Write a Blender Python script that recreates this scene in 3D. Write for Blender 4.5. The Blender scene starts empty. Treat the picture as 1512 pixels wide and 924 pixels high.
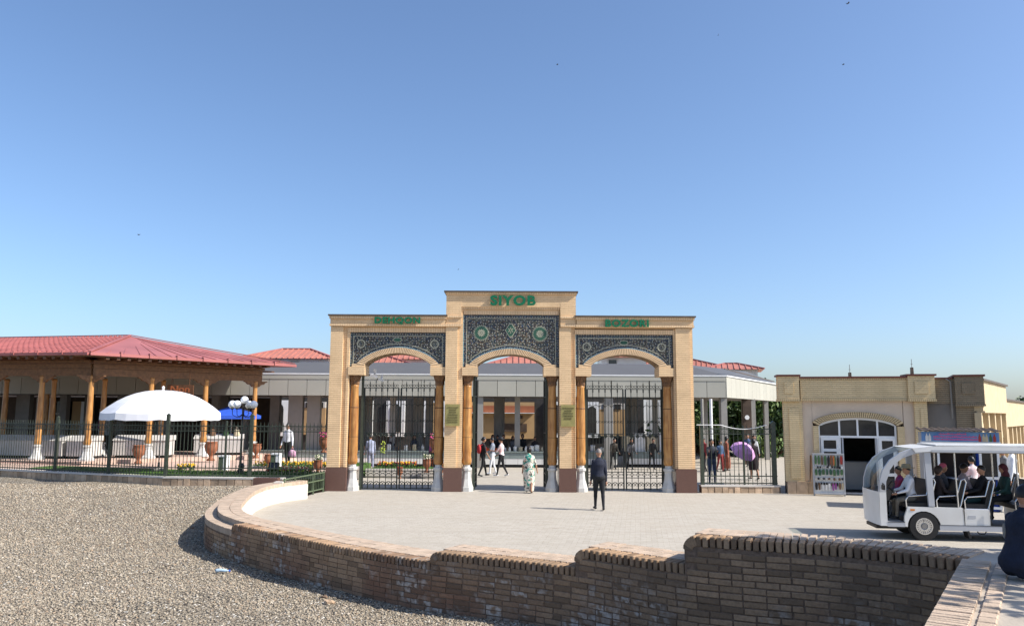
import bpy, bmesh, math, random
import numpy as np
from mathutils import Vector, Matrix
R = math.radians
random.seed(7)
rng = np.random.default_rng(11)
scene = bpy.context.scene
C = scene.collection

# ---------------------------------------------------------------- camera
CAM = Vector((0.0, 0.0, 2.7))
PITCH, ROLL, F, CX, CY = R(7.17), R(0.30), 1176.0, 756.0, 462.0
CAMROT = Matrix.Rotation(R(90) + PITCH, 3, 'X') @ Matrix.Rotation(ROLL, 3, 'Z')
cd = bpy.data.cameras.new('camera'); cam = bpy.data.objects.new('camera', cd); C.objects.link(cam)
cam.matrix_world = Matrix.Translation(CAM) @ CAMROT.to_4x4()
cd.sensor_width = 36.0; cd.lens = F / 1512.0 * 36.0
cd.clip_start = 0.1; cd.clip_end = 3000.0
scene.camera = cam
# ---------------------------------------------------------------- light
SUN_EL, SUN_AZ = R(41), R(105)      # azimuth clockwise from +Y; the sun stands to the right, slightly behind the camera
sv = Vector((math.sin(SUN_AZ) * math.cos(SUN_EL), math.cos(SUN_AZ) * math.cos(SUN_EL), math.sin(SUN_EL)))
sd = bpy.data.lights.new('sun', 'SUN'); sd.energy = 5.0; sd.angle = R(0.5); sd.color = (1.0, 0.95, 0.87)
sun = bpy.data.objects.new('sun', sd); C.objects.link(sun)
sun.rotation_euler = sv.to_track_quat('Z', 'Y').to_euler(); sun.location = (40, -10, 40)
world = bpy.data.worlds.new('World'); scene.world = world; world.use_nodes = True
wn = world.node_tree; bg = wn.nodes['Background']
sky = wn.nodes.new('ShaderNodeTexSky'); sky.sky_type = 'NISHITA'; sky.sun_disc = False
sky.sun_elevation = SUN_EL; sky.sun_rotation = SUN_AZ
sky.air_density = 0.9; sky.dust_density = 1.6; sky.ozone_density = 5.0; sky.altitude = 0
wn.links.new(sky.outputs[0], bg.inputs[0]); bg.inputs[1].default_value = 0.142
scene.view_settings.view_transform = 'Standard'; scene.view_settings.look = 'None'
scene.view_settings.exposure = 0.55; scene.view_settings.gamma = 1.0
scene.render.resolution_x = 1024; scene.render.resolution_y = 625
scene.render.engine = 'CYCLES'

# ---------------------------------------------------------------- helpers
def U(px, py, z=None, Y=None):
    """where a sight line of the survey photograph meets a level z or a depth Y"""
    d = CAMROT @ Vector((px - CX, -(py - CY), -F))
    t = (z - CAM.z) / d.z if z is not None else (Y - CAM.y) / d.y
    return CAM + d * t

def mat(name, col, rough=0.7, var=0.12, scale=6.0, bump=0.0, bscale=40.0, metal=0.0, col2=None, spec=0.4, emit=None, alpha=None, trans=0.0, objrand=0.0, detail=5.0):
    m = bpy.data.materials.new(name); m.use_nodes = True
    nt = m.node_tree; b = nt.nodes['Principled BSDF']; L = nt.links
    b.inputs['Roughness'].default_value = rough; b.inputs['Metallic'].default_value = metal
    b.inputs['Specular IOR Level'].default_value = spec
    if trans: b.inputs['Transmission Weight'].default_value = trans
    tc = nt.nodes.new('ShaderNodeTexCoord'); geo = nt.nodes.new('ShaderNodeNewGeometry')
    n = nt.nodes.new('ShaderNodeTexNoise'); n.inputs['Scale'].default_value = scale; n.inputs['Detail'].default_value = detail
    L.new(geo.outputs['Position'], n.inputs['Vector'])
    mx = nt.nodes.new('ShaderNodeMix'); mx.data_type = 'RGBA'
    rp = nt.nodes.new('ShaderNodeMapRange'); rp.inputs[1].default_value = 0.3; rp.inputs[2].default_value = 0.7
    L.new(n.outputs['Fac'], rp.inputs[0]); L.new(rp.outputs[0], mx.inputs['Factor'])
    c = Vector(col[:3]); c2 = Vector(col2[:3]) if col2 else None
    a_ = c * (1 - var) if not c2 else c; b_ = c * (1 + var) if not c2 else c2
    mx.inputs['A'].default_value = (*a_, 1); mx.inputs['B'].default_value = (*[min(1, v) for v in b_], 1)
    out = mx.outputs['Result']
    if objrand:
        oi = nt.nodes.new('ShaderNodeObjectInfo'); at = nt.nodes.new('ShaderNodeAttribute'); at.attribute_name = 'tone'
        ad = nt.nodes.new('ShaderNodeMath'); ad.operation = 'ADD'; fr = nt.nodes.new('ShaderNodeMath'); fr.operation = 'FRACT'
        L.new(oi.outputs['Random'], ad.inputs[0]); L.new(at.outputs['Fac'], ad.inputs[1]); L.new(ad.outputs[0], fr.inputs[0])
        mr = nt.nodes.new('ShaderNodeMapRange'); mr.inputs[3].default_value = 1 - objrand; mr.inputs[4].default_value = 1 + objrand
        L.new(fr.outputs[0], mr.inputs[0])
        vm = nt.nodes.new('ShaderNodeVectorMath'); vm.operation = 'SCALE'
        L.new(out, vm.inputs[0]); L.new(mr.outputs[0], vm.inputs['Scale']); out = vm.outputs[0]
    L.new(out, b.inputs['Base Color'])
    if bump:
        n2 = nt.nodes.new('ShaderNodeTexNoise'); n2.inputs['Scale'].default_value = bscale; n2.inputs['Detail'].default_value = 4
        L.new(geo.outputs['Position'], n2.inputs['Vector'])
        bm_ = nt.nodes.new('ShaderNodeBump'); bm_.inputs['Strength'].default_value = bump; bm_.inputs['Distance'].default_value = 0.02
        L.new(n2.outputs['Fac'], bm_.inputs['Height']); L.new(bm_.outputs[0], b.inputs['Normal'])
    if emit:
        b.inputs['Emission Color'].default_value = (*emit[:3], 1); b.inputs['Emission Strength'].default_value = emit[3]
    return m

class N:
    """tiny node builder"""
    def __init__(s, m): s.nt = m.node_tree; s.L = s.nt.links; s.b = s.nt.nodes['Principled BSDF']
    def n(s, t, **k):
        o = s.nt.nodes.new(t)
        for a, v in k.items(): setattr(o, a, v)
        return o
    def link(s, a, b): s.L.new(a, b)
    def math(s, op, a, b=None):
        o = s.n('ShaderNodeMath', operation=op)
        for i, v in enumerate((a, b)):
            if v is None: continue
            if isinstance(v, (int, float)): o.inputs[i].default_value = v
            else: s.L.new(v, o.inputs[i])
        return o.outputs[0]
    def mix(s, f, a, b):
        o = s.n('ShaderNodeMix', data_type='RGBA')
        for k, v in (('Factor', f), ('A', a), ('B', b)):
            if isinstance(v, (int, float)): o.inputs[k].default_value = v
            elif isinstance(v, tuple): o.inputs[k].default_value = (*v[:3], 1)
            else: s.L.new(v, o.inputs[k])
        return o.outputs['Result']
    def noise(s, vec, scale, detail=4):
        o = s.n('ShaderNodeTexNoise'); o.inputs['Scale'].default_value = scale; o.inputs['Detail'].default_value = detail
        s.L.new(vec, o.inputs['Vector']); return o.outputs['Fac']
    def rng(s, v, a, b, c=0.0, d=1.0):
        o = s.n('ShaderNodeMapRange'); s.L.new(v, o.inputs[0])
        for i, x in enumerate((a, b, c, d)): o.inputs[i + 1].default_value = x
        return o.outputs[0]
    def bump(s, h, st=0.5, dist=0.02):
        o = s.n('ShaderNodeBump'); o.inputs['Strength'].default_value = st; o.inputs['Distance'].default_value = dist
        s.L.new(h, o.inputs['Height']); s.L.new(o.outputs[0], s.b.inputs['Normal'])

def brickmat(name, col, joint, pitch=0.067, axis='Z', jw=0.26, rough=0.85, stain=0.25, length=0.25):
    m = bpy.data.materials.new(name); m.use_nodes = True; g = N(m)
    tc = g.n('ShaderNodeTexCoord'); sp = g.n('ShaderNodeSeparateXYZ'); g.link(tc.outputs['Object'], sp.inputs[0])
    ax = {'X': 0, 'Y': 1, 'Z': 2}[axis]
    q = g.math('DIVIDE', sp.outputs[ax], pitch); fr = g.math('FRACT', q); fl = g.math('FLOOR', q)
    oth = g.math('ADD', sp.outputs[0], sp.outputs[1]) if axis == 'Z' else sp.outputs[2]
    q2 = g.math('ADD', g.math('DIVIDE', oth, length), g.math('MULTIPLY', g.math('FLOORED_MODULO', fl, 2.0), 0.5))
    fr2 = g.math('FRACT', q2); fl2 = g.math('FLOOR', q2)
    wn_ = g.n('ShaderNodeTexWhiteNoise', noise_dimensions='2D'); cx = g.n('ShaderNodeCombineXYZ')
    g.link(fl, cx.inputs[0]); g.link(fl2, cx.inputs[1]); g.link(cx.outputs[0], wn_.inputs['Vector'])
    j1 = g.math('LESS_THAN', fr, jw); j2 = g.math('MULTIPLY', g.math('LESS_THAN', fr2, 0.04), 0.5) if axis == 'Z' else g.math('MULTIPLY', j1, 0.0)
    j = g.math('MAXIMUM', j1, j2)
    c = Vector(col)
    base = g.mix(wn_.outputs['Value'], tuple(c * 0.95), tuple(c * 1.05))
    st = g.rng(g.noise(tc.outputs['Object'], 1.6, 8), 0.46, 0.72, 0, stain + .12)
    base = g.mix(st, base, tuple(c * 0.55))
    fin = g.mix(g.math('MULTIPLY', j, 0.85), base, joint)
    g.link(fin, g.b.inputs['Base Color']); g.b.inputs['Roughness'].default_value = rough; g.b.inputs['Specular IOR Level'].default_value = 0.2
    g.bump(g.math('SUBTRACT', 1.0, j), 0.6, 0.01)
    return m

class MB:
    def __init__(s): s.v = []; s.f = []; s.mi = []; s.cur = 0
    def add(s, vs, fs):
        o = len(s.v); s.v += [tuple(v) for v in vs]
        for f in fs: s.f.append([i + o for i in f]); s.mi.append(s.cur)
        return s
    def box(s, x0, x1, y0, y1, z0, z1):
        return s.add([(x0,y0,z0),(x1,y0,z0),(x1,y1,z0),(x0,y1,z0),(x0,y0,z1),(x1,y0,z1),(x1,y1,z1),(x0,y1,z1)],
                     [(0,3,2,1),(4,5,6,7),(0,1,5,4),(1,2,6,5),(2,3,7,6),(3,0,4,7)])
    def obox(s, c, size, rz=0.0, M=None):
        hx, hy, hz = [q / 2 for q in size]; vs = []
        Mx = M if M is not None else Matrix.Rotation(rz, 3, 'Z')
        for z in (-hz, hz):
            for x, y in ((-hx,-hy),(hx,-hy),(hx,hy),(-hx,hy)): vs.append(Vector(c) + Mx @ Vector((x,y,z)))
        return s.add(vs, [(0,3,2,1),(4,5,6,7),(0,1,5,4),(1,2,6,5),(2,3,7,6),(3,0,4,7)])
    def bar(s, p, q, w, h=None):
        """square bar between two points"""
        p, q = Vector(p), Vector(q); h = h or w; d = (q - p); 
        if d.length < 1e-6: return s
        t = d.normalized(); a = t.cross(Vector((0,0,1)))
        if a.length < 1e-3: a = Vector((1,0,0))
        a.normalize(); b = a.cross(t)
        vs = [e + a * i * w / 2 + b * k * h / 2 for e in (p, q) for i, k in ((-1,-1),(1,-1),(1,1),(-1,1))]
        return s.add(vs, [(0,1,2,3),(7,6,5,4),(0,4,5,1),(1,5,6,2),(2,6,7,3),(3,7,4,0)])
    def tube(s, pts, r, n=6, closed=False):
        pts = [Vector(p) for p in pts]; k = len(pts); rr = r if isinstance(r, (list, tuple)) else [r] * k; vs = []; prev = None
        for i, p in enumerate(pts):
            a = pts[(i - 1) % k] if (closed or i > 0) else p; b = pts[(i + 1) % k] if (closed or i < k - 1) else p
            t = (b - a); t = t.normalized() if t.length > 1e-9 else Vector((0,0,1))
            if prev is None: x = t.cross(Vector((0,0,1)) if abs(t.z) < .9 else Vector((1,0,0))).normalized()
            else:
                x = prev - t * prev.dot(t); x = x.normalized() if x.length > 1e-6 else t.orthogonal().normalized()
            prev = x; y = t.cross(x)
            vs += [p + (x * math.cos(2*math.pi*j/n) + y * math.sin(2*math.pi*j/n)) * rr[i] for j in range(n)]
        fs = []
        for i in range(k if closed else k - 1):
            a, b = i * n, ((i + 1) % k) * n
            for j in range(n): fs.append((a + j, a + (j+1) % n, b + (j+1) % n, b + j))
        if not closed: fs.append(tuple(range(n - 1, -1, -1))); fs.append(tuple(range((k-1)*n, k*n)))
        return s.add(vs, fs)
    def lathe(s, cx, cy, prof, n=16, ph=0.0, sx=1.0, sy=1.0, wob=None):
        vs = []
        for r, z in prof:
            for j in range(n):
                a = 2 * math.pi * j / n + ph; rr = r * (wob(a, z) if wob else 1)
                vs.append((cx + rr * math.cos(a) * sx, cy + rr * math.sin(a) * sy, z))
        fs = []
        for i in range(len(prof) - 1):
            for j in range(n): fs.append((i*n + j, i*n + (j+1) % n, (i+1)*n + (j+1) % n, (i+1)*n + j))
        fs.append(tuple(range(n - 1, -1, -1))); k = (len(prof) - 1) * n; fs.append(tuple(range(k, k + n)))
        return s.add(vs, fs)
    def prism(s, poly, a0, a1, plane='xy'):
        """extrude a polygon; plane xy -> along z, xz -> along y"""
        n = len(poly)
        P_ = (lambda p, a: (p[0], p[1], a)) if plane == 'xy' else ((lambda p, a: (p[0], a, p[1])) if plane == 'xz' else (lambda p, a: (a, p[0], p[1])))
        vs = [P_(p, a0) for p in poly] + [P_(p, a1) for p in poly]
        fs = [tuple(range(n - 1, -1, -1)), tuple(range(n, 2 * n))] + [(i, (i+1) % n, n + (i+1) % n, n + i) for i in range(n)]
        return s.add(vs, fs)
    def ball(s, c, r, n=10, m=7, sc=(1,1,1)):
        vs = []; c = Vector(c)
        for i in range(m + 1):
            t = math.pi * i / m
            for j in range(n):
                a = 2 * math.pi * j / n
                vs.append(c + Vector((math.sin(t)*math.cos(a)*r*sc[0], math.sin(t)*math.sin(a)*r*sc[1], math.cos(t)*r*sc[2])))
        fs = [(i*n + j, (i+1)*n + j, (i+1)*n + (j+1) % n, i*n + (j+1) % n) for i in range(m) for j in range(n)]
        return s.add(vs, fs)
    def build(s, name, m, parent=None, w=False, smooth=False, label=None, kind=None, cat=None, group=None, tone=None):
        vs = [Vector(v) for v in s.v]; loc = Vector((0,0,0))
        if parent is not None and w:
            r = parent; M = Matrix.Identity(4)
            while r is not None: M = r.matrix_basis @ M; r = r.parent
            Mi = M.inverted(); vs = [Mi @ v for v in vs]
        elif parent is None and vs:
            xs = [v.x for v in vs]; ys = [v.y for v in vs]
            loc = Vector(((min(xs)+max(xs))/2, (min(ys)+max(ys))/2, min(v.z for v in vs))); vs = [v - loc for v in vs]
        me = bpy.data.meshes.new(name); me.from_pydata(vs, [], s.f); me.update()
        bm_ = bmesh.new(); bm_.from_mesh(me); bmesh.ops.remove_doubles(bm_, verts=bm_.verts, dist=1e-5) if len(s.f) < 3000 and tone is None else None
        bmesh.ops.recalc_face_normals(bm_, faces=bm_.faces); bm_.to_mesh(me); bm_.free()
        for q in (m if isinstance(m, (list, tuple)) else [m]): me.materials.append(q)
        if any(s.mi) and len(me.polygons) == len(s.mi): me.polygons.foreach_set('material_index', s.mi)
        if smooth: me.polygons.foreach_set('use_smooth', [True] * len(me.polygons))
        if tone is not None:
            at = me.attributes.new('tone', 'FLOAT', 'POINT'); at.data.foreach_set('value', np.asarray(tone, dtype=np.float32))
        o = bpy.data.objects.new(name, me); C.objects.link(o); o.location = loc
        if parent is not None: o.parent = parent
        tag(o, label, cat, group, kind)
        return o
def tag(o, label=None, cat=None, group=None, kind=None):
    if label: o['label'] = label
    if cat: o['category'] = cat
    if group: o['group'] = group
    if kind: o['kind'] = kind
    return o
def thing(name, label, cat, loc=(0,0,0), rz=0.0, group=None):
    o = bpy.data.objects.new(name, None); C.objects.link(o); o.location = loc
    o.rotation_euler = (0, 0, rz); o.matrix_basis = Matrix.Translation(Vector(loc)) @ Matrix.Rotation(rz, 4, 'Z'); o.empty_display_size = 0.2
    return tag(o, label, cat, group)
def inst(src, parent, loc, rz=0.0, name=None, M=None):
    o = src.copy(); C.objects.link(o); o.parent = parent
    if M is not None: o.matrix_basis = M
    else: o.location = loc; o.rotation_euler = (0, 0, rz)
    return o
def copy_tree(o, parent=None, skip=None):
    c = o.copy(); C.objects.link(c); c.parent = parent
    for ch in list(o.children): copy_tree(ch, c)
    return c
def text_mesh(txt, width, height, depth, bold=0.0, space=1.0):
    cu = bpy.data.curves.new('t', 'FONT'); cu.body = txt; cu.size = 1.0; cu.extrude = 0.5; cu.offset = bold
    cu.align_x = 'CENTER'; cu.space_character = space; cu.resolution_u = 3
    o = bpy.data.objects.new('t', cu); C.objects.link(o)
    dg = bpy.context.evaluated_depsgraph_get(); me = bpy.data.meshes.new_from_object(o.evaluated_get(dg))
    C.objects.unlink(o); bpy.data.objects.remove(o)
    co = np.empty(len(me.vertices) * 3, dtype=np.float32); me.vertices.foreach_get('co', co); co = co.reshape(-1, 3)
    mn, mx_ = co.min(0), co.max(0)
    x = (co[:,0] - (mn[0]+mx_[0])/2) / (mx_[0]-mn[0]) * width; z = (co[:,1] - mn[1]) / (mx_[1]-mn[1]) * height
    y = -(co[:,2] - mn[2]) / max(1e-6, mx_[2]-mn[2]) * depth
    me.vertices.foreach_set('co', np.stack([x, y, z], 1).ravel()); me.update()
    return me
def arc(cx, cz, r, a0, a1, n, y=0.0):
    return [(cx + r*math.cos(R(a0 + (a1-a0)*i/n)), y, cz + r*math.sin(R(a0 + (a1-a0)*i/n))) for i in range(n + 1)]

# ---------------------------------------------------------------- materials
M = {}
M['brick'] = brickmat('tan_brick', (0.76, 0.54, 0.32), (0.44, 0.29, 0.16))
M['soldier'] = brickmat('tan_upright_brick', (0.77, 0.55, 0.335), (0.43, 0.29, 0.16), axis='X', pitch=0.062, length=0.25)
M['brickp'] = mat('tan_brick_plain', (0.75, 0.53, 0.32), 0.85, 0.15, 3, 0.2)
M['arcade'] = mat('cream_arcade_brick', (0.50, 0.395, 0.25), 0.85, 0.1, 3, 0.2)
M['brick2'] = brickmat('olive_tan_brick', (0.68, 0.53, 0.31), (0.40, 0.30, 0.17)); M['soldier2'] = brickmat('olive_upright_brick', (0.54, 0.42, 0.245), (0.30, 0.22, 0.12), axis='X', pitch=0.062, length=0.25)
M['brick3'] = brickmat('shade_darkened_brick', (0.25, 0.20, 0.135), (0.13, 0.10, 0.07)); M['soldier3'] = brickmat('shade_darkened_upright_brick', (0.25, 0.20, 0.135), (0.12, 0.095, 0.065), axis='X', pitch=0.062, length=0.25)  # darker copies of the brick: the annex's shade is put into the colour
M['plaster3'] = mat('shade_darkened_grey_plaster', (0.17, 0.155, 0.14), 0.9, 0.1, 2)  # grey plaster of the annex, its colour darkened to carry the shade
M['stalltile'] = mat('off_white_stall_tile', (0.50, 0.48, 0.45), 0.5, 0.12, 2); M['terrace'] = mat('dusty_concrete', (0.40, 0.345, 0.28), 0.9, 0.16, 3, 0.3)
M['cartwhite'] = mat('cart_white_paint', (0.72, 0.72, 0.71), 0.28, 0.06, 1.5, col2=(0.60, 0.59, 0.56)); M['seam'] = mat('grey_seam', (0.40, 0.40, 0.41), 0.7, 0.1, 5)
M['mortar'] = mat('grey_mortar', (0.22, 0.155, 0.095), 0.95, 0.2, 8)
M['granite'] = mat('polished_brown_granite', (0.16, 0.085, 0.065), 0.25, 0.35, 60, col2=(0.10, 0.055, 0.045))
M['stone'] = mat('white_marble', (0.52, 0.51, 0.48), 0.5, 0.1, 5, 0.1)
M['cap'] = mat('dark_sheet_metal', (0.09, 0.065, 0.05), 0.5, 0.2, 4)
M['iron'] = mat('dark_green_iron', (0.045, 0.055, 0.038), 0.45, 0.25, 12)
M['ironb'] = mat('black_green_iron', (0.018, 0.022, 0.017), 0.45, 0.2, 12)
M['railgreen'] = mat('sage_green_paint', (0.10, 0.13, 0.075), 0.5, 0.2, 10)
M['letter'] = mat('green_letter_paint', (0.0, 0.13, 0.055), 0.4, 0.08, 10)
M['plaque'] = mat('olive_brass_plaque', (0.34, 0.29, 0.11), 0.35, 0.12, 6, metal=0.3)
M['plaqtext'] = mat('dark_engraving', (0.07, 0.06, 0.02), 0.6, 0.1, 6)
M['plaster'] = mat('beige_plaster', (0.60, 0.485, 0.37), 0.9, 0.08, 2, 0.1)
M['whitepl'] = mat('white_plaster', (0.58, 0.54, 0.485), 0.9, 0.08, 3, 0.1)
M['white'] = mat('white_paint', (0.78, 0.78, 0.77), 0.4, 0.04, 3)
M['whitetile'] = mat('white_tile', (0.66, 0.65, 0.62), 0.35, 0.06, 2)
M['panel'] = mat('cream_cladding_panel', (0.40, 0.385, 0.325), 0.5, 0.04, 1.0, objrand=0.04)
M['greyroof'] = mat('grey_roof_sheet', (0.105, 0.10, 0.095), 0.5, 0.05, 1)
M['redroof'] = mat('red_metal_roof_paint', (0.34, 0.115, 0.105), 0.45, 0.16, 0.7)
M['redtile'] = mat('faded_red_roof_tile', (0.40, 0.155, 0.115), 0.6, 0.12, 2)
M['wooddark'] = mat('varnished_brown_timber', (0.11, 0.048, 0.02), 0.5, 0.3, 5, 0.2, 30)
M['carve'] = mat('carved_brown_timber', (0.17, 0.085, 0.036), 0.6, 0.3, 9, 0.6, 26)
M['conc'] = mat('grey_concrete', (0.22, 0.205, 0.185), 0.85, 0.1, 3)
M['pillar'] = mat('light_grey_pillar_render', (0.28, 0.265, 0.24), 0.7, 0.06, 3)
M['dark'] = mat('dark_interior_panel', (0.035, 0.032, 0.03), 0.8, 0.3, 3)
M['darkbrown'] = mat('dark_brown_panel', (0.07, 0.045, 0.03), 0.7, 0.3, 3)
M['tan'] = mat('ochre_shop_wall', (0.42, 0.27, 0.13), 0.8, 0.08, 1.5)
M['glass'] = mat('dark_window_glass', (0.035, 0.032, 0.03), 0.12, 0.3, 2, spec=0.6)
M['grass'] = mat('lawn_grass', (0.07, 0.14, 0.025), 0.95, 0.35, 30, 0.5, 60)
M['pinkpave'] = mat('pink_paving', (0.50, 0.36, 0.29), 0.9, 0.12, 3, 0.2)
M['orange'] = mat('orange_board', (0.30, 0.10, 0.045), 0.6, 0.1, 3)
M['blue'] = mat('blue_canvas', (0.03, 0.10, 0.55), 0.6, 0.1, 3)
M['umb'] = mat('white_canvas', (0.82, 0.81, 0.82), 0.7, 0.03, 2)
M['black'] = mat('black_plastic', (0.012, 0.012, 0.013), 0.5, 0.2, 10)
M['chrome'] = mat('bright_steel_tube', (0.6, 0.6, 0.6), 0.25, 0.05, 5, metal=0.9)
M['terracotta'] = mat('terracotta_clay', (0.26, 0.10, 0.05), 0.8, 0.2, 10)
M['skin'] = mat('skin', (0.36, 0.19, 0.12), 0.55, 0.06, 8)
M['hair'] = mat('black_hair', (0.012, 0.009, 0.008), 0.45, 0.3, 60)
M['greyhair'] = mat('short_grey_hair', (0.22, 0.19, 0.17), 0.6, 0.3, 80)
M['redcap'] = mat('rust_cornice_sheet', (0.13, 0.035, 0.022), 0.5, 0.15, 3)
M['navy'] = mat('navy_wool', (0.014, 0.017, 0.032), 0.85, 0.25, 30, 0.2, 90)
M['silver'] = mat('silver_grey_paint', (0.42, 0.43, 0.45), 0.35, 0.04, 3)
M['globe'] = mat('opal_glass_globe', (0.85, 0.85, 0.85), 0.25, 0.02, 3)

def woodmat():
    m = bpy.data.materials.new('honey_varnished_wood'); m.use_nodes = True; g = N(m)
    tc = g.n('ShaderNodeTexCoord'); mp = g.n('ShaderNodeMapping'); mp.inputs['Scale'].default_value = (14, 14, 1.1)
    g.link(tc.outputs['Object'], mp.inputs[0])
    a = g.noise(mp.outputs[0], 1.5, 6); b = g.noise(tc.outputs['Object'], 2.3, 4)
    c = g.mix(g.rng(a, 0.3, 0.7), (0.58, 0.31, 0.10), (0.30, 0.125, 0.035)); c = g.mix(g.rng(b, 0.45, 0.75, 0, 0.6), c, (0.2, 0.06, 0.012))
    g.link(c, g.b.inputs['Base Color']); g.b.inputs['Roughness'].default_value = 0.32; g.bump(a, 0.15, 0.01)
    return m
M['wood'] = woodmat()

def mosaic(name, border=False):
    m = bpy.data.materials.new(name); m.use_nodes = True; g = N(m)
    tc = g.n('ShaderNodeTexCoord'); v = tc.outputs['Object']
    sx = g.n('ShaderNodeSeparateXYZ'); g.link(v, sx.inputs[0]); cb = g.n('ShaderNodeCombineXYZ'); g.link(sx.outputs[0], cb.inputs[0]); g.link(sx.outputs[2], cb.inputs[1]); v = cb.outputs[0]
    def vor(scale, feat='F1', rnd=0.75):
        o = g.n('ShaderNodeTexVoronoi', feature=feat); o.voronoi_dimensions = '2D'; o.inputs['Scale'].default_value = scale; o.inputs['Randomness'].default_value = rnd
        g.link(v, o.inputs['Vector']); return o
    a = vor(9.6 if not border else 11, rnd=0.62 if not border else 0.3); e = vor(3.7, 'DISTANCE_TO_EDGE', 1.0); e2 = vor(7.5, 'DISTANCE_TO_EDGE', 0.9); s = vor(19, rnd=1.0)
    nz = g.noise(v, 2.0, 3)
    base = g.mix(g.rng(nz, 0.4, 0.6), (0.020, 0.014, 0.013), (0.010, 0.014, 0.024)) if not border else g.mix(g.rng(nz, .3, .7), (0.014, 0.026, 0.05), (0.010, 0.014, 0.02))
    sc = g.n('ShaderNodeSeparateColor'); g.link(s.outputs['Color'], sc.inputs[0])
    petal = g.math('LESS_THAN', s.outputs['Distance'], 0.30)
    pc = g.mix(sc.outputs[0], (0.05, 0.16, 0.12), (0.30, 0.15, 0.05)); pc = g.mix(g.math('GREATER_THAN', sc.outputs[1], 0.72), pc, (0.06, 0.12, 0.22))
    c = g.mix(g.math('MULTIPLY', petal, 0.55), base, pc)
    c = g.mix(g.math('MULTIPLY', g.math('LESS_THAN', e2.outputs['Distance'], 0.018), 0.45), c, (0.30, 0.24, 0.15))
    if not border: c = g.mix(g.math('MULTIPLY', g.math('LESS_THAN', e.outputs['Distance'], 0.02), 0.7), c, (0.30, 0.26, 0.17))
    c = g.mix(g.math('MULTIPLY', g.math('LESS_THAN', a.outputs['Distance'], 0.175 if not border else 0.19), 0.8), c, (0.46, 0.44, 0.37))
    g.link(c, g.b.inputs['Base Color']); g.b.inputs['Roughness'].default_value = 0.3
    g.bump(g.math('LESS_THAN', a.outputs['Distance'], 0.2), 0.3, 0.004)
    return m
M['mosaic'] = mosaic('majolica_mosaic'); M['mosb'] = mosaic('majolica_border', True)
M['mosgreen'] = mat('green_majolica', (0.035, 0.095, 0.06), 0.25, 0.35, 25)
M['mosblue'] = mat('pale_blue_majolica_edge', (0.16, 0.30, 0.36), 0.25, 0.3, 12)
M['moscream'] = mat('cream_majolica', (0.37, 0.36, 0.27), 0.3, 0.15, 20)

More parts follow.
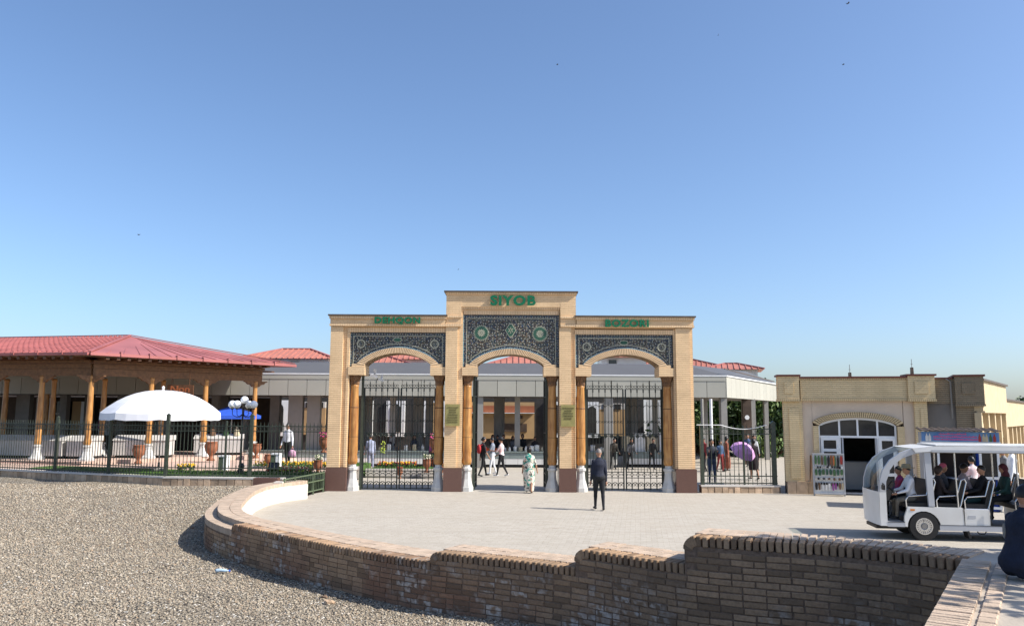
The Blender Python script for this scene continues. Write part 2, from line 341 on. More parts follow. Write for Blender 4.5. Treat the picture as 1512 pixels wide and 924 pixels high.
def groundmat(name, kind):
    m = bpy.data.materials.new(name); m.use_nodes = True; g = N(m); geo = g.n('ShaderNodeNewGeometry'); P = geo.outputs['Position']
    g.b.inputs['Roughness'].default_value = 0.9; g.b.inputs['Specular IOR Level'].default_value = 0.15
    if kind == 'gravel':
        v = g.n('ShaderNodeTexVoronoi'); v.inputs['Scale'].default_value = 26; g.link(P, v.inputs['Vector'])
        sc = g.n('ShaderNodeSeparateColor'); g.link(v.outputs['Color'], sc.inputs[0])
        c = g.mix(sc.outputs[0], (0.11, 0.095, 0.075), (0.36, 0.315, 0.25)); c = g.mix(g.rng(g.noise(P, 0.35, 5), 0.38, 0.62, 0, 0.75), c, (0.30, 0.25, 0.18))
        c = g.mix(g.math('GREATER_THAN', sc.outputs[1], 0.93), c, (0.68, 0.64, 0.56))
        c = g.mix(g.math('GREATER_THAN', v.outputs['Distance'], 0.62), c, (0.06, 0.05, 0.04)); g.link(c, g.b.inputs['Base Color'])
        g.bump(g.math('SUBTRACT', 1.0, v.outputs['Distance']), 1.0, 0.03)
    elif kind == 'plaza':
        b = g.n('ShaderNodeTexBrick'); b.inputs['Scale'].default_value = 1.0; b.inputs['Brick Width'].default_value = 0.24; b.inputs['Row Height'].default_value = 0.12
        b.inputs['Mortar Size'].default_value = 0.006; b.inputs['Mortar Smooth'].default_value = 0.3
        b.inputs['Color1'].default_value = (0.42, 0.385, 0.33, 1); b.inputs['Color2'].default_value = (0.355, 0.322, 0.27, 1); b.inputs['Mortar'].default_value = (0.29, 0.245, 0.19, 1)
        mp = g.n('ShaderNodeMapping'); mp.inputs['Rotation'].default_value = (0, 0, R(9)); g.link(P, mp.inputs[0]); g.link(mp.outputs[0], b.inputs['Vector'])
        nz = g.noise(P, 0.7, 6); n2 = g.noise(P, 7, 5); mp2 = g.n('ShaderNodeMapping'); mp2.inputs['Scale'].default_value = (0.5, 1.6, 1); g.link(P, mp2.inputs[0]); n3 = g.noise(mp2.outputs[0], 1.4, 6)
        c = g.mix(g.rng(nz, 0.4, 0.7, 0, 0.5), b.outputs['Color'], (0.385, 0.345, 0.285)); c = g.mix(g.rng(n2, 0.35, 0.7, 0, 0.4), c, (0.48, 0.435, 0.37)); c = g.mix(g.rng(n3, 0.55, 0.75, 0, 0.35), c, (0.33, 0.28, 0.22))
        sp_ = g.n('ShaderNodeSeparateXYZ'); g.link(P, sp_.inputs[0]); wv = g.noise(P, 0.11, 3); big = g.noise(P, 0.22, 4)
        c = g.mix(g.rng(big, 0.45, 0.65, 0, 0.30), c, (0.37, 0.33, 0.27))
        for y0 in (17.2, 18.7, 21.0, 22.4):     # faint tyre tracks where carts turn
            d_ = g.math('ABSOLUTE', g.math('SUBTRACT', g.math('ADD', sp_.outputs[1], g.math('MULTIPLY', wv, 2.6)), y0 + 1.3)); c = g.mix(g.math('MULTIPLY', g.rng(d_, 0.14, 0.06, 0, 0.22), g.rng(n2, .35, .6)), c, (0.27, 0.24, 0.20))
        sv_ = g.n('ShaderNodeTexVoronoi'); sv_.inputs['Scale'].default_value = 0.8; g.link(P, sv_.inputs['Vector']); c = g.mix(g.rng(sv_.outputs['Distance'], 0.09, 0.03, 0, 0.35), c, (0.22, 0.19, 0.16))
        g.link(c, g.b.inputs['Base Color']); g.bump(g.math('ADD', g.math('MULTIPLY', b.outputs['Fac'], -0.6), n2), 0.45, 0.02)
    else:
        c = g.mix(g.rng(g.noise(P, 0.5, 6), 0.3, 0.7), (0.30, 0.25, 0.18), (0.42, 0.36, 0.28)); g.link(c, g.b.inputs['Base Color']); g.bump(g.noise(P, 20, 4), 0.5, 0.03)
    return m
M['gravel'] = groundmat('grey_gravel', 'gravel'); M['plaza'] = groundmat('beige_block_paving', 'plaza'); M['dust'] = groundmat('dusty_earth', 'dust')
def wallbrick():
    m = bpy.data.materials.new('old_wall_brick'); m.use_nodes = True; g = N(m); geo = g.n('ShaderNodeNewGeometry'); P = geo.outputs['Position']
    oi = g.n('ShaderNodeObjectInfo'); at = g.n('ShaderNodeAttribute'); at.attribute_name = 'tone'
    t = g.math('FRACT', g.math('ADD', oi.outputs['Random'], at.outputs['Fac'])); t2 = g.math('FRACT', g.math('MULTIPLY', t, 17.3))
    sp = g.n('ShaderNodeSeparateXYZ'); g.link(P, sp.inputs[0])
    red = g.rng(g.math('ADD', g.noise(P, 0.8, 4), g.math('MULTIPLY', sp.outputs[2], -0.25)), 0.38, 0.62)
    c1 = g.mix(t, (0.31, 0.205, 0.125), (0.42, 0.28, 0.175)); c2 = g.mix(t, (0.21, 0.115, 0.075), (0.30, 0.165, 0.105))
    c = g.mix(red, c1, c2); c = g.mix(g.math('MULTIPLY', g.math('GREATER_THAN', t2, 0.78), 0.55), c, (0.11, 0.075, 0.052)); c = g.mix(g.rng(g.noise(P, 0.55, 5), 0.48, 0.62, 0, 0.45), c, (0.13, 0.095, 0.07))
    eff = g.math('MULTIPLY', g.rng(g.noise(P, 1.1, 3), 0.47, 0.58), g.rng(g.noise(P, 10, 5), 0.44, 0.58)); eff = g.math('MULTIPLY', eff, g.rng(t2, 0.25, 0.6))
    lowz = g.rng(sp.outputs[2], 0.75, 0.35, 0, 0.8)
    c = g.mix(g.math('MULTIPLY', eff, lowz), c, (0.55, 0.50, 0.45)); c = g.mix(g.rng(g.noise(P, 30, 5), 0.4, 0.7, 0, 0.4), c, (0.13, 0.09, 0.06))
    g.link(c, g.b.inputs['Base Color']); g.b.inputs['Roughness'].default_value = 0.95; g.b.inputs['Specular IOR Level'].default_value = 0.1; g.bump(g.noise(P, 55, 5), 0.6, 0.01)
    return m
M['wallbrick'] = wallbrick()
M['wallmortar'] = mat('brown_joint_mortar', (0.17, 0.115, 0.08), 0.95, 0.3, 20, 0.5)
M['coptop'] = mat('dusty_pink_brick', (0.43, 0.33, 0.245), 0.92, 0.16, 5, 0.4, 50, objrand=0.10)
M['rubble'] = mat('buff_rubble_stone', (0.46, 0.33, 0.22), 0.9, 0.2, 5, 0.5, 30, objrand=0.30)
# ================================================================ GROUND
G = 28.1
def catmull(pts, step=0.05):
    pts = [Vector((p[0], p[1], 0)) for p in pts]; out = []
    P_ = [pts[0]*2 - pts[1]] + pts + [pts[-1]*2 - pts[-2]]
    for i in range(1, len(P_) - 2):
        a, b, c, d = P_[i-1:i+3]; n = max(2, int((c - b).length / step))
        for k in range(n):
            t = k / n
            out.append(0.5 * ((2*b) + (c - a)*t + (2*a - 5*b + 4*c - d)*t*t + (3*b - a - 3*c + d)*t**3))
    out.append(pts[-1]); return out
PATH = catmull([(-7.1,26.0),(-7.52,25.2),(-7.74,24.5),(-7.85,23.5),(-7.78,22.4),(-7.6,21.3),(-7.29,19.9),(-6.93,18.5),(-6.5,17.4),(-6.02,16.6),(-5.4,15.8),(-4.62,15.0),(-3.72,14.1),(-2.88,13.3),(-1.95,12.5),(-1.17,11.93),(-.5,11.56),(.14,11.2),(.84,10.76),(1.42,10.25),(2.05,9.7),(2.7,9.36),(3.39,9.08),(3.95,8.72),(4.5,8.18)])
S = [0.0]
for i in range(1, len(PATH)): S.append(S[-1] + (PATH[i] - PATH[i-1]).length)
def at(s):
    s = max(0.0, min(S[-1] - 1e-4, s)); i = int(np.searchsorted(S, s, side='right')) - 1; i = min(i, len(PATH) - 2)
    t = (s - S[i]) / (S[i+1] - S[i]); p = PATH[i].lerp(PATH[i+1], t)
    j0, j1 = max(0, i-4), min(len(PATH)-1, i+5); d = (PATH[j1] - PATH[j0]).normalized()
    return p, d, Vector((-d.y, d.x, 0))      # position, tangent, inward normal (towards the plaza)
def s_of(x): return S[min(range(len(PATH)), key=lambda i: abs(PATH[i].x - x) + (1000 if PATH[i].y > 20 else 0))]

def sheet(name, poly, z, m, zs=None):
    b = MB(); zz = zs or [z] * len(poly)
    b.add([(p[0], p[1], q) for p, q in zip(poly, zz)], [tuple(range(len(poly)))])
    return b.build(name, m, kind='structure')
b = MB(); b.add([(-900,-300,-.45),(900,-300,-.45),(900,1500,-.45),(-900,1500,-.45)], [(0,1,2,3)])
b.build('ground', M['dust'], kind='structure')
def gz(x, y):
    t = min(1, max(0, (y - 18) / 9.5)); return -0.13 + 0.28 * t*t*(3-2*t) + 0.012*math.sin(x*1.3+y*.7) + 0.012*math.sin(y*1.9-x*.6)
b = MB(); nx, ny = 90, 90
ys = np.concatenate([np.linspace(-6, 8, 20), np.linspace(8.2, 28, 62), np.linspace(29, 36, 8)])
def wall_in(y):
    c = [p.x for p in PATH if abs(p.y - y) < 0.2]; return (min(c) + .35) if c else (-7.3 if y > 20 else 4.2)
xr = [min(wall_in(y), 4.2) for y in ys]
b.add([(-42 + (xr[j] + 42) * i / (nx-1), y, gz(-42 + (xr[j] + 42) * i / (nx-1), y)) for j, y in enumerate(ys) for i in range(nx)], [(j*nx+i, j*nx+i+1, (j+1)*nx+i+1, (j+1)*nx+i) for j in range(ny-1) for i in range(nx-1)])
b.build('gravel_ground', M['gravel'], kind='structure', smooth=True)
# loose stones on it
n = 165000; u = rng.random(n); y_ = 9.5 + (u ** 1.25) * 19.0
x_ = -y_ * 0.68 + rng.random(n) * (y_ * 0.68 + 1.0)
def wall_x(y):     # outer face of the curved wall at this depth
    c = [p.x for p in PATH if abs(p.y - y) < 0.06]; return min(c) if c else (3.0 if y < 15 else -8.2)
wx = np.array([wall_x(q) for q in np.linspace(8, 29, 400)]); ok = x_ < np.interp(y_, np.linspace(8, 29, 400), wx) + 0.1
fl = np.where(x_ < -12.2, 28.3 + (-12.2 - x_) * 0.41, 27.9); ok &= y_ < fl
pn = np.sin(x_*.9+1.7*np.sin(y_*.5)) * np.sin(y_*.8+1.3*np.sin(x_*.45+1)) + .5*np.sin(x_*2.3+y_*1.9)*np.sin(y_*2.7-x_)
ok &= rng.random(len(x_)) > np.clip((pn - .25) * 1.3, 0, .62)      # thinner, dustier patches
x_, y_ = x_[ok], y_[ok]; n = len(x_)
z_ = np.array([gz(a, c) for a, c in zip(x_, y_)]); sz = (0.0075 + 0.015 * rng.random(n) ** 3) * (0.75 + y_ / 30)
oct_ = np.array([(1,0,0),(0,1,0),(-1,0,0),(0,-1,0),(0,0,1),(0,0,-1)], dtype=np.float32)
of = np.array([(0,1,4),(1,2,4),(2,3,4),(3,0,4),(1,0,5),(2,1,5),(3,2,5),(0,3,5)])
an = rng.random(n) * 6.283; ca, sa = np.cos(an), np.sin(an)
j = oct_[None] * (1 + 0.5 * (rng.random((n, 6, 1)) - 0.5)) + 0.35 * (rng.random((n, 6, 3)) - 0.5)
j = j * np.stack([1 + .6*rng.random(n), 1 - .2*rng.random(n), .45 + .4*rng.random(n)], 1)[:, None, :] * sz[:, None, None]
vx = j[:,:,0]*ca[:,None] - j[:,:,1]*sa[:,None] + x_[:,None]; vy = j[:,:,0]*sa[:,None] + j[:,:,1]*ca[:,None] + y_[:,None]; vz = j[:,:,2] + z_[:,None] + sz[:,None]*.25
V_ = np.stack([vx, vy, vz], 2).reshape(-1, 3); Fc = (of[None] + (np.arange(n)*6)[:,None,None]).reshape(-1, 3)
me = bpy.data.meshes.new('gravel_stones'); me.vertices.add(len(V_)); me.vertices.foreach_set('co', V_.ravel().astype(np.float32))
me.loops.add(len(Fc)*3); me.loops.foreach_set('vertex_index', Fc.ravel().astype(np.int32)); me.polygons.add(len(Fc))
me.polygons.foreach_set('loop_start', np.arange(0, len(Fc)*3, 3, dtype=np.int32)); me.update(calc_edges=True); me.validate()
at_ = me.attributes.new('tone', 'FLOAT', 'POINT'); at_.data.foreach_set('value', np.repeat(rng.random(n), 6).astype(np.float32))
ms = bpy.data.materials.new('loose_stone'); ms.use_nodes = True; g = N(ms); a = g.n('ShaderNodeAttribute'); a.attribute_name = 'tone'
cr = g.n('ShaderNodeValToRGB'); e = cr.color_ramp.elements; e[0].color = (0.16, 0.13, 0.10, 1); e[1].color = (0.52, 0.48, 0.41, 1)
for p, c in ((0.25, (0.25, 0.205, 0.15)), (0.5, (0.31, 0.26, 0.19)), (0.8, (0.38, 0.33, 0.255)), (0.93, (0.32, 0.225, 0.145))):
    q = cr.color_ramp.elements.new(p); q.color = (*c, 1)
g.link(a.outputs['Fac'], cr.inputs[0]); g.link(cr.outputs[0], g.b.inputs['Base Color']); g.b.inputs['Roughness'].default_value = .85
me.materials.append(ms); so = bpy.data.objects.new('gravel', me); C.objects.link(so); tag(so, 'loose grey gravel stones in front of the fence', 'gravel', kind='stuff')

inner = [at(s)[0] + at(s)[2] * 0.5 for s in np.arange(0, S[-1], 0.4)]
poly = [(p.x, p.y) for p in inner] + [(4.9, 8.5), (60, 3.0), (60, 29.2), (-6.0, 29.2), (-6.3, 28.3), (-6.6, 27.3)]
sheet('plaza', poly, 0.0, M['plaza'])
b = MB(); b.add([(-6.3,29.2,-.002),(60,29.2,-.002),(60,33,-.03),(-6.3,33,-.03),(60,40,-.13),(-6.3,40,-.13),(60,70,-.13),(-6.3,70,-.13)], [(0,1,2,3),(3,2,4,5),(5,4,6,7)])
b.build('courtyard_path', M['plaza'], kind='structure')
b = MB(); b.add([(-60,45,.60),(-26,32.8,.56),(-19.9,31.7,.42),(-12.2,28.5,.42),(-6.3,28.25,.42),(-6.3,33.5,.36),(-11.5,36,.42),(-24,36,.58),(-60,70,.60),(-11,70,-.12),(-6.3,70,-.12),(-6.3,37.6,-.10),(-11.2,37.6,-.10)], [(0,1,7),(1,2,7),(2,3,6,7),(3,4,5,6),(7,6,12,9,8),(0,7,8),(6,5,11,12),(12,11,10,9)])
b.build('garden_pavement', M['pinkpave'], kind='structure')
sheet('lawn', [(-19.2,31.75),(-12.2,28.75),(-6.35,28.5),(-6.35,30.8),(-12,31.2),(-13.6,31.8),(-18.6,32.9)], 0.443, M['grass'], [.46,.44,.43,.43,.45,.47,.50])
def bed(x0, x1, y0, y1, z):
    MB().box(x0, x1, y0, y1, -.05, z).build('lawn', M['grass'], kind='structure')
    k = thing('bed_kerb', 'pale kerb round the lawn bed %s' % ('behind the left arch' if x0 > -7 else 'left of the gate'), 'kerb', ((x0+x1)/2, y0, 0))
    MB().box(x0-.1, x1+.1, y0-.12, y0-.003, -.02, z+.03).build('kerb_stone', M['whitepl'], k, w=True)
bed(-11.0, -6.35, 33.7, 36.6, .45); bed(-6.1, -2.0, 34.6, 36.4, .30)
gb = MB()
for (x0, x1, y0, y1, z) in ((-19, -6.4, 28.8, 31.2, .435), (-10.9, -6.4, 33.8, 36.5, .45), (-6.0, -2.05, 34.65, 36.3, .30)):
    for k in range(int((x1-x0)*(y1-y0)*200)):
        x, y = random.uniform(x0, x1), random.uniform(y0, y1)
        if x < -12.2 and not (28.8 + (-12.2-x)*.42 < y): continue
        h = random.uniform(.04, .11); dx, dy = random.uniform(-.03,.03), random.uniform(-.03,.03); a = random.random()*3.14
        gb.add([(x-.012*math.cos(a), y-.012*math.sin(a), z), (x+.012*math.cos(a), y+.012*math.sin(a), z), (x+dx, y+dy, z+h)], [(0,1,2)])
gb.build('grass', M['grass'], kind='stuff', label='short green lawn grass behind the iron fence', cat='grass')

# ================================================================ CURVED BRICK WALL
W = thing('curved_brick_wall', 'curved stepped brown brick wall with upright brick coping along the gravel', 'wall', (PATH[0].x, PATH[0].y, -0.2))
tiers = [(0.0, s_of(-5.4), 0.45, 0.36), (0.0, s_of(-1.17), 0.565, None), (s_of(-1.17), s_of(.85), 0.71, None), (s_of(.85), s_of(2.04), 0.95, None), (s_of(2.04), S[-1], 1.28, None)]
WD = 0.75
def ribbon(s0, s1, z0, z1, o0, o1, name, m, step=0.15, **k):
    b = MB(); n = max(2, int((s1 - s0) / step)); vs = []
    for i in range(n + 1):
        p, d, nn = at(s0 + (s1 - s0) * i / n)
        for o, z in ((o0, z0), (o1, z0), (o1, z1), (o0, z1)): vs.append((p.x + nn.x*o, p.y + nn.y*o, z))
    fs = [(0,1,2,3), (n*4+3, n*4+2, n*4+1, n*4)]
    for i in range(n):
        for q in range(4): fs.append((i*4+q, i*4+(q+1)%4, (i+1)*4+(q+1)%4, (i+1)*4+q))
    b.add(vs, fs); return b.build(name, m, W, w=True, **k)
s1_, s2_, s3_, s4_ = tiers[0][1], tiers[1][1], tiers[2][1], tiers[3][1]
ribbon(0, s1_, -.4, .33, .012, .36, 'wall_core', M['wallmortar'])
ribbon(0, s1_, -.4, .45, .36, WD - .02, 'wall_core', M['wallmortar'])
for (a, b_, z) in ((s1_, s2_, .565), (s2_, s3_, .71), (s3_, s4_, .95), (s4_, S[-1], 1.28)):
    ribbon(a, b_, -.4, z - .12, .012, WD - .02, 'wall_core', M['wallmortar'])
ribbon(0.0, s1_ + 1.6, -.05, .45, WD - .02, WD + .03, 'inner_render', M['whitepl'])
def brick_mesh(name, L, D, H, m, bev=0.006, seed=0):
    r = random.Random(seed); vs = []
    for z in (-H/2, H/2):
        for x, y in ((-L/2,-D/2),(L/2,-D/2),(L/2,D/2),(-L/2,D/2)): vs.append((x + r.uniform(-1,1)*.003, y, z + r.uniform(-1,1)*.003))
    me = bpy.data.meshes.new(name); me.from_pydata(vs, [], [(0,3,2,1),(4,5,6,7),(0,1,5,4),(1,2,6,5),(2,3,7,6),(3,0,4,7)])
    bm_ = bmesh.new(); bm_.from_mesh(me); bmesh.ops.bevel(bm_, geom=bm_.edges[:], offset=bev, segments=1, affect='EDGES'); bm_.to_mesh(me); bm_.free()
    me.materials.append(m); return me
bmeshes = [brick_mesh('wall_brick', .246, .10, .062, M['wallbrick'], seed=i) for i in range(4)]
hmeshes = [brick_mesh('half_wall_brick', .115, .10, .062, M['wallbrick'], seed=i+9) for i in range(2)]
cmeshes = [brick_mesh('coping_brick', .061, .25, .122, M['wallbrick'], bev=0.009, seed=i+20) for i in range(4)]
cmeshes2 = [brick_mesh('coping_brick', .061, .25, .122, M['coptop'], bev=0.007, seed=i+30) for i in range(4)]
Wl = Vector(W.location)
def place_mesh(me, p, d, z, name, parent, jit=0.004, tilt=0.0):
    o = bpy.data.objects.new(name, me); C.objects.link(o); o.parent = parent
    a = math.atan2(d.y, d.x) + random.uniform(-.012, .012)
    o.matrix_basis = Matrix.Translation(Vector((p.x, p.y, z)) - Wl + Vector((0,0,random.uniform(-jit,jit)))) @ Matrix.Rotation(a, 4, 'Z') @ Matrix.Rotation(tilt + random.uniform(-.02,.02), 4, 'Y')
    return o
cand = []      # every face brick of the wall: (distance, kind, s, z)
def topz(s):
    for a, b_, z in ((0, s1_, .45), (s1_, s2_, .565), (s2_, s3_, .71), (s3_, s4_, .95), (s4_, 99, 1.28)):
        if a <= s < b_: return z - .125
    return .3
zc = -.26; row = 0
while zc < 1.2:
    s = (row % 2) * .13 + random.uniform(0, .02)
    while s < S[-1] - .02:
        L_ = .262 if random.random() > .10 else .131
        if zc + .034 <= topz(s + L_/2) + .012 and zc + .034 <= topz(s) + .05:
            p, d, nn = at(s + L_/2); cand.append(((p - Vector((0,0,0))).length, L_, s + L_/2, zc))
        s += L_
    row += 1; zc += .0745
cand.sort(key=lambda c: c[0]); seen = [c for c in cand if c[3] > -0.19]
def visible(c):
    p, d, nn = at(c[2]); q = CAMROT.transposed() @ (Vector((p.x, p.y, c[3])) - CAM); py = CY - F * q.y / -q.z
    return py < 930
vis = [c for c in seen if visible(c)]; single = set(id(c) for c in vis[:300])
jb = MB(); tones = []
for c in cand:
    p, d, nn = at(c[2]); p = p + nn * (.05 + random.uniform(-.004, .006))
    if id(c) in single:
        place_mesh(random.choice(bmeshes if c[1] > .2 else hmeshes), p, d, c[3], 'brick', W, .002)
    else:
        jb.obox((p.x, p.y, c[3]), ((.25 if c[1] > .2 else .118), .10, .064), math.atan2(d.y, d.x)); tones += [random.random()] * 8
jb.build('brickwork', M['wallbrick'], W, w=True, kind='stuff', tone=tones)
jc = MB(); ct = []; nc = 0
for (a, b_, z, far) in ((0, s1_, .45, 0), (s1_, s2_, .565, 0), (s2_, s3_, .71, 0), (s3_, s4_, .95, 0), (s4_, S[-1], 1.28, 0)):
    n = int((b_ - a) / .0765)
    for i in range(n):
        s = a + (i + .5) * (b_ - a) / n; p, d, nn = at(s)
        fan = (a > 0.1) and i < 4
        if a > 0.1:
            tl = 0.0; zz = z - .061; s_ = a + .135 + (i - 4 + .5) * (b_ - a - .135) / (n - 4)
            if fan:      # rounded end of the step: the first bricks lean round the corner
                th = R((82, 60, 38, 16)[i]); s_ = a + .14 - math.sin(th) * .095; zz = z - .158 + math.cos(th) * .095; tl = -th
            p, d, nn = at(s_); pp = p + nn * (.125 + random.uniform(-.006, .008))
            place_mesh(random.choice(cmeshes), pp, d, zz, 'coping_brick', W, .003, tl)
        else:
            pp = p + nn * .125; jc.obox((pp.x, pp.y, z - .061 + random.uniform(-.003,.003)), (.066, .25, .12), math.atan2(d.y, d.x)); ct += [random.random()] * 8
        for k, off in enumerate((.385, .64)):
            zt = z if a > 0.1 else (z if k == 0 and False else .56)
            pp = p + nn * off
            if fan and i < 2: continue
            jc.obox((pp.x, pp.y, zt - .061 + random.uniform(-.003,.003)), (.069, .25 if k == 0 else .24, .12), math.atan2(d.y, d.x)); ct += [random.random()] * 8
jc.build('coping_bricks', M['coptop'], W, w=True, kind='stuff', tone=ct)
# stone plastered end post
b = MB(); b.box(-7.2, -6.93, 24.6, 24.9, -.05, .60); b.build('end_post', M['whitepl'], W, w=True)
b = MB(); b.box(-7.95, -7.2, 25.0, 25.3, .2, .68); b.build('end_block', M['granite'], W, w=True)

# terrace beside the wall
TP = [Vector(q) for q in ((4.5, 8.18, 0), (3.48, 6.6, 0), (2.82, 5.6, 0), (1.6, 3.8, 0))]
b = MB(); b.prism([(4.9,9.0),(4.52,8.2),(3.50,6.6),(2.84,5.6),(1.62,3.8),(14,3.8),(14,6.9),(7.5,8.6)], -.4, 1.262)
T = b.build('terrace', M['terrace'], kind='structure')
pav = brick_mesh('paving_brick', .062, .25, .06, M['coptop'], .005); k = 0
Tl = Vector(T.location); L_ = (TP[3] - TP[0]).length; dd = (TP[3] - TP[0]).normalized(); nn = Vector((-dd.y, dd.x, 0))
for i in range(int(L_ / .074)):
    for kk, off in enumerate((.125,)):
        p = TP[0] + dd * (.037 + i * .074) + nn * off
        o = bpy.data.objects.new('paving_brick', pav); C.objects.link(o); o.parent = T
        o.matrix_basis = Matrix.Translation(Vector((p.x, p.y, 1.262 + random.uniform(-.003, .004))) - Tl) @ Matrix.Rotation(math.atan2(dd.y, dd.x) + random.uniform(-.03,.03), 4, 'Z')
sq = brick_mesh('paving_stone', .16, .12, .05, M['coptop'], .008)
for i in range(int(L_ / .18)):
    p = TP[0] + dd * (.09 + i * .18) + nn * .345
    o = bpy.data.objects.new('paving_stone', sq); C.objects.link(o); o.parent = T
    o.matrix_basis = Matrix.Translation(Vector((p.x, p.y, 1.255 + random.uniform(-.003, .004))) - Tl) @ Matrix.Rotation(math.atan2(dd.y, dd.x) + random.uniform(-.03,.03), 4, 'Z')
for i in range(70):     # bricks of the far strip, right of the wall's corner
    for kk in range(3):
        if i * .074 + kk * .1 > 4.6: continue
        p = Vector((4.75 + i * .074, 8.62 - i * .074 * .10 - kk * .26, 0))
        if i < kk * 2 + 1 or (p - TP[0]).dot(nn) < .42: continue
        o = bpy.data.objects.new('paving_brick', pav); C.objects.link(o); o.parent = T
        o.matrix_basis = Matrix.Translation(Vector((p.x, p.y, 1.262 + random.uniform(-.003, .003))) - Tl) @ Matrix.Rotation(R(-6), 4, 'Z')

# ================================================================ FENCES
def stone_wall(name, pts, z0, z1, label, cap=True, wdt=.35, blk=.26, per=None):
    p0 = Vector((*pts[0], 0)); t = thing(name, label, 'wall', (p0.x, p0.y, z0)); 
    for a, c in zip(pts, pts[1:]):
        a, c = Vector((*a, 0)), Vector((*c, 0)); d = (c - a).normalized(); L = (c - a).length; nn = Vector((-d.y, d.x, 0)); ang = math.atan2(d.y, d.x)
        m_ = a.lerp(c, .5) + nn * (wdt/2); MB().obox((m_.x, m_.y, (z0+z1)/2 - .05), (L, wdt - .04, z1 - z0 - .02), ang).build('wall_core', M['wallmortar'], t, w=True)
        s = 0
        while s < L:
            l = min(L - s, blk * random.uniform(.75, 1.25)); 
            if l < .06: break
            p = a + d * (s + l/2) + nn * (.04 - random.uniform(0, .025)); h = z1 - z0 - .06
            bb = MB(); bb.obox((p.x, p.y, z0 + h/2), (l - .02, .09, h - random.uniform(0, .02)), ang); bb.build('stone', M['rubble'], t, w=True); s += l
        if cap: MB().obox((m_.x, m_.y, z1 - .03), (L + .02, wdt + .06, .055), ang).build('cap_slab', M['whitepl'], t, w=True)
    return t
stone_wall('stone_plinth', [(-25.5,33.9),(-19.9,31.6),(-12.2,28.44),(-7.9,28.05)], .02, .44, 'low buff stone wall under the long iron fence beside the gravel')
stone_wall('stone_plinth', [(6.6,28.15),(9.35,28.15)], -.02, .27, 'short buff stone wall under the fence between the gate and the shop')

def fence(name, pts, z0, label, h=1.78, pitch=.135, m=None, posts=()):
    m = m or M['iron']; p0 = Vector((*pts[0], z0)); t = thing(name, label, 'fence', p0)
    pk = MB().bar((0,0,0), (0,0,h), .018); pk.prism([(-.016,h),(0,h+.13),(.016,h),(0,h-.02)], -.006, .006, 'xz'); pkm = None
    heart = MB(); 
    for sx in (-1, 1): heart.tube([(sx*.028 + .026*math.cos(q), 0, .06 + .026*math.sin(q)) for q in np.linspace(0, 5.5, 8)], .006, 4)
    heart.ball((0, 0, .13), .02, 5, 4, (1, .6, 1.8))
    for a, c in zip(pts, pts[1:]):
        a, c = Vector((*a, 0)), Vector((*c, 0)); d = (c - a).normalized(); L = (c - a).length; ang = math.atan2(d.y, d.x); mid = a.lerp(c, .5)
        for z, w_ in ((.06, .035), (.30, .035), (h - .20, .03), (h - .02, .035)):
            MB().obox((mid.x, mid.y, z0 + z), (L, .03, w_), ang).build('rail', m, t, w=True)
        n = int(L / pitch); sc = MB(); hb = MB()
        for i in range(n):
            p = a + d * ((i + .5) * L / n)
            if pkm is None: o = pk.build('picket', m, t); pkm = o
            else: o = inst(pkm, t, (0,0,0))
            o.matrix_basis = Matrix.Translation(Vector((p.x, p.y, z0)) - p0) @ Matrix.Rotation(ang, 4, 'Z')
            q = p + d * (L / n / 2)
            if i < n - 1: sc.tube([q + d * (.05*math.cos(w)) + Vector((0,0, z0 + h - .11 + .05*math.sin(w))) for w in np.linspace(0, 6.283, 9)[:-1]], .006, 3, True)
            if i % 2 == 0:
                for sx in (-1, 1): hb.tube([p + d * (sx*.04 + .03*math.cos(w)*sx) + Vector((0,0, z0 + .16 + .035*math.sin(w))) for w in np.linspace(-1.6, 4.0, 8)], .007, 3)
                hb.ball(p + Vector((0,0,z0+.36)), .026, 5, 4, (1, 1, 2.0))
        sc.build('scroll_band', m, t, w=True); hb.build('heart_scrolls', m, t, w=True)
    for (x, y, w_, hh) in posts: MB().box(x-w_/2, x+w_/2, y-w_/2, y+w_/2, z0 - .02, z0 + hh).prism([(x-w_*.7,z0+hh),(x+w_*.7,z0+hh),(x,z0+hh+w_*.7)], y-w_/2, y+w_/2, 'xz').build('post', m, t, w=True)
    return t
def lerp2(a, c, t): return (a[0]+(c[0]-a[0])*t, a[1]+(c[1]-a[1])*t)
FA, FB, FC, FD = (-25.5,34.05), (-19.9,31.76), (-12.2,28.6), (-6.45,28.22)
pp_ = [(*U(66,697,z=.44)[:2],.09,2.0), (*U(151,700,z=.44)[:2],.09,1.95), (-12.2,28.6,.11,2.12), (*U(320,706,z=.44)[:2],.06,1.9), (*U(360,706,z=.44)[:2],.11,2.12)]
pp_ = [(x, (28.6 + (-12.2 - x)*.41 if x < -12.2 else 28.6 - (x+12.2)*.066), w_, h_) for x, _, w_, h_ in pp_]
fence('iron_fence', [FA, FB, FC, FD], .44, 'long green iron picket fence along the garden left of the gate', posts=pp_)
rf = fence('iron_fence', [(6.62,28.3),(9.3,28.3)], .27, 'short iron fence between the gate and the brick shop', h=1.95, pitch=.155, posts=[(6.68,28.3,.12,2.05),(9.2,28.3,.14,2.12),(8.15,28.3,.05,2.0)])
MB().tube([(6.5+.06*k, 28.22, 2.33 - .14*math.sin(min(3.14,max(0,(k-14)*.12)))) for k in range(42)], .012, 5).build('hose', M['white'], rf, w=True, label='pale wire looped along the top rail')
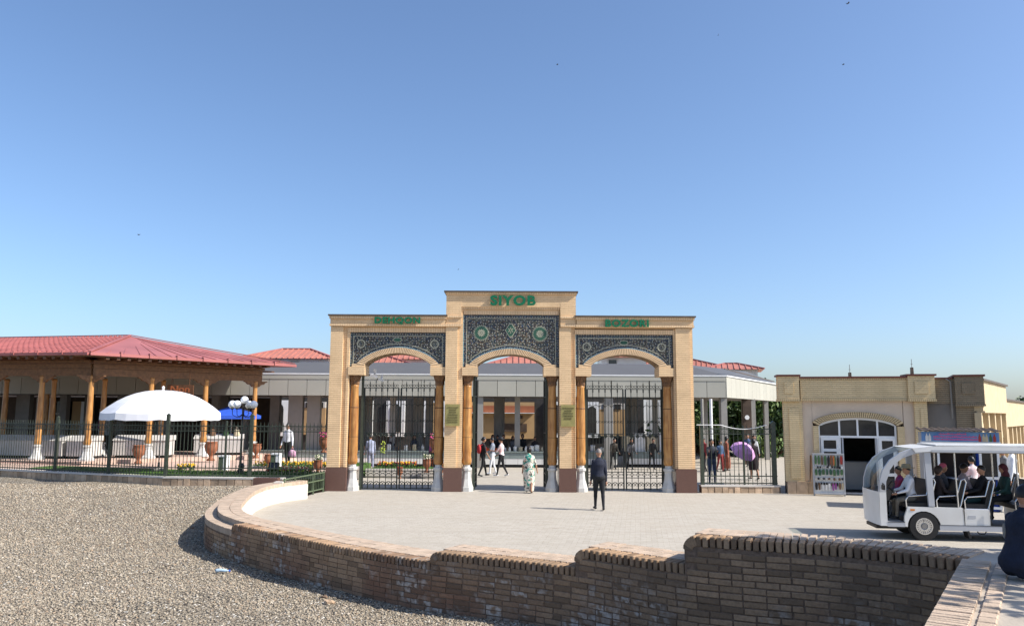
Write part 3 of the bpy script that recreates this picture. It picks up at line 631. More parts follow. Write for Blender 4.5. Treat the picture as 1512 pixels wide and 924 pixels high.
# slanting low rail to the gate
a, c = Vector((-6.92,24.75,0)), Vector((-6.42,27.75,0)); t = thing('hand_rail', 'low sage green metal railing running up to the left gate pier', 'railing', a)
d = (c - a); n = 22
for z in (.12, .42, .66): MB().bar(a + Vector((0,0,z)), c + Vector((0,0,z)), .035).build('rail', M['railgreen'], t, w=True)
b0 = MB().bar((0,0,.12), (0,0,.66), .016).build('baluster', M['railgreen'], t)
for i in range(1, n): inst(b0, t, d * (i / n))
for i in (0, .25, .72, 1.0): MB().bar(a + d*i, a + d*i + Vector((0,0,.70)), .05).build('post', M['railgreen'], t, w=True)
# ================================================================ MARKET GATE
GT = thing('market_gate', 'tan brick market gate with three arches and dark blue tile mosaic', 'gate', (0, G, 0))
def gx(px, py=600): return U(px, py, Y=G).x
def gzz(py, px=756): return U(px, py, Y=G).z
def gb(name, m, parent=None, **k): return lambda b: b.build(name, m, parent or GT, w=True, **k)
zb = gzz(691)            # top of granite
# shadow-gap reveals on the pier faces
piers = [(-6.42, -5.74, 6.10, 'l'), (-2.36, -1.74, 5.7, 'm'), (1.72, 2.26, 5.7, 'm2'), (5.78, 6.42, 6.10, 'r')]
WZ, CZ = 5.72, 6.98      # underside of wing cornice, top of the centre
D1 = G + 1.0
# pilasters: a proud face with a recessed strip beside it
PF = [(-6.42,-5.98,'L'), (-2.34,-1.92,'L'), (1.68,2.10,'R'), (5.80,6.30,'R')]
for i, (x0, x1, sd_) in enumerate(PF):
    xa, xb = [(-6.42,-5.74), (-2.34,-1.74), (1.68,2.24), (5.74,6.42)][i]
    b = MB(); b.box(x0, x1, G, G + .5, zb, WZ); b.box(xa, xb, G + .10, D1, zb - .002, WZ - .002); b.build('pier', M['brick'], GT, w=True)
    b = MB(); b.box(xa - .02, xb + .02, G - .03, D1 + .02, 0, zb - .004); b.build('granite_base', M['granite'], GT, w=True)
# stiles that frame the panels
for x0, x1, z0, z1 in ((-5.90,-5.74,3.7,WZ-.18), (-2.34,-2.22,3.7,WZ-.2), (-1.92,-1.78,3.7,6.3), (1.70,1.80,3.7,6.3), (2.12,2.26,3.7,WZ-.18), (5.72,5.84,3.7,WZ-.18)):
    pass
# the three openings: (x0, x1) panel, arch spring half width etc. in metres
ARCH = [dict(x0=gx(515,520), x1=gx(658,520), zt=gzz(491), zb=gzz(543), xs0=gx(537.5,540), xs1=gx(636,540), zs=gzz(540), za=gzz(522), xo0=gx(527,538), xo1=gx(645,536), zo=gzz(513.5), top=WZ),
        dict(x0=gx(683,520), x1=gx(826,520), zt=gzz(464), zb=gzz(541), xs0=gx(704,540), xs1=gx(803.5,540), zs=gzz(540), za=gzz(523), xo0=gx(695,532), xo1=gx(805,532), zo=gzz(514.5), top=6.6),
        dict(x0=gx(850,520), x1=gx(995,520), zt=gzz(492.5), zb=gzz(542), xs0=gx(872.5,540), xs1=gx(974,540), zs=gzz(540), za=gzz(522.5), xo0=gx(864,538), xo1=gx(983,536), zo=gzz(513.5), top=WZ)]
zc0, zc1 = gzz(554.5), gzz(542)
for k, A_ in enumerate(ARCH):
    n = 44; xm = (A_['xs0'] + A_['xs1']) / 2; hi = (A_['xs1'] - A_['xs0']) / 2; ho = hi + .27
    zi = lambda u: A_['zs'] + (A_['za'] - A_['zs']) * (1 - abs(u) ** 1.9) ** .75
    zo = lambda u: A_['zs'] + .04 + (A_['zo'] - A_['zs'] - .04) * (1 - abs(u) ** 1.9) ** .75
    us = [-1 + 2*i/n for i in range(n + 1)]
    inn = [(xm + hi*u, zi(u)) for u in us]; out = [(xm + ho*u, zo(u)) for u in us]
    # spandrel wall behind panel
    b = MB()
    for i in range(n):
        (xa, za), (xc, zc_) = inn[i], inn[i+1]; b.prism([(xa, za), (xc, zc_), (xc, A_['top']), (xa, A_['top'])], G + .30, D1 - .02, 'xz')
    b.box(A_['x0'] - .02, A_['xs0'], G + .30, D1 - .02, zc1, A_['top']); b.box(A_['xs1'], A_['x1'] + .02, G + .30, D1 - .02, zc1, A_['top'])
    b.build('spandrel', M['brickp'], GT, w=True)
    # mosaic panel
    b = MB()
    xe = [A_['x0']] + [o[0] for o in out] + [A_['x1']]; ze = [A_['zb']] + [o[1] for o in out] + [A_['zb']]
    b.box(A_['x0'], out[0][0], G + .16, G + .30, A_['zb'], A_['zt']); b.box(out[-1][0], A_['x1'], G + .16, G + .30, A_['zb'], A_['zt'])
    for i in range(n):
        (xa, za), (xc, zc_) = out[i], out[i+1]; b.prism([(xa, za), (xc, zc_), (xc, A_['zt']), (xa, A_['zt'])], G + .16, G + .30, 'xz')
    mp_ = b.build('mosaic_panel', M['mosaic'], GT, w=True)
    b = MB(); w_ = .12
    b.box(A_['x0'], A_['x1'], G + .15, G + .165, A_['zt'] - w_, A_['zt'] - .002); b.box(A_['x0'] + .001, A_['x0'] + w_, G + .149, G + .165, A_['zb'], A_['zt'] - w_); b.box(A_['x1'] - w_, A_['x1'] - .001, G + .149, G + .165, A_['zb'], A_['zt'] - w_)
    for i in range(n):
        (xa, za), (xc, zc_) = out[i], out[i+1]; b.prism([(xa, za), (xc, zc_), (xc, zc_ + w_), (xa, za + w_)], G + .148, G + .165, 'xz')
    b.build('mosaic_border', M['mosb'], mp_, w=True)
    b = MB(); q = .022      # cream fillets between field and border
    b.box(A_['x0'] + w_, A_['x1'] - w_, G + .143, G + .165, A_['zt'] - w_ - q, A_['zt'] - w_)
    for x in (A_['x0'] + w_, A_['x1'] - w_ - q): b.box(x, x + q, G + .144, G + .165, A_['zb'], A_['zt'] - w_ - q)
    for i in range(n):
        (xa, za), (xc, zc_) = out[i], out[i+1]; b.prism([(xa, za + w_), (xc, zc_ + w_), (xc, zc_ + w_ + q), (xa, za + w_ + q)], G + .142, G + .165, 'xz')
    b.build('mosaic_fillet', M['moscream'], mp_, w=True)
    b = MB()
    for i in range(n):
        (xa, za), (xc, zc_) = out[i], out[i+1]; b.prism([(xa, za - .005), (xc, zc_ - .005), (xc, zc_ + .035), (xa, za + .035)], G + .138, G + .165, 'xz')
    b.box(A_['x0'] + .002, A_['x0'] + .03, G + .14, G + .165, A_['zb'], A_['zt'] - .01); b.build('mosaic_edge', M['mosblue'], mp_, w=True)
    def rosette(cx, cz, r, npet, star=True):
        b = MB(); pts = []
        m_ = npet * 2
        for i in range(m_ * 2): a = math.pi * i / m_; rr = r * (1.0 if i % 2 == 0 else .82); pts.append((cx + rr*math.cos(a), cz + rr*math.sin(a)))
        b.prism(pts, G + .140, G + .165, 'xz'); b.build('rosette_rim', M['moscream'], mp_, w=True)
        b = MB(); b.prism([(cx + (x-cx)*.88, cz + (z-cz)*.88) for x, z in pts], G + .136, G + .15, 'xz'); b.build('rosette', M['mosgreen'] if star else M['mosb'], mp_, w=True)
        b = MB()
        for i in range(npet):
            a = 2*math.pi*i/npet; d_ = Vector((math.cos(a), math.sin(a))); e_ = Vector((-d_.y, d_.x)) * r * .07; o_ = Vector((cx, cz))
            b.prism([tuple(o_ + d_*r*.14 - e_*.4), tuple(o_ + d_*r*.34 - e_), tuple(o_ + d_*r*.5), tuple(o_ + d_*r*.34 + e_), tuple(o_ + d_*r*.14 + e_*.4)], G + .132, G + .14, 'xz')
        b.prism([(cx + r*.1*math.cos(a), cz + r*.1*math.sin(a)) for a in np.linspace(0, 6.28, 9)[:-1]], G + .131, G + .14, 'xz')
        b.build('rosette_petals', M['moscream'], mp_, w=True)
    def ring(cx, cz, r):
        b = MB(); m_ = 20
        for i in range(m_):
            a, c = 2*math.pi*i/m_, 2*math.pi*(i+1)/m_
            b.prism([(cx+r*math.cos(a), cz+r*math.sin(a)), (cx+r*math.cos(c), cz+r*math.sin(c)), (cx+r*.72*math.cos(c), cz+r*.72*math.sin(c)), (cx+r*.72*math.cos(a), cz+r*.72*math.sin(a))], G + .138, G + .165, 'xz')
        for i in range(8): a = math.pi*i/4; b.ball((cx + r*.42*math.cos(a), G + .158, cz + r*.42*math.sin(a)), r*.10, 5, 4)
        b.build('ring_medallion', M['moscream'], mp_, w=True)
    if k == 1:
        rosette(gx(710.5,491), gzz(491), .30, 12); rosette(gx(797.5,492), gzz(492), .30, 12)
        cx, cz = gx(754,487), gzz(487)
        b = MB(); pts = [(cx + .20*math.sin(a)*(1 - .35*abs(math.sin(2*a))), cz + .25*math.cos(a)) for a in np.linspace(0, 6.283, 25)[:-1]]
        b.prism(pts, G + .14, G + .165, 'xz'); b.build('medallion_rim', M['moscream'], mp_, w=True)
        b = MB(); b.prism([(cx + (x-cx)*.86, cz + (z-cz)*.86) for x, z in pts], G + .136, G + .15, 'xz'); b.build('medallion', M['mosgreen'], mp_, w=True)
        b = MB(); 
        for i in range(6): a = math.pi*i/3; b.ball((cx + .08*math.sin(a), G + .138, cz + .09*math.cos(a)), .022, 5, 4, (1,.4,1))
        b.tube(arc(cx, cz, .045, 0, 360, 10, G+.136)[:-1], .008, 4, True); b.build('medallion_flower', M['moscream'], mp_, w=True)
    else:
        for c_ in (((532,508),(641,508)) if k == 0 else ((867,511),(978,511))): ring(gx(*c_), gzz(c_[1]), .155)
        cx, cz = (gx(586,502), gzz(502)) if k == 0 else (gx(922,504.5), gzz(504.5))
        b = MB(); b.prism([(cx + .16*math.cos(a)*(1+.1*math.cos(8*a)), cz + .085*math.sin(a)*(1+.1*math.cos(8*a))) for a in np.linspace(0, 6.283, 33)[:-1]], G + .14, G + .165, 'xz'); b.build('medallion_rim', M['moscream'], mp_, w=True)
        b = MB(); b.prism([(cx + .135*math.cos(a), cz + .065*math.sin(a)) for a in np.linspace(0, 6.283, 17)[:-1]], G + .136, G + .15, 'xz'); b.build('medallion', M['mosgreen'], mp_, w=True)
    # arch ring: mortar band with voussoir bricks standing proud
    b = MB()
    for i in range(n):
        (xa, za), (xc, zc_), (xo, zo_), (xp, zp_) = inn[i], inn[i+1], out[i], out[i+1]
        b.prism([(xa, za), (xc, zc_), (xp, zp_), (xo, zo_)], G + .06, D1 - .04, 'xz')
    rb = b.build('arch_ring', M['mortar'], GT, w=True)
    b = MB(); nv = 46
    for i in range(nv):
        u0, u1 = -1 + 2*(i+.18)/nv, -1 + 2*(i+.82)/nv
        b.prism([(xm+hi*u0, zi(u0)+.004), (xm+hi*u1, zi(u1)+.004), (xm+ho*u1, zo(u1)-.004), (xm+ho*u0, zo(u0)-.004)], G + .035, G + .07, 'xz')
    b.build('voussoirs', M['brickp'], rb, w=True, kind='stuff')
    # corbels
    for sx, xa, xb in ((0, A_['x0'] - .01, A_['xs0'] + .02), (1, A_['xs1'] - .02, A_['x1'] + .01)):
        b = MB(); b.box(xa, xb, G + .03, D1 - .06, zc0, zc1); b.box(xa + (.12 if sx == 0 else .003), xb - (.003 if sx == 0 else .12), G + .045, G + .3, zc1, zc1 + .10)
        b.build('corbel', M['brick'], GT, w=True)
# soldier frames above panels and wall faces up to the cornice
for (x0, x1, z0, z1, dep, mm) in ((ARCH[0]['x0']-.08, ARCH[0]['x1']+.02, ARCH[0]['zt'], ARCH[0]['zt']+.16, .06, 'soldier'), (ARCH[2]['x0']-.02, ARCH[2]['x1']+.08, ARCH[2]['zt'], ARCH[2]['zt']+.16, .06, 'soldier'), (ARCH[1]['x0']+.02, ARCH[1]['x1']-.02, ARCH[1]['zt'], ARCH[1]['zt']+.13, .10, 'soldier')):
    MB().box(x0, x1, G + dep, G + .34, z0, z1).build('soldier_course', M[mm], GT, w=True)
for (x0, x1, zt_) in ((ARCH[0]['x0']-.085, ARCH[0]['x0'], ARCH[0]['zt']), (ARCH[0]['x1'], ARCH[0]['x1']+.03, ARCH[0]['zt']), (ARCH[2]['x0']-.03, ARCH[2]['x0'], ARCH[2]['zt']), (ARCH[2]['x1'], ARCH[2]['x1']+.085, ARCH[2]['zt'])):
    MB().box(x0, x1, G + .062, G + .5, zb, zt_ - .003).build('panel_stile', M['brick'], GT, w=True)
for x0, x1 in ((-1.93, ARCH[1]['x0']), (ARCH[1]['x1'], 1.70)): MB().box(x0, x1, G + .07, G + .5, zb, 6.36).build('panel_stile', M['brick'], GT, w=True)
zw0 = ARCH[0]['zt'] + .16; zw1 = gzz(482.5)
for x0, x1 in ((-6.36, -2.34), (2.27, 6.36)):
    MB().box(x0, x1, G + .09, D1, zw0, zw1).build('frieze_wall', M['brick'], GT, w=True)
    xa, xb = (x0 - .10, x1 - .0) if x0 < 0 else (x0, x1 + .10)
    MB().box(xa, xb, G - .06, D1 + .05, zw1, zw1 + .075).build('soldier_course', M['soldier'], GT, w=True)
    MB().box(xa + .02, xb - .02, G - .035, D1 + .03, zw1 + .075, 6.00).build('cornice', M['brick'], GT, w=True)
    MB().box(xa - .01, xb + .01, G - .09, D1 + .06, 6.00, 6.09).build('soldier_course', M['soldier'], GT, w=True)
    MB().box(xa - .05, xb + .05, G - .14, D1 + .1, 6.093, 6.145).build('coping', M['cap'], GT, w=True)
# centre block above the wings: side faces, sign band
zf0 = gzz(462); zf1 = gzz(457)
b = MB(); b.box(-2.34, -1.80, G + .0, D1 + .04, WZ, 6.90); b.build('centre_shoulder', M['brick'], GT, w=True); MB().box(1.72, 2.27, G + .0, D1 + .04, WZ, 6.90).build('centre_shoulder', M['brick'], GT, w=True)
MB().box(-2.36, 2.29, G - .04, D1 + .05, 5.66, 5.75).build('soldier_course', M['soldier'], GT, w=True) if False else None
for x0, x1 in ((-2.38, -1.80), (1.72, 2.31)):
    MB().box(x0, x1, G - .05, G + .3, zw1 + .01, zw1 + .09).build('soldier_course', M['soldier'], GT, w=True)
    MB().box(x0, x1, G - .05, G + .3, 6.05, 6.12).build('soldier_course', M['soldier'], GT, w=True)
zs0 = gzz(453)
MB().box(-1.80, 1.72, G + .11, D1, ARCH[1]['zt'] + .13, zs0 - .08).build('frieze_wall', M['brick'], GT, w=True)
MB().box(-1.80, 1.72, G + .05, D1, zs0 - .08, zs0).build('soldier_course', M['soldier'], GT, w=True)
MB().box(-1.80, 1.72, G + .005, D1, zs0, 6.90).build('sign_band', M['brick'], GT, w=True)
MB().box(-2.37, 2.30, G - .05, D1 + .05, 6.90, 6.965).build('soldier_course', M['soldier'], GT, w=True)
MB().box(-2.42, 2.35, G - .10, D1 + .1, 6.967, 7.015).build('coping', M['cap'], GT, w=True)
# signs
def sign(txt, x0, x1, z0, z1, y, label):
    me = text_mesh(txt, x1 - x0, z1 - z0, .05, bold=.04, space=1.12); me.materials.append(M['letter'])
    o = bpy.data.objects.new('sign_letters', me); C.objects.link(o); o.location = ((x0+x1)/2, y, z0); return tag(o, label, 'sign')
sign('SIYOB', gx(724,444), gx(791,444), gzz(451.5), gzz(436.5), G - .065, 'green raised letters SIYOB on the taller middle part of the gate')
sign('DEHQON', gx(554,475), gx(621,475), gzz(480.5), gzz(469.5), G - .10, 'green raised letters DEHQON above the left arch')
sign('BOZORI', gx(893,476), gx(957,476), gzz(482.5), gzz(471.5), G - .10, 'green raised letters BOZORI above the right arch')
# plaques
def plaque(px0, px1, rows, label):
    x0, x1, z0, z1 = gx(px0,613), gx(px1,613), gzz(629), gzz(597); t = thing('wall_plaque', label, 'plaque', ((x0+x1)/2, G - .03, z0))
    b = MB(); b.box(x0, x1, G - .10, G - .004, z0, z1); b.build('plate', M['plaque'], t, w=True)
    z = z1 - .10
    for r_, h, wf in rows:
        me = text_mesh(r_, (x1-x0)*wf, h, .01, .01); me.materials.append(M['plaqtext']); o = bpy.data.objects.new('engraved_line', me); C.objects.link(o); o.parent = t
        o.location = (0, -.074, z - h - z0); z -= h + .045
plaque(658, 679, [('SAMARQAND', .035, .8), ('SHAHAR', .035, .5), ('SIYOB', .045, .5), ('DEHQON', .045, .68), ('BOZORI', .045, .68), ('SAMARQAND', .03, .8), ('SIYOB BOZORI', .03, .7)], 'olive metal plaque on the pier left of the middle opening')
plaque(828, 849, [('SIYOB DEHQON', .045, .8), ('BOZORI', .045, .5), ('SAMARQAND', .04, .7), ('THE SIYOB', .045, .7), ('BAZAAR', .045, .5)], 'olive metal plaque on the pier right of the middle opening')
# wooden columns on marble bases
def column(px, wtop):
    x = gx(px, 640); c_ = thing('tmp', None, None, (x, G + .30, 0)); y = G + .30
    z1 = gzz(554.5); zs = gzz(687.5)
    b = MB(); pr = [(.10, zs), (.155, zs + .04), (.175, zs + .14), (.16, zs + .26), (.15, zs + .34), (.165, zs + .5), (.155, z1 - 1.1), (.135, z1 - .42), (.15, z1 - .38), (.135, z1 - .34)]
    b.lathe(x, y, pr, 14)
    o = b.build('column', M['wood'], GT, w=True, smooth=True)
    b = MB(); b.lathe(x, y, [(.137, z1 - .34), (.15, z1 - .30), (.14, z1 - .2), (.175, z1 - .12), (.19, z1 - .0)], 24, wob=lambda a, z: 1 + .12*math.cos(a*8))
    for i in range(8):
        a = math.pi*i/4; b.prism([(x + .20*math.cos(a) - .03, z1 - .02), (x + .20*math.cos(a) + .03, z1 - .02), (x + .16*math.cos(a), z1 - .22)], y + .17*math.sin(a) - .02, y + .17*math.sin(a) + .02, 'xz')
    b.box(x - .21, x + .21, y - .21, y + .3, z1 - .02, z1 + .01); b.build('capital', M['carve'], o, w=True)
    b = MB(); P_ = [(.24, 0), (.24, .14), (.225, .15), (.15, .42), (.135, .62), (.14, .70), (.175, .72), (.175, .80), (.12, .82), (.115, zs + .01)]
    b.lathe(x, y, [(r*1.06, z) for r, z in P_], 8, ph=math.pi/8); b.build('stone_base', M['stone'], o, w=True)
    for zz in (zs + .95, z1 - 1.15): MB().lathe(x, y, [(.158, zz), (.167, zz + .015), (.158, zz + .03)], 14).build('column_band', M['wooddark'], o, w=True)
    bpy.data.objects.remove(c_)
for px in (519.5, 647, 689, 816, 858.5, 988.5): column(px, 0)
# iron leaves
def leaf(parent, x0, x1, name='gate_leaf', y=G + .55, zt=None, M_=None, closed=True):
    """a leaf drawn in the XZ plane at depth y between x0 and x1"""
    zt = zt or gzz(573); m_ = M['ironb']; w_ = x1 - x0; n = 6; e = w_ / n
    b = MB()
    for x in (x0 + .02, x1 - .02): b.bar((x, y, .04), (x, y, zt), .045)
    zz = [.06, .24, gzz(706), gzz(697), gzz(672), gzz(640.5), gzz(648), gzz(622), gzz(586), gzz(588.5), zt]
    for z in (.06, gzz(697.5), gzz(706), gzz(640.5), gzz(586), zt): b.bar((x0, y, z), (x1, y, z), .026)
    fr_ = b.build('frame', m_, parent, w=True)
    pm = None
    for i in range(1, n * 2):
        x = x0 + i * e / 2; full = i % 2 == 0
        if full:
            zt2 = gzz(566 - (3 if i in (4,8) else 0)); b = MB().bar((x, y, .05), (x, y, zt2), .021); b.prism([(x-.02, zt2-.03), (x+.02, zt2-.03), (x, zt2+.10)], y-.006, y+.006, 'xz')
            b.bar((x, y, zt - .12), (x, y, zt - .0), .04); b.bar((x, y, .04), (x, y, .2), .035)
        else:
            b = MB().bar((x, y, gzz(697)), (x, y, gzz(592)), .015)
        b.build('bar', m_, parent, w=True)
    b = MB()
    for i in range(n):
        xc = x0 + (i + .5) * e
        for sx in (-1, 1):
            b.tube(arc(xc + sx*e*.22, zt + .085, e*.2, 0, 330, 8, y), .009, 4)
            b.tube(arc(xc + sx*e*.24, gzz(716.5), e*.2, -90, 240, 8, y), .010, 4)
            b.tube(arc(xc + sx*e*.24, gzz(622), e*.17, 90, 400, 7, y), .008, 4)
        b.tube(arc(xc, gzz(716.5)-.02, e*.46, 0, 180, 8, y + .001), .012, 4)
        # lattice of crossed arcs between the two low rails
        za, zb_ = gzz(706), gzz(697.5)
        b.tube(arc(xc, za, e*.5, 0, 180, 8, y + .002), .009, 4); b.tube(arc(xc, zb_ + .02, e*.5, 180, 360, 8, y - .002), .009, 4)
        if i % 1 == 0: b.tube(arc(xc, gzz(597) - e*.5, e*.5, 0, 180, 8, y), .010, 4)
    b.build('scrollwork', m_, parent, w=True, kind='stuff')
    b = MB(); dmd = []
    for i in range(1, n):
        xc = x0 + i * e; zc_ = gzz(643.5); r_ = e * .36
        q = [(xc, y, zc_ + r_), (xc + r_, y, zc_), (xc, y, zc_ - r_), (xc - r_, y, zc_)]; b.tube(q, .012, 4, True)
        b.bar((xc + r_, y, zc_), (xc + e - r_, y, zc_), .012) if i < n - 1 else None
        MB().prism([(xc, zc_ + r_*.8), (xc + r_*.8, zc_), (xc, zc_ - r_*.8), (xc - r_*.8, zc_)], y - .003, y + .003, 'xz').build('diamond_plate', m_, parent, w=True)
    b.build('diamond_band', M['iron'], parent, w=True)
for (a_, c_, lab) in ((531, 641, 'closed black iron double gate in the left arch'), (868, 983, 'closed black iron double gate in the right arch')):
    xa, xb = gx(a_, 640), gx(c_, 640); t = thing('iron_gate', lab, 'iron gate', ((xa+xb)/2, G + .55, 0)); xm = (xa + xb)/2
    for s_ in (xa - .03, xb + .03): MB().box(s_ - .04, s_ + .04, G + .50, G + .60, 0, 4.0).build('gate_post', M['iron'], t, w=True)
    leaf(t, xa + .02, xm - .025); leaf(t, xm + .025, xb - .02)
    MB().box(xm - .10, xm - .03, G + .52, G + .58, 1.35, 1.5).build('lock', M['black'], t, w=True)
# centre leaves folded back into the court
for sx, px, lab in ((1, 698.5, 'black iron gate leaf folded back on the left of the open middle arch'), (-1, 808.5, 'black iron gate leaf folded back on the right of the open middle arch')):
    x = gx(px, 640); t = thing('open_gate_leaf', lab, 'iron gate', (x, G + .5, 0), rz=R(90 - 3*sx))
    MB().box(-.04, .04, -.04, .04, 0, 4.05).build('gate_post', M['iron'], t)
    fr_ = MB()
    for q in (.05, 1.12): fr_.bar((q, 0, .04), (q, 0, 3.9), .045)
    for z in (.06, .24, .55, .75, 2.0, 3.3, 3.9): fr_.bar((.05, 0, z), (1.12, 0, z), .028)
    fr_.build('frame', M['ironb'], t)
    for i in range(1, 9): MB().bar((.05 + i*.12, 0, .05), (.05 + i*.12, 0, 4.1 if i % 2 else 3.9), .016).build('bar', M['ironb'], t)
    b = MB()
    for i in range(5): b.tube(arc(.16 + i*.21, 3.99, .08, 0, 330, 8, 0), .009, 4); b.tube(arc(.16 + i*.21, .15, .08, 0, 330, 8, 0), .009, 4)
    b.build('scrollwork', M['ironb'], t)
# cameras
def camera_box(x, y, z, s, lab, m1):
    t = thing('security_camera', lab, 'camera', (x, y, z)); b = MB(); b.bar((-.12*s,0,.07*s), (.1*s,0,.02*s), .07*s); b.build('housing', m1, t); b = MB(); b.bar((0,0,.05*s), (0,.12*s,.16*s), .03*s); b.box(-.04*s,.04*s,.10*s,.14*s,.1*s,.25*s); b.build('bracket', m1, t)
    MB().tube([(-.125*s,0,.075*s),(-.15*s,0,.085*s)], .03*s, 8).build('lens', M['black'], t)
camera_box(gx(548,554), G + .62, gzz(557), 1.2, 'small white security camera hung under the left arch', M['white'])
camera_box(gx(556,559), G + 1.0, gzz(562), 1.0, 'small white dome camera lower down behind the left arch', M['white'])
# ================================================================ COVERED MARKET
MZ = -0.12; MY = 42.0; HX = lambda px: U(px, 620, Y=MY).x; HZ = lambda py: U(750, py, Y=MY).z
MK = thing('market_hall', 'long low grey market hall with cream panel fascia behind the gate', 'market hall', (-0.2, MY, MZ))
fz0, fz1, XL, XR = HZ(585), HZ(554), -34.0, HX(1073)
e_ = U(1150, 582, Y=54); XE, YE = e_.x, 54.0
MB().prism([(XL, MY+.15), (XR-.1, MY+.15), (XE-.2, YE), (XE-5.5, YE), (XR-4.5, 49.6), (XL, 49.6)], fz0+.02, fz0+.16).build('soffit', M['conc'], MK, w=True)
MB().prism([(XL, MY-.06), (XR+.07, MY-.06), (XE+.15, YE), (XE-5.6, YE), (XR-4.6, 49.7), (XL, 49.7)], fz1, fz1 + .06).build('eave_strip', M['white'], MK, w=True)
b = MB(); zr = HZ(537.5) + .25
vs = [(XL, MY+.05, fz1+.06), (XR, MY+.05, fz1+.06), (XE, YE, fz1+.06), (XE-5.5, YE, fz1+.06), (XR-4.5, 49.6, fz1+.06), (XL, 49.6, fz1+.06), (XL, MY+3.2, zr), (XR-1.6, MY+3.2, zr), (XE-2.6, YE-1.5, zr), (XE-4, YE-1.5, zr), (XR-3.4, 48.0, zr), (XL, 48.0, zr)]
b.add(vs, [(0,1,7,6), (1,2,8,7), (2,3,9,8), (3,4,10,9), (4,5,11,10), (5,0,6,11), (6,7,8,9,10,11)]); b.build('roof_slope', M['greyroof'], MK, w=True)
zpl = HZ(561)
MB().box(XL, XR, MY - .04, MY + .10, zpl + .004, fz1 - .003).build('fascia_strip', M['panel'], MK, w=True)
x = XR - 1.0
while x > XL: MB().box(x + .012, x + .988, MY - .02, MY + .04, fz0, zpl).build('fascia_panel', M['panel'], MK, w=True); x -= 1.0
MB().box(XL, XR, MY + .04, MY + .12, fz0 + .01, fz1 - .01).build('fascia_back', M['dark'], MK, w=True)
a_, c_ = Vector((XR+.01, MY - .02, 0)), Vector((XE, YE, 0)); dd = (c_ - a_).normalized(); L_ = (c_ - a_).length; nn = Vector((dd.y, -dd.x, 0))
for i in range(14):
    p = a_ + dd * ((i + .5) * L_ / 14); MB().obox((p.x, p.y, (fz0+fz1)/2), (L_/14 - .015, .06, fz1 - fz0 - .004), math.atan2(dd.y, dd.x)).build('fascia_panel', M['panel'], MK, w=True)
MB().obox(((a_+c_)/2 + Vector((-.08,0.06,(fz0+fz1)/2)))[:], (L_, .06, fz1-fz0-.03), math.atan2(dd.y, dd.x)).build('fascia_back', M['dark'], MK, w=True)
MB().bar((XR,MY+.2,fz1+.42),(XE-.6,YE-1,fz1+.2),.05).build('roof_edge_trim', M['cap'], MK, w=True)
def pillar(p0, p1, dy=0.0, d_=.45, m_='pillar'):
    k = (MY + dy)/MY; MB().box(HX(p0)*k, HX(p1)*k, MY + dy + .1, MY + dy + .1 + d_, MZ, fz0 + .03).build('pillar', M[m_], MK, w=True)
for p0, p1 in ((700,713),(893,906),(1066,1075)): pillar(p0, p1)
for p0, p1 in ((424,445),(452,471)): pillar(p0, p1, 1.2)
for p0, p1 in ((397,411),(30,40),(85,95),(170,180),(240,250),(310,320),(355,364)): pillar(p0, p1, 2.4, .4, 'conc')
for p0, p1, dy in ((760,768,1.0),(575,583,2),(610,624,4),(536,548,4),(735,745,5.5),(925,935,4),(965,972,4),(1040,1046,3),(1098,1110,5.0),(1110,1117,5.2),(1130,1136,9)): pillar(p0, p1, dy, .3)
for px in (1037, 1050): MB().tube([(HX(px)*.97, MY*.97, -.1), (HX(px)*.97, MY*.97, fz0-.1)], .075, 10).build('drain_pipe', M['white'] if px > 1045 else M['pillar'], MK, w=True)
x = XL + 2
while x < 9:
    for y in (46,): MB().box(x - .2, x + .2, y - .2, y + .2, MZ, fz0 + .03).build('pillar', M['conc'], MK, w=True)
    x += 3.9
MB().box(HX(1097.5)*1.1, HX(1110)*1.1, MY*1.1, MY*1.1+.2, MZ, fz0).build('clock_pier', M['darkbrown'], MK, w=True)
MB().tube([(HX(1103)*1.1, MY*1.1-.02, U(1103,616,Y=MY*1.1).z), (HX(1103)*1.1, MY*1.1-.05, U(1103,616,Y=MY*1.1).z)], .13, 16).build('wall_clock', M['white'], MK, w=True)
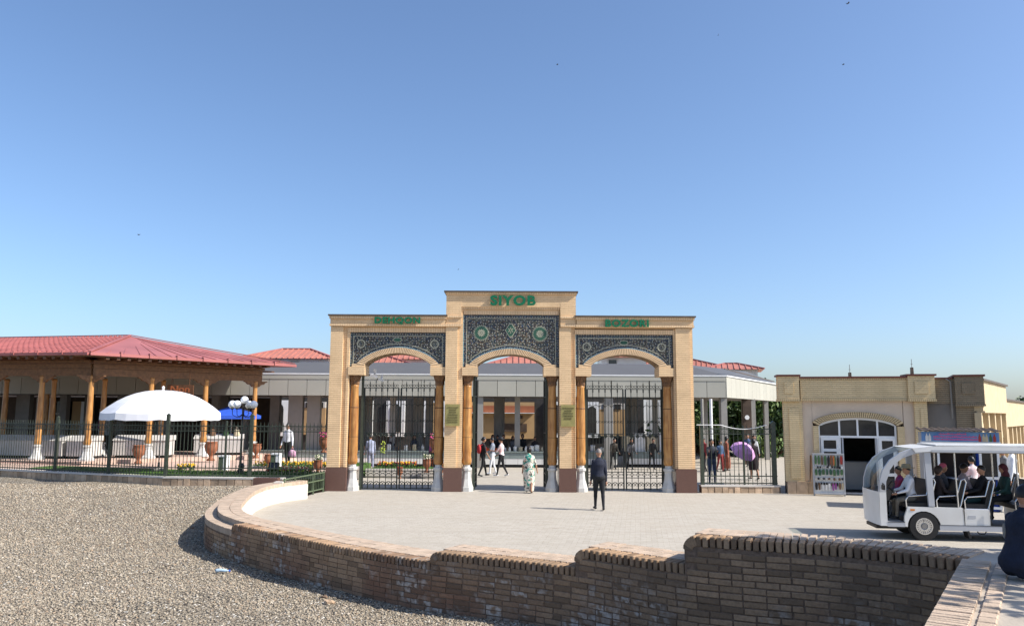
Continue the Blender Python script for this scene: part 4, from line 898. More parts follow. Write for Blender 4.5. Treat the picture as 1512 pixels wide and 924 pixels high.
# inner shop row seen through the hall
SH = thing('inner_shops', 'ochre shop row with white arched window surrounds inside the market', 'building', (-2, 54.6, MZ))
MB().box(-36, 9.0, 54.6, 55.2, -.1, 4.4).build('wall', M['dark'], SH, w=True)
def shopbay(x0, x1, kind):
    y = 54.55; X0, X1 = x0, x1; Zq = 54.55/47.55
    x0, x1 = x0*Zq, x1*Zq
    if kind == 'white':
        MB().box(x0, x1, y - .12, y + .05, 1.1, 3.50).build('window_surround', M['white'], SH, w=True)
        xm = (x0+x1)/2; w_ = (x1-x0)*.29; pts = [(xm-w_,1.4),(xm+w_,1.4),(xm+w_,2.9)] + [(xm+w_*math.cos(a), 2.9+w_*math.sin(a)) for a in np.linspace(0,3.14,9)][1:-1] + [(xm-w_,2.9)]
        b = MB(); b.prism(pts, y - .16, y - .12, 'xz'); b.build('window', M['glass'] if (int(x0*7) % 3) else M['tan'], SH, w=True)
    elif kind == 'tan':
        MB().box(x0, x1, y - .10, y + .05, 1.2, 3.0).build('wall_panel', M['tan'], SH, w=True)
        MB().box(x0, x1, y - .11, y + .05, 3.003, 3.40).build('wall_panel', M['whitepl'], SH, w=True)
        for k in range(int((x1-x0)/.75)):
            if k % 3 != 2: MB().box(x0 + .25 + k*.75, x0 + .7 + k*.75, y - .15, y - .10, 3.0, 3.36).build('transom_window', M['glass'], SH, w=True)
    else:
        MB().box(x0, x1, y - .10, y + .05, 1.0, 3.45).build('wall_panel', M['tan'], SH, w=True)
        MB().box(x0, x1, y - .14, y - .09, 2.75, 3.2).build('poster', M['orange'], SH, w=True)
        for q in (.1, .45, .75): MB().box(x0 + (x1-x0)*q, x0 + (x1-x0)*q + .45, y - .16, y - .09, 2.35, 2.55).build('shop_sign', M['darkbrown'], SH, w=True)
        MB().box(x0 + (x1-x0)*.5, x0 + (x1-x0)*.9, y - .17, y - .09, 1.45, 2.0).build('shop_sign', M['darkbrown'], SH, w=True)
        MB().box(x0, x1, y - .5, y - .1, 2.70, 2.74).build('awning_bar', M['white'], SH, w=True)
for x0, x1, k in ((-27,-25,'white'),(-23.8,-22,'white'),(-21,-19.6,'tan'),(-18.5,-16.8,'white'),(-14.5,-13.2,'white'),(-12.4,-11,'tan'),(-9.4,-8.2,'white'),(-7.4,-6.3,'white'),(-5.3,-3.8,'white'),(-3.0,1.35,'shop'),(2.0,3.2,'white'),(4.3,5.2,'white'),(5.21,7.3,'tan'),(3.21,4.29,'tan')): shopbay(x0, x1, k)
# sales counters
def counter(name, x0, x1, y, lab, h=.62, dy=.9, tile=True, z0=.15):
    t = thing('sales_counter', lab, 'counter', ((x0+x1)/2, y, MZ))
    MB().box(x0 + .05, x1 - .05, y + .12, y + dy, -.13, .05).build('plinth', M['black'], t, w=True)
    n = int((x1-x0)/.62)
    for i in range(n): MB().box(x0 + i*(x1-x0)/n + .006, x0 + (i+1)*(x1-x0)/n - .006, y, y + .05, .03, .33).build('front_tile', M['whitetile'], t, w=True)
    MB().box(x0, x1, y + .05, y + dy, .05, .66).build('body', M['conc'], t, w=True)
    MB().box(x0 - .02, x1 + .02, y - .06, y + dy, .66, .70).build('counter_top', M['tile'], t, w=True)
    MB().box(x0, x1, y - .01, y + .05, .335, .66).build('tile_band', M['tile'], t, w=True)
    return t
M['tile'] = mat('grey_green_tile', (0.20, 0.24, 0.23), 0.3, 0.15, 9)
counter('sales_counter', -2.2, 2.9, 42.6, 'tiled white counter seen through the middle arch')
counter('sales_counter', -9.2, -2.4, 42.6, 'long tiled counter behind the left arch')
counter('sales_counter', 3.5, 5.6, 42.7, 'short tiled counter left inside the right arch')
counter('sales_counter', 6.2, 9.4, 43.4, 'tiled counter furthest right behind the right arch')
counter('sales_counter', -16.0, -9.6, 42.7, 'tiled counter in the hall behind the lamp post')
GM = [mat('goods_' + k, c, .6, .12, 9) for k, c in (('white', (.7,.68,.64)), ('red', (.35,.04,.03)), ('orange', (.55,.14,.03)), ('cream', (.5,.42,.28)), ('green', (.06,.13,.05)), ('brown', (.15,.08,.04)), ('purple', (.28,.06,.25)))]
ORD = {}
def goods(x, y, z, kind, c, lab, group):
    h = random.uniform(.16, .34); r = random.uniform(.09, .13); b = MB()
    if kind == 'sack': b.lathe(x, y, [(r*.9, z), (r*1.12, z+.05), (r, z+h*.8), (r*1.15, z+h), (r*.95, z+h-.02), (r*.3, z+h+.03)], 9, wob=lambda a, q: 1+.06*math.sin(a*4+x*9)); nm, ct = 'goods_sack', 'sack'
    elif kind == 'tray': b.box(x-.24, x+.24, y-.16, y+.16, z, z+.09); [b.ball((x+random.uniform(-.2,.2), y+random.uniform(-.12,.12), z+.11), .05, 6, 4) for _ in range(12)]; nm, ct = 'produce_tray', 'tray'
    else: b.lathe(x, y, [(r*.6, z), (r*.6, z+h*.75), (r*.3, z+h*.85), (r*.35, z+h), (r*.3, z+h+.02)], 10); nm, ct = 'goods_jar', 'jar'
    key = (group, nm, lab); ORD[key] = ORD.get(key, 0) + 1
    if ORD[key] == 1 and kind == 'tray' and 'right arch' in lab: l2 = lab
    else: l2 = ('first','second','third','fourth','fifth','sixth','seventh','eighth','ninth','tenth','eleventh','twelfth')[ORD[key]-1] + ' ' + lab.replace(' on the counter', ' from the left on the counter') if 'on the counter' in lab else lab
    b.build(nm, c, smooth=(kind != 'tray'), label=l2, cat=ct, group=group)
for k, x in enumerate(np.arange(-1.7, 2.4, .27)):
    kind = 'tray' if x < -.35 else ('sack' if k % 3 else 'jar')
    goods(x*1.07, 42.95 + random.uniform(-.1,.2), .70, kind, GM[1 if kind == 'tray' and k % 2 else (2 if kind == 'tray' else (0 if k % 4 else 3))], {'tray': 'low tray of red fruit on the counter behind the middle arch', 'sack': 'pale open sack on the counter behind the middle arch', 'jar': 'pale jar standing on the counter behind the middle arch'}[kind], 'goods on the middle counter')
for k, x in enumerate(np.arange(-8.6, -2.4, .42)):
    kind = ('sack','jar','sack')[k % 3]; goods(x*1.07, 42.95, .70, kind, GM[(0,3,0,5)[k % 4]], {'sack': 'pale open sack on the counter behind the left arch', 'jar': 'jar on the counter behind the left arch'}[kind], 'goods on the left counter')
for k, x in enumerate((3.6, 4.05, 4.5, 4.9)): goods(x*1.07, 43.0, .70, ('tray','sack','sack','jar')[k], GM[(2,0,0,3)[k]], ('orange produce tray inside the right arch', 'pale sack next to the orange tray inside the right arch', 'pale sack between another sack and a jar inside the right arch', 'cream jar inside the right arch')[k], 'goods on the right counter')
for k, x in enumerate((6.3, 6.95, 7.6, 8.3)):
    MB().box(x-.28, x+.28, 43.6, 44.1, .70, 1.5+.15*(k%2)).build('goods_box', GM[0 if k%2 else 3], label='%s pale box from the left on the counter furthest right behind the right arch' % ('first','second','third','fourth')[k], cat='box', group='boxes on the right counter')
# red hip roofs beyond the hall
def hiproof(name, cx, cy, w_, d_, z0, h, lab, ridge=.3, wall=True, rz=0.0):
    t = thing('market_building', lab, 'building', (cx, cy, 0.35), rz); hw, hd = w_/2, d_/2; rr = hw*ridge; z0 -= .35
    b = MB(); b.add([(-hw,-hd,z0),(hw,-hd,z0),(hw,hd,z0),(-hw,hd,z0),(-rr,0,z0+h),(rr,0,z0+h)], [(0,1,5,4),(2,3,4,5),(1,2,5),(3,0,4),(0,3,2,1)]); r_ = b.build('roof', M['redtile'], t)
    b = MB(); n = int(w_/.42)
    for i in range(n+1):
        x = -hw + i*w_/n; k = 0 if abs(x) <= rr else (abs(x)-rr)/(hw-rr); y1 = -hd*k; z1 = z0 + h*(1-k); 
        if k < .97: b.bar((x,-hd,z0+.03),(max(-rr,min(rr,x)) if False else x, y1, z1+.03), .07)
    m_ = int(d_/.42)
    for i in range(1, m_):
        y = -hd + i*d_/m_; k = abs(y)/hd
        if k < .97: 
            for s_ in (-1, 1): b.bar((s_*hw, y, z0+.03), (s_*(rr+(hw-rr)*k), y, z0+h*(1-k)+.03), .07)
    b.build('tile_rolls', M['redtile'], r_, kind='stuff')
    for s_ in ((-hw,-hd,-rr),(hw,-hd,rr),(-hw,hd,-rr),(hw,hd,rr)): MB().bar((s_[0],s_[1],z0+.05),(s_[2],0,z0+h+.05),.10).build('hip_cap', M['redroof'], r_)
    MB().bar((-rr,0,z0+h+.05),(rr,0,z0+h+.05),.10).build('ridge_cap', M['redroof'], r_)
    if wall:
        MB().box(-hw+.5, hw-.5, -hd+.5, hd-.5, 0, z0 - .002).build('wall', M['whitetile'], t)
        for i in range(int((w_-2)/1.4)): 
            f = MB().box(-hw+1+i*1.4, -hw+1.8+i*1.4, -hd+.44, -hd+.5, z0-.62, z0-.14).build('window', M['whitepl'], t); MB().box(-hw+1.08+i*1.4, -hw+1.72+i*1.4, -hd+.425, -hd+.44, z0-.56, z0-.2).build('pane', M['glass'], f)
    return t
q = U(421, 529, Y=59.0); hiproof('r', q.x, 62, 7.2, 6, q.z, U(421, 515.5, Y=62).z - q.z, 'white market block with red hip roof left of the gate, beyond the pavilion')
q = U(478, 546, Y=63.5); hiproof('r', q.x, 66, 5.0, 5, q.z, U(478, 533, Y=66).z - q.z, 'low red hip roof directly left of the gate top', .1)
q = U(604, 530, Y=62.0); hiproof('r', q.x, 64, 4.4, 4, q.z, U(604, 519, Y=64).z - q.z, 'small raised block with red eaves seen at the top of the left arch', .1)
q = U(562, 541, Y=58.0); hiproof('r', q.x, 60, 5.6, 4, q.z, U(562, 526, Y=60).z - q.z, 'red hip roof seen at the left in the left arch', .05)
q = U(772, 542, Y=57.5); hiproof('r', q.x, 60, 6.6, 5, q.z, U(772, 524, Y=60).z - q.z, 'red tiled hip roof seen through the middle arch', .05)
q = U(922, 527, Y=64.0); hiproof('r', q.x, 66, 4.6, 4, q.z, U(922, 517, Y=66).z - q.z, 'glazed lantern block with red eaves in the right arch', .1)
q = U(1000, 552, Y=67.0); hiproof('r', q.x, 70, 14, 6, q.z, U(1000, 525, Y=70).z - q.z, 'long red hip roof right of the gate', .05, rz=R(-14))
q = U(1092, 545, Y=63.5); hiproof('r', q.x, 66, 5, 5, q.z, U(1092, 537, Y=66).z - q.z, 'smaller red roof at the right end of the market hall', .2, rz=R(-14))

# ================================================================ PAVILION
PZ = .607
PV = thing('timber_pavilion', 'carved timber bazaar pavilion with red metal roof behind the left fence', 'pavilion', (-18.04, 34.32, PZ))
E = [Vector(v) for v in ((-29.3, 35.6, 5.137), (-17.64, 33.24, 5.137), (-10.96, 40.3, 5.08), (-15.5, 41.8, 5.137), (-29.3, 45.57, 5.137))]
A1, A0 = Vector((-18.97, 39.43, 6.401)), Vector((-29.3, 41.66, 6.401))
b = MB(); b.add([*E, A1, A0], [(0,1,5,6), (1,2,5), (2,3,5), (3,4,6,5)]); low = [v - Vector((0,0,.10)) for v in E]
b.add(E + low, [(0,1,6,5),(1,2,7,6),(2,3,8,7),(3,4,9,8),(5,6,7,8,9)]); RF = b.build('roof', M['redroof'], PV, w=True)
b = MB()
for i in range(40):
    t = i/40; p = E[0].lerp(E[1], t); q = A0.lerp(A1, t); b.bar(p + Vector((0,0,.02)), q + Vector((0,0,.02)), .05, .05)
for k in range(1, 12): p = E[0].lerp(A0, k/12); q = E[1].lerp(A1, k/12); b.bar(p + Vector((0,0,.012)), q + Vector((0,0,.012)), .035, .03)
b.build('roof_ribs', M['redroof'], RF, w=True, kind='stuff')
b = MB()
for i in range(14): 
    t = i/14; p = E[1].lerp(E[2], t); b.bar(p + Vector((0,0,.012)), A1 + Vector((0,0,.012)) if False else (p.lerp(A1, 1 - abs(2*t-1)*1.0) if abs(2*t-1) < 1 else p), .03, .03) if 0 < i else None
b.build('seam_ribs', M['redroof'], RF, w=True, kind='stuff')
for p, q in ((E[1], A1), (E[2], A1), (A1, A0)): MB().bar(p + Vector((0,0,.05)), q + Vector((0,0,.05)), .12, .045).build('ridge_cap', M['redroof'], RF, w=True)
for p, q in ((E[0], E[1]), (E[1], E[2]), (E[2], E[3])):
    d = (q - p).normalized(); o = Vector((d.y, -d.x, 0)) * .07
    MB().bar(p + o - Vector((0,0,.06)), q + o - Vector((0,0,.06)), .14, .12).build('gutter', M['redroof'], RF, w=True)
    n = int((q-p).length/1.15)
    for i in range(1, n): 
        r_ = p.lerp(q, i/n) + o*1.2; MB().obox((r_.x, r_.y, r_.z - .0), (.035, .20, .17), math.atan2(d.y, d.x)).build('gutter_bracket', M['redroof'], RF, w=True)
# column lines
C0, C3 = Vector((-18.04, 34.32, 0)), Vector((-12.79, 39.9, 0)); fd = Vector((-1, .2, 0)).normalized()
cols = [C0] + [C0.lerp(C3, k/3) for k in (1, 2, 3)] + [C0 + fd * 2.44 * k for k in (1, 2, 3, 4)]
inner_ = [Vector(v) for v in ((-19.16, 37.66, 0), (-16.93, 38.87, 0), (-21.76, 38.04, 0), (-24.37, 38.59, 0), (-26.97, 39.06, 0), (-15.81, 41.48, 0), (-18.6, 41.48, 0), (-21.39, 42.04, 0), (-24.64, 42.5, 0))]
BZ = 4.216
first = None
cm = thing('tmp', None, None)
def pcol():
    b = MB(); b.lathe(0, 0, [(.10,.62),(.15,.70),(.16,.82),(.13,.98),(.138,1.5),(.125,2.3),(.108,3.2),(.112,3.46),(.135,3.51),(.11,3.61)], 10)
    o = b.build('column', M['wood'], PV, smooth=True)
    b = MB(); b.lathe(0, 0, [(.34,0),(.34,.08),(.27,.14),(.17,.40),(.16,.55),(.20,.58),(.20,.64),(.12,.66)], 8, ph=math.pi/8); b.build('stone_base', M['stone'], o)
    return o
pc = pcol()
def put(o, p): o.location = (p.x - PV.location.x, p.y - PV.location.y, 0)
put(pc, cols[0])
for p in cols[1:] + inner_:
    c = pc.copy(); C.objects.link(c); c.parent = PV; put(c, p)
    s_ = pc.children[0].copy(); C.objects.link(s_); s_.parent = c
bpy.data.objects.remove(cm)
def beam_line(p, q, ext0=0, ext1=0):
    d = (q - p).normalized(); p = p - d*ext0; q = q + d*ext1; L = (q-p).length; ang = math.atan2(d.y, d.x); m_ = (p+q)/2; o = Vector((d.y, -d.x, 0))
    MB().obox((m_.x, m_.y, BZ + .15), (L, .20, .30), ang).build('lower_beam', M['carve'], PV, w=True)
    MB().obox((m_.x, m_.y, BZ + .42), (L, .24, .22), ang).build('upper_beam', M['carve'], PV, w=True)
    MB().obox((m_.x + o.x*.10, m_.y + o.y*.10, BZ + .60), (L + .1, .30, .10), ang).build('cornice_board', M['carve'], PV, w=True)
    n = int(L/.42)
    for i in range(n):
        r_ = p.lerp(q, (i+.5)/n) + o*.45; MB().obox((r_.x, r_.y, BZ + .71), (.14, 1.2, .12), ang).build('rafter_end', M['wooddark'], PV, w=True)
    MB().obox((m_.x + o.x*.98, m_.y + o.y*.98, BZ + .82), (L + 1.2, .05, .16), ang).build('eave_board', M['carve'], PV, w=True)
beam_line(C0 + fd*9.9, C0); beam_line(C0, C3, 0, 0.3)
for p, dirs in [(c, (fd,) if k > 3 else ((C3-C0).normalized(),)) for k, c in enumerate(cols)] + [(cols[0], (fd,))]:
    for d in dirs:
        for s_ in (-1, 1):
            e = Vector((d.x*s_, d.y*s_, 0)); n_ = Vector((-d.y, d.x, 0)) * .07
            pr = [(0,.0),(.18,.02),(.28,.12),(.42,.14),(.52,.24),(.62,.26),(.62,.30),(0,.30)]
            b = MB(); vs = [Vector((p.x, p.y, BZ - .30 + z)) + e*u + n_*k for k in (-1, 1) for u, z in pr]; m_ = len(pr)
            b.add(vs, [tuple(range(m_)), tuple(range(2*m_-1, m_-1, -1))] + [(i, (i+1) % m_, m_ + (i+1) % m_, m_ + i) for i in range(m_)]); b.build('bracket', M['carve'], PV, w=True)
MB().prism([(-29,36.3),(-17.9,34.1),(-12.2,41),(-17,43),(-29,45)], BZ + .5, BZ + .56).build('ceiling', M['wooddark'], PV, w=True)
MB().prism([(-29.5,35.7),(-17.9,33.6),(-11.9,40.8),(-16.5,43.2),(-29.5,45.2)], .10, .617).build('floor_slab', M['pinkpave'], PV, w=True)
# bread sign
p0 = U(247, 568, Y=36.8); p1 = U(285, 582, Y=36.8)
t = thing('hanging_sign', 'brown wooden board with orange letters Non under the pavilion eave', 'sign', ((p0.x+p1.x)/2, 36.8, p1.z))
MB().box(p0.x, p1.x, 36.8, 36.86, p1.z, p0.z).build('board', M['wooddark'], t, w=True)
me = text_mesh('Non', (p1.x-p0.x)*.72, .30, .02, .02); me.materials.append(mat('brown_sign_letters', (.33,.10,.035), .6)); o = bpy.data.objects.new('lettering', me); C.objects.link(o); o.parent = t; o.location = (0, -.005, .09)
MB().box(p0.x+.7, p1.x, 36.82, 36.88, p1.z - .22, p1.z - .01).build('lower_board', M['orange'], t, w=True)
MB().bar((p0.x+.2, 36.83, p0.z), (p0.x+.2, 36.83, 4.6), .03).bar((p1.x-.2, 36.83, p0.z), (p1.x-.2, 36.83, 4.6), .03).build('hanger', M['wooddark'], t, w=True)
# white market benches under the roof
def stall(cx, cy, L, rz, lab, h=.78, top=True):
    t = thing('bread_stall', lab, 'stall', (cx, cy, .62), rz); b = MB(); b.box(-L/2+.08, L/2-.08, -.32, .4, 0, .12); b.build('plinth', M['dark'], t)
    MB().box(-L/2, L/2, -.42, .45, .12, h).build('body', M['stalltile'], t)
    b = MB(); b.add([(-L/2-.04,-.46,h),(L/2+.04,-.46,h),(L/2+.04,.1,h+.22),(-L/2-.04,.1,h+.22),(-L/2-.04,.5,h+.22),(L/2+.04,.5,h+.22),(-L/2-.04,.5,h),(L/2+.04,.5,h)], [(0,1,2,3),(3,2,5,4),(4,5,7,6),(0,3,4,6),(1,7,5,2),(0,6,7,1)]); b.build('sloping_top', M['stalltile'], t)
    return t
stall(-21.4, 36.1, 3.6, R(-11), 'long pale stall in the shade at the front left of the pavilion')
stall(-25.4, 36.9, 3.6, R(-11), 'pale stall at the far left edge under the pavilion')
stall(-16.75, 36.8, 2.4, R(5), 'sunlit white stall beside the corner column of the pavilion')
stall(-14.3, 39.5, 2.2, R(12), 'white stall with goods under the umbrella side of the pavilion')
stall(-18.9, 35.7, 1.1, R(-11), 'short pale stall just left of the corner column')
for k, (x, y, c, w_, h) in enumerate(((-14.6,39.4,5,.3,.5),(-14.0,39.5,4,.25,.4),(-15.1,39.3,0,.2,.35),(-13.5,39.6,3,.3,.45))):
    MB().lathe(x, y, [(w_*.4,1.52),(w_*.5,1.57),(w_*.45,1.52+h*.7),(w_*.2,1.52+h*.8),(w_*.2,1.52+h)], 8).build('goods_bundle', GM[c], label='%s bundle of goods on the stall behind the white umbrella' % ('brown','green','white','cream')[k], cat='goods', group=None)
# lit shop fronts inside the hall behind the pavilion
t = thing('shop_front_row', 'white framed shop fronts in the hall behind the pavilion', 'shop front', (-24, 46, .1))
MB().box(-33, -14, 47, 47.3, .1, 3.5).build('wall', M['darkbrown'], t, w=True)
for p0, p1, y0, y1, m_ in ((44,60,587,640,'glass'),(60,66,587,660,'white'),(70,92,592,660,'glass'),(97,110,592,650,'tan'),(110,126,592,645,'white'),(138,160,603,642,'white')):
    xa, xb, za, zb_ = U(p0,620,Y=46).x, U(p1,620,Y=46).x, U(80,y1,Y=46).z, U(80,y0,Y=46).z
    f = MB().box(xa, xb, 46.6, 46.9, za, zb_).build('shop_window', M[m_], t, w=True)
    if m_ == 'glass':
        for q in (0, .48, .93): MB().box(xa+(xb-xa)*q, xa+(xb-xa)*q+.09, 46.5, 46.59, za, zb_).build('frame', M['whitepl'], f, w=True)
        MB().box(xa, xb, 46.49, 46.58, zb_-.75, zb_-.67).build('frame', M['whitepl'], f, w=True)
MB().box(U(140,620,Y=46).x, U(148,620,Y=46).x, 46.4, 46.45, U(80,633,Y=46).z, U(80,621,Y=46).z).build('poster', GM[6], t, w=True)
MB().box(U(141,620,Y=46).x, U(151,620,Y=46).x, 46.4, 46.45, U(80,618,Y=46).z, U(80,605,Y=46).z).build('poster', GM[3], t, w=True)

# ================================================================ BRICK SHOP (right)
TH = R(-12); SP = thing('brick_shop', 'tan brick shop with arched glazed front right of the gate', 'shop', (9.35, 28.1, 0), TH)
ud = Vector((math.cos(TH), math.sin(TH), 0))
def uz(px, py, P0=(9.35, 28.1), ang=None, off=0.0):
    th = TH if ang is None else ang; d = Vector((math.cos(th), math.sin(th))); r = CAMROT @ Vector((px-CX, -(py-CY), -F))
    o = Vector(P0) + Vector((-d.y, d.x)) * off
    # CAM + r t = o + d u
    det = r.x * -d.y + d.x * r.y; t = (o.x * -d.y + d.x * o.y) / det; u = (r.x*o.y - r.y*o.x) / -det if False else ((r.x*t - o.x)*d.x + (r.y*t - o.y)*d.y)
    return u, CAM.z + r.z * t
def ux(px): return uz(px, 640)[0]
def uh(py, px=1265): return uz(px, py)[1]
u0, u1 = ux(1158), ux(1371); zt = uh(557, 1265); zcb = uh(592, 1265)
MB().box(u0 + .02, u1 - .02, .10, 5.0, 0, zt - .1).build('body', M['brick2'], SP) if False else None
al, ar = ux(1209), ux(1326); jl, jr = ux(1201), ux(1336); zs_ = uh(629); za_ = uh(616.5); zo_ = uh(608); xm = (al+ar)/2; hi = (ar-al)/2; ho = (jr-jl)/2
zi = lambda u: zs_ + (za_-zs_)*(1-abs(u)**2)**.6
zo2 = lambda u: zs_ + .10 + (zo_-zs_-.10)*(1-abs(u)**2)**.6
n = 30; us = [-1+2*i/n for i in range(n+1)]
zp0 = .42
b = MB()       # plaster wall with arched opening
b.box(ux(1186), jl, .06, .3, zp0, zcb); b.box(jr, ux(1352), .06, .3, zp0, zcb)
for i in range(n): xa, xc = xm+ho*us[i], xm+ho*us[i+1]; b.prism([(xa, zo2(us[i])), (xc, zo2(us[i+1])), (xc, zcb), (xa, zcb)], .06, .3, 'xz')
b.build('plaster_wall', M['plaster'], SP)
MB().box(jl, al, .0, .32, zp0, zs_).build('brick_jamb', M['brick2'], SP); MB().box(ar, jr, .0, .32, zp0, zs_).build('brick_jamb', M['brick2'], SP)
b = MB()
for i in range(n): b.prism([(xm+hi*us[i], zi(us[i])), (xm+hi*us[i+1], zi(us[i+1])), (xm+ho*us[i+1], zo2(us[i+1])), (xm+ho*us[i], zo2(us[i]))], .03, .32, 'xz')
rg = b.build('arch_ring', M['mortar'], SP)
b = MB(); nv = 40
for i in range(nv):
    q0, q1 = -1+2*(i+.18)/nv, -1+2*(i+.82)/nv; b.prism([(xm+hi*q0, zi(q0)+.003), (xm+hi*q1, zi(q1)+.003), (xm+ho*q1, zo2(q1)-.003), (xm+ho*q0, zo2(q0)-.003)], -.01, .04, 'xz')
b.build('voussoirs', M['brick2'], rg, kind='stuff')
for a_, c_ in ((1158,1186), (1352,1371)):
    MB().box(ux(a_), ux(c_), -.03, .3, zp0, zcb).build('pilaster', M['brick2'], SP)
    MB().box(ux(a_)+.18, ux(c_)-.12, -.06, .3, zp0+.1, zcb-.25).build('pilaster_face', M['brick2'], SP)
MB().box(ux(1184), ux(1344), -.06, .4, zcb + .08, zt - .09).build('parapet', M['brick2'], SP)
MB().box(ux(1184), ux(1344), -.09, .4, zcb, zcb + .08).build('soldier_course', M['soldier2'], SP)
MB().box(ux(1180), ux(1344), -.085, .4, zt - .09, zt - .03).build('soldier_course', M['soldier2'], SP)
MB().box(ux(1178), ux(1344), -.13, .5, zt - .03, zt + .03).build('coping', M['redcap'], SP)
for a_, c_ in ((1151,1182), (1343,1383)):
    MB().box(ux(a_), ux(c_), -.14, .5, zcb + .07, zt + .04).build('parapet_block', M['brick2'], SP)
    MB().box(ux(a_)+.2, ux(c_)-.2, -.165, .5, zcb + .25, zt - .15).build('raised_panel', M['brick2'], SP)
    MB().box(ux(a_)-.02, ux(c_)+.02, -.17, .5, zcb - .01, zcb + .07).build('soldier_course', M['soldier2'], SP)
    MB().box(ux(a_)-.05, ux(c_)+.05, -.20, .6, zt + .04, zt + .10).build('coping', M['redcap'], SP)
for a_, c_ in ((jl+.0, ux(1160)), (jr, ux(1371))):
    lo, hi_ = min(a_, c_), max(a_, c_); k = lo
    while k < hi_ - .05: l = min(hi_ - k, random.uniform(.22, .38)); MB().box(k+.005, k+l-.005, -.05, .3, 0, zp0).build('base_stone', M['rubble'], SP); k += l
MB().box(u0, u1 + .1, .3, 5.5, -.3, zt - .15).build('body', M['plaster'], SP) if False else None
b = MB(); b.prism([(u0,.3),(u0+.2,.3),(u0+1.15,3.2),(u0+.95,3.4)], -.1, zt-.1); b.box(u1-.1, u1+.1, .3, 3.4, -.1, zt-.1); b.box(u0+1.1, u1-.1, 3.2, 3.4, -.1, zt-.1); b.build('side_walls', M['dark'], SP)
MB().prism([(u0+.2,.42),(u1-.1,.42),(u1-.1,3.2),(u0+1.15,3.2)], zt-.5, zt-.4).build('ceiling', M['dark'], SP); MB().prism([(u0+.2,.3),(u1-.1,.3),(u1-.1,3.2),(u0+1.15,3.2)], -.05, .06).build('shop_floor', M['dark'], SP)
# glazing: frame bars and panes
GL = MB().box(al, al + .05, .10, .16, .1, zi(-.97)).build('window_frame', M['white'], SP)
ztr = uh(645)
for x, za, zb_ in [(ux(1325) - .06, .1, zi(.97)), (ux(1239), .1, zi((ux(1239)-xm)/hi)), (ux(1267.5)-.03, ztr, zi(0)), (ux(1295.5), .1, zi((ux(1295.5)-xm)/hi))]: MB().box(x, x + .06, .10, .16, za, zb_ - .01).build('mullion', M['white'], GL)
MB().box(al + .05, ar - .06, .095, .165, ztr - .03, ztr + .04).build('transom', M['white'], GL)
b = MB()
for i in range(n): u_, v_ = us[i]*.985, us[i+1]*.985; b.prism([(xm+hi*u_, zi(us[i])-.07 if 0<i else zi(us[i])), (xm+hi*v_, zi(us[i+1])-.07 if i<n-1 else zi(us[i+1])), (xm+hi*v_, zi(us[i+1])), (xm+hi*u_, zi(us[i]))], .09, .17, 'xz')
b.build('arched_head', M['white'], GL)
for xa, xb in ((ux(1211), ux(1239)), (ux(1239)+.06, ux(1267.5)-.03), (ux(1267.5)+.03, ux(1295.5)), (ux(1295.5)+.06, ux(1324)-.05)):
    q = [(xa, ztr+.04), (xb, ztr+.04)] + [(xb + (xa-xb)*k/6, zi(max(-1,min(1,(xb+(xa-xb)*k/6-xm)/hi)))-.03) for k in range(7)]; MB().prism(q, .125, .135, 'xz').build('pane', M['glass'], GL)
for a_, c_ in ((1212,1239), (1298,1323)):
    xa, xb = ux(a_), ux(c_); b = MB()
    for z in (uh(648), uh(665), uh(700), .12): b.box(xa, xb, .08, .17, z-.05, z+.05)
    b.box(xa, xa+.09, .081, .169, .1, uh(648)); b.box(xb-.09, xb, .081, .169, .1, uh(648)); b.build('side_light', M['white'], GL)
    for z0_, z1_ in ((uh(665)+.05, uh(648)-.05), (uh(700)+.05, uh(665)-.05), (.17, uh(700)-.05)): MB().box(xa+.09, xb-.09, .12, .13, z0_, z1_).build('pane', M['glass'], GL)
dx0, dx1 = ux(1241)+.05, ux(1295)
b = MB(); b.box(dx0, dx0+.05, .09, .17, .08, ztr-.03); b.box(dx1-.05, dx1, .09, .17, .08, ztr-.03); b.box(dx0, dx1, .091, .171, .03, .08); b.build('door_frame', M['silver'], SP)
t = MB().box(dx0+.3, dx1+1.0, 1.6, 2.2, .06, 1.0).build('display_case', M['whitetile'], SP); MB().box(dx0+.28, dx1+1.02, 1.55, 2.25, 1.0, 1.05).build('case_top', M['silver'], t)
for k in range(10): MB().box(dx0+.1+k*.14, dx0+.2+k*.14, 2.9, 3.0, 1.9 + .15*(k%3), 2.25 + .1*(k%2)).build('hanging_goods', GM[k % 7], SP)
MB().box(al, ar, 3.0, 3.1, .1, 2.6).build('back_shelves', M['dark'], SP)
# dark return part and the sunlit terrace of shops behind
T2 = R(-24); P2 = Vector((14.2, 27.2, 0)); S2 = thing('shaded_annex', 'shaded brick annex behind the drinks kiosk', 'building', P2, T2)
f2 = lambda px, py: uz(px, py, (P2.x, P2.y), T2)
e0, e1, e2 = f2(1372, 640)[0], f2(1414, 640)[0], f2(1457, 640)[0]; zt2 = f2(1410, 559)[1]; zc2 = f2(1410, 595)[1]
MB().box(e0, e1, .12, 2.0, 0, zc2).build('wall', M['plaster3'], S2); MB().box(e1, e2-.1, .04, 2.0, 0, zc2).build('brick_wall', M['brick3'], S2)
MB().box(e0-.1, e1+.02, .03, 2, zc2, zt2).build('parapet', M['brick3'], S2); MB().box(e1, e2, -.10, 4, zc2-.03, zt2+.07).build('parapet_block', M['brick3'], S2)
MB().box(e1-.05, e2+.05, -.15, 4, zt2+.07, zt2+.13).build('coping', M['redcap'], S2); MB().box(e0-.1, e1-.05, -.02, 4, zt2, zt2+.05).build('coping', M['redcap'], S2)
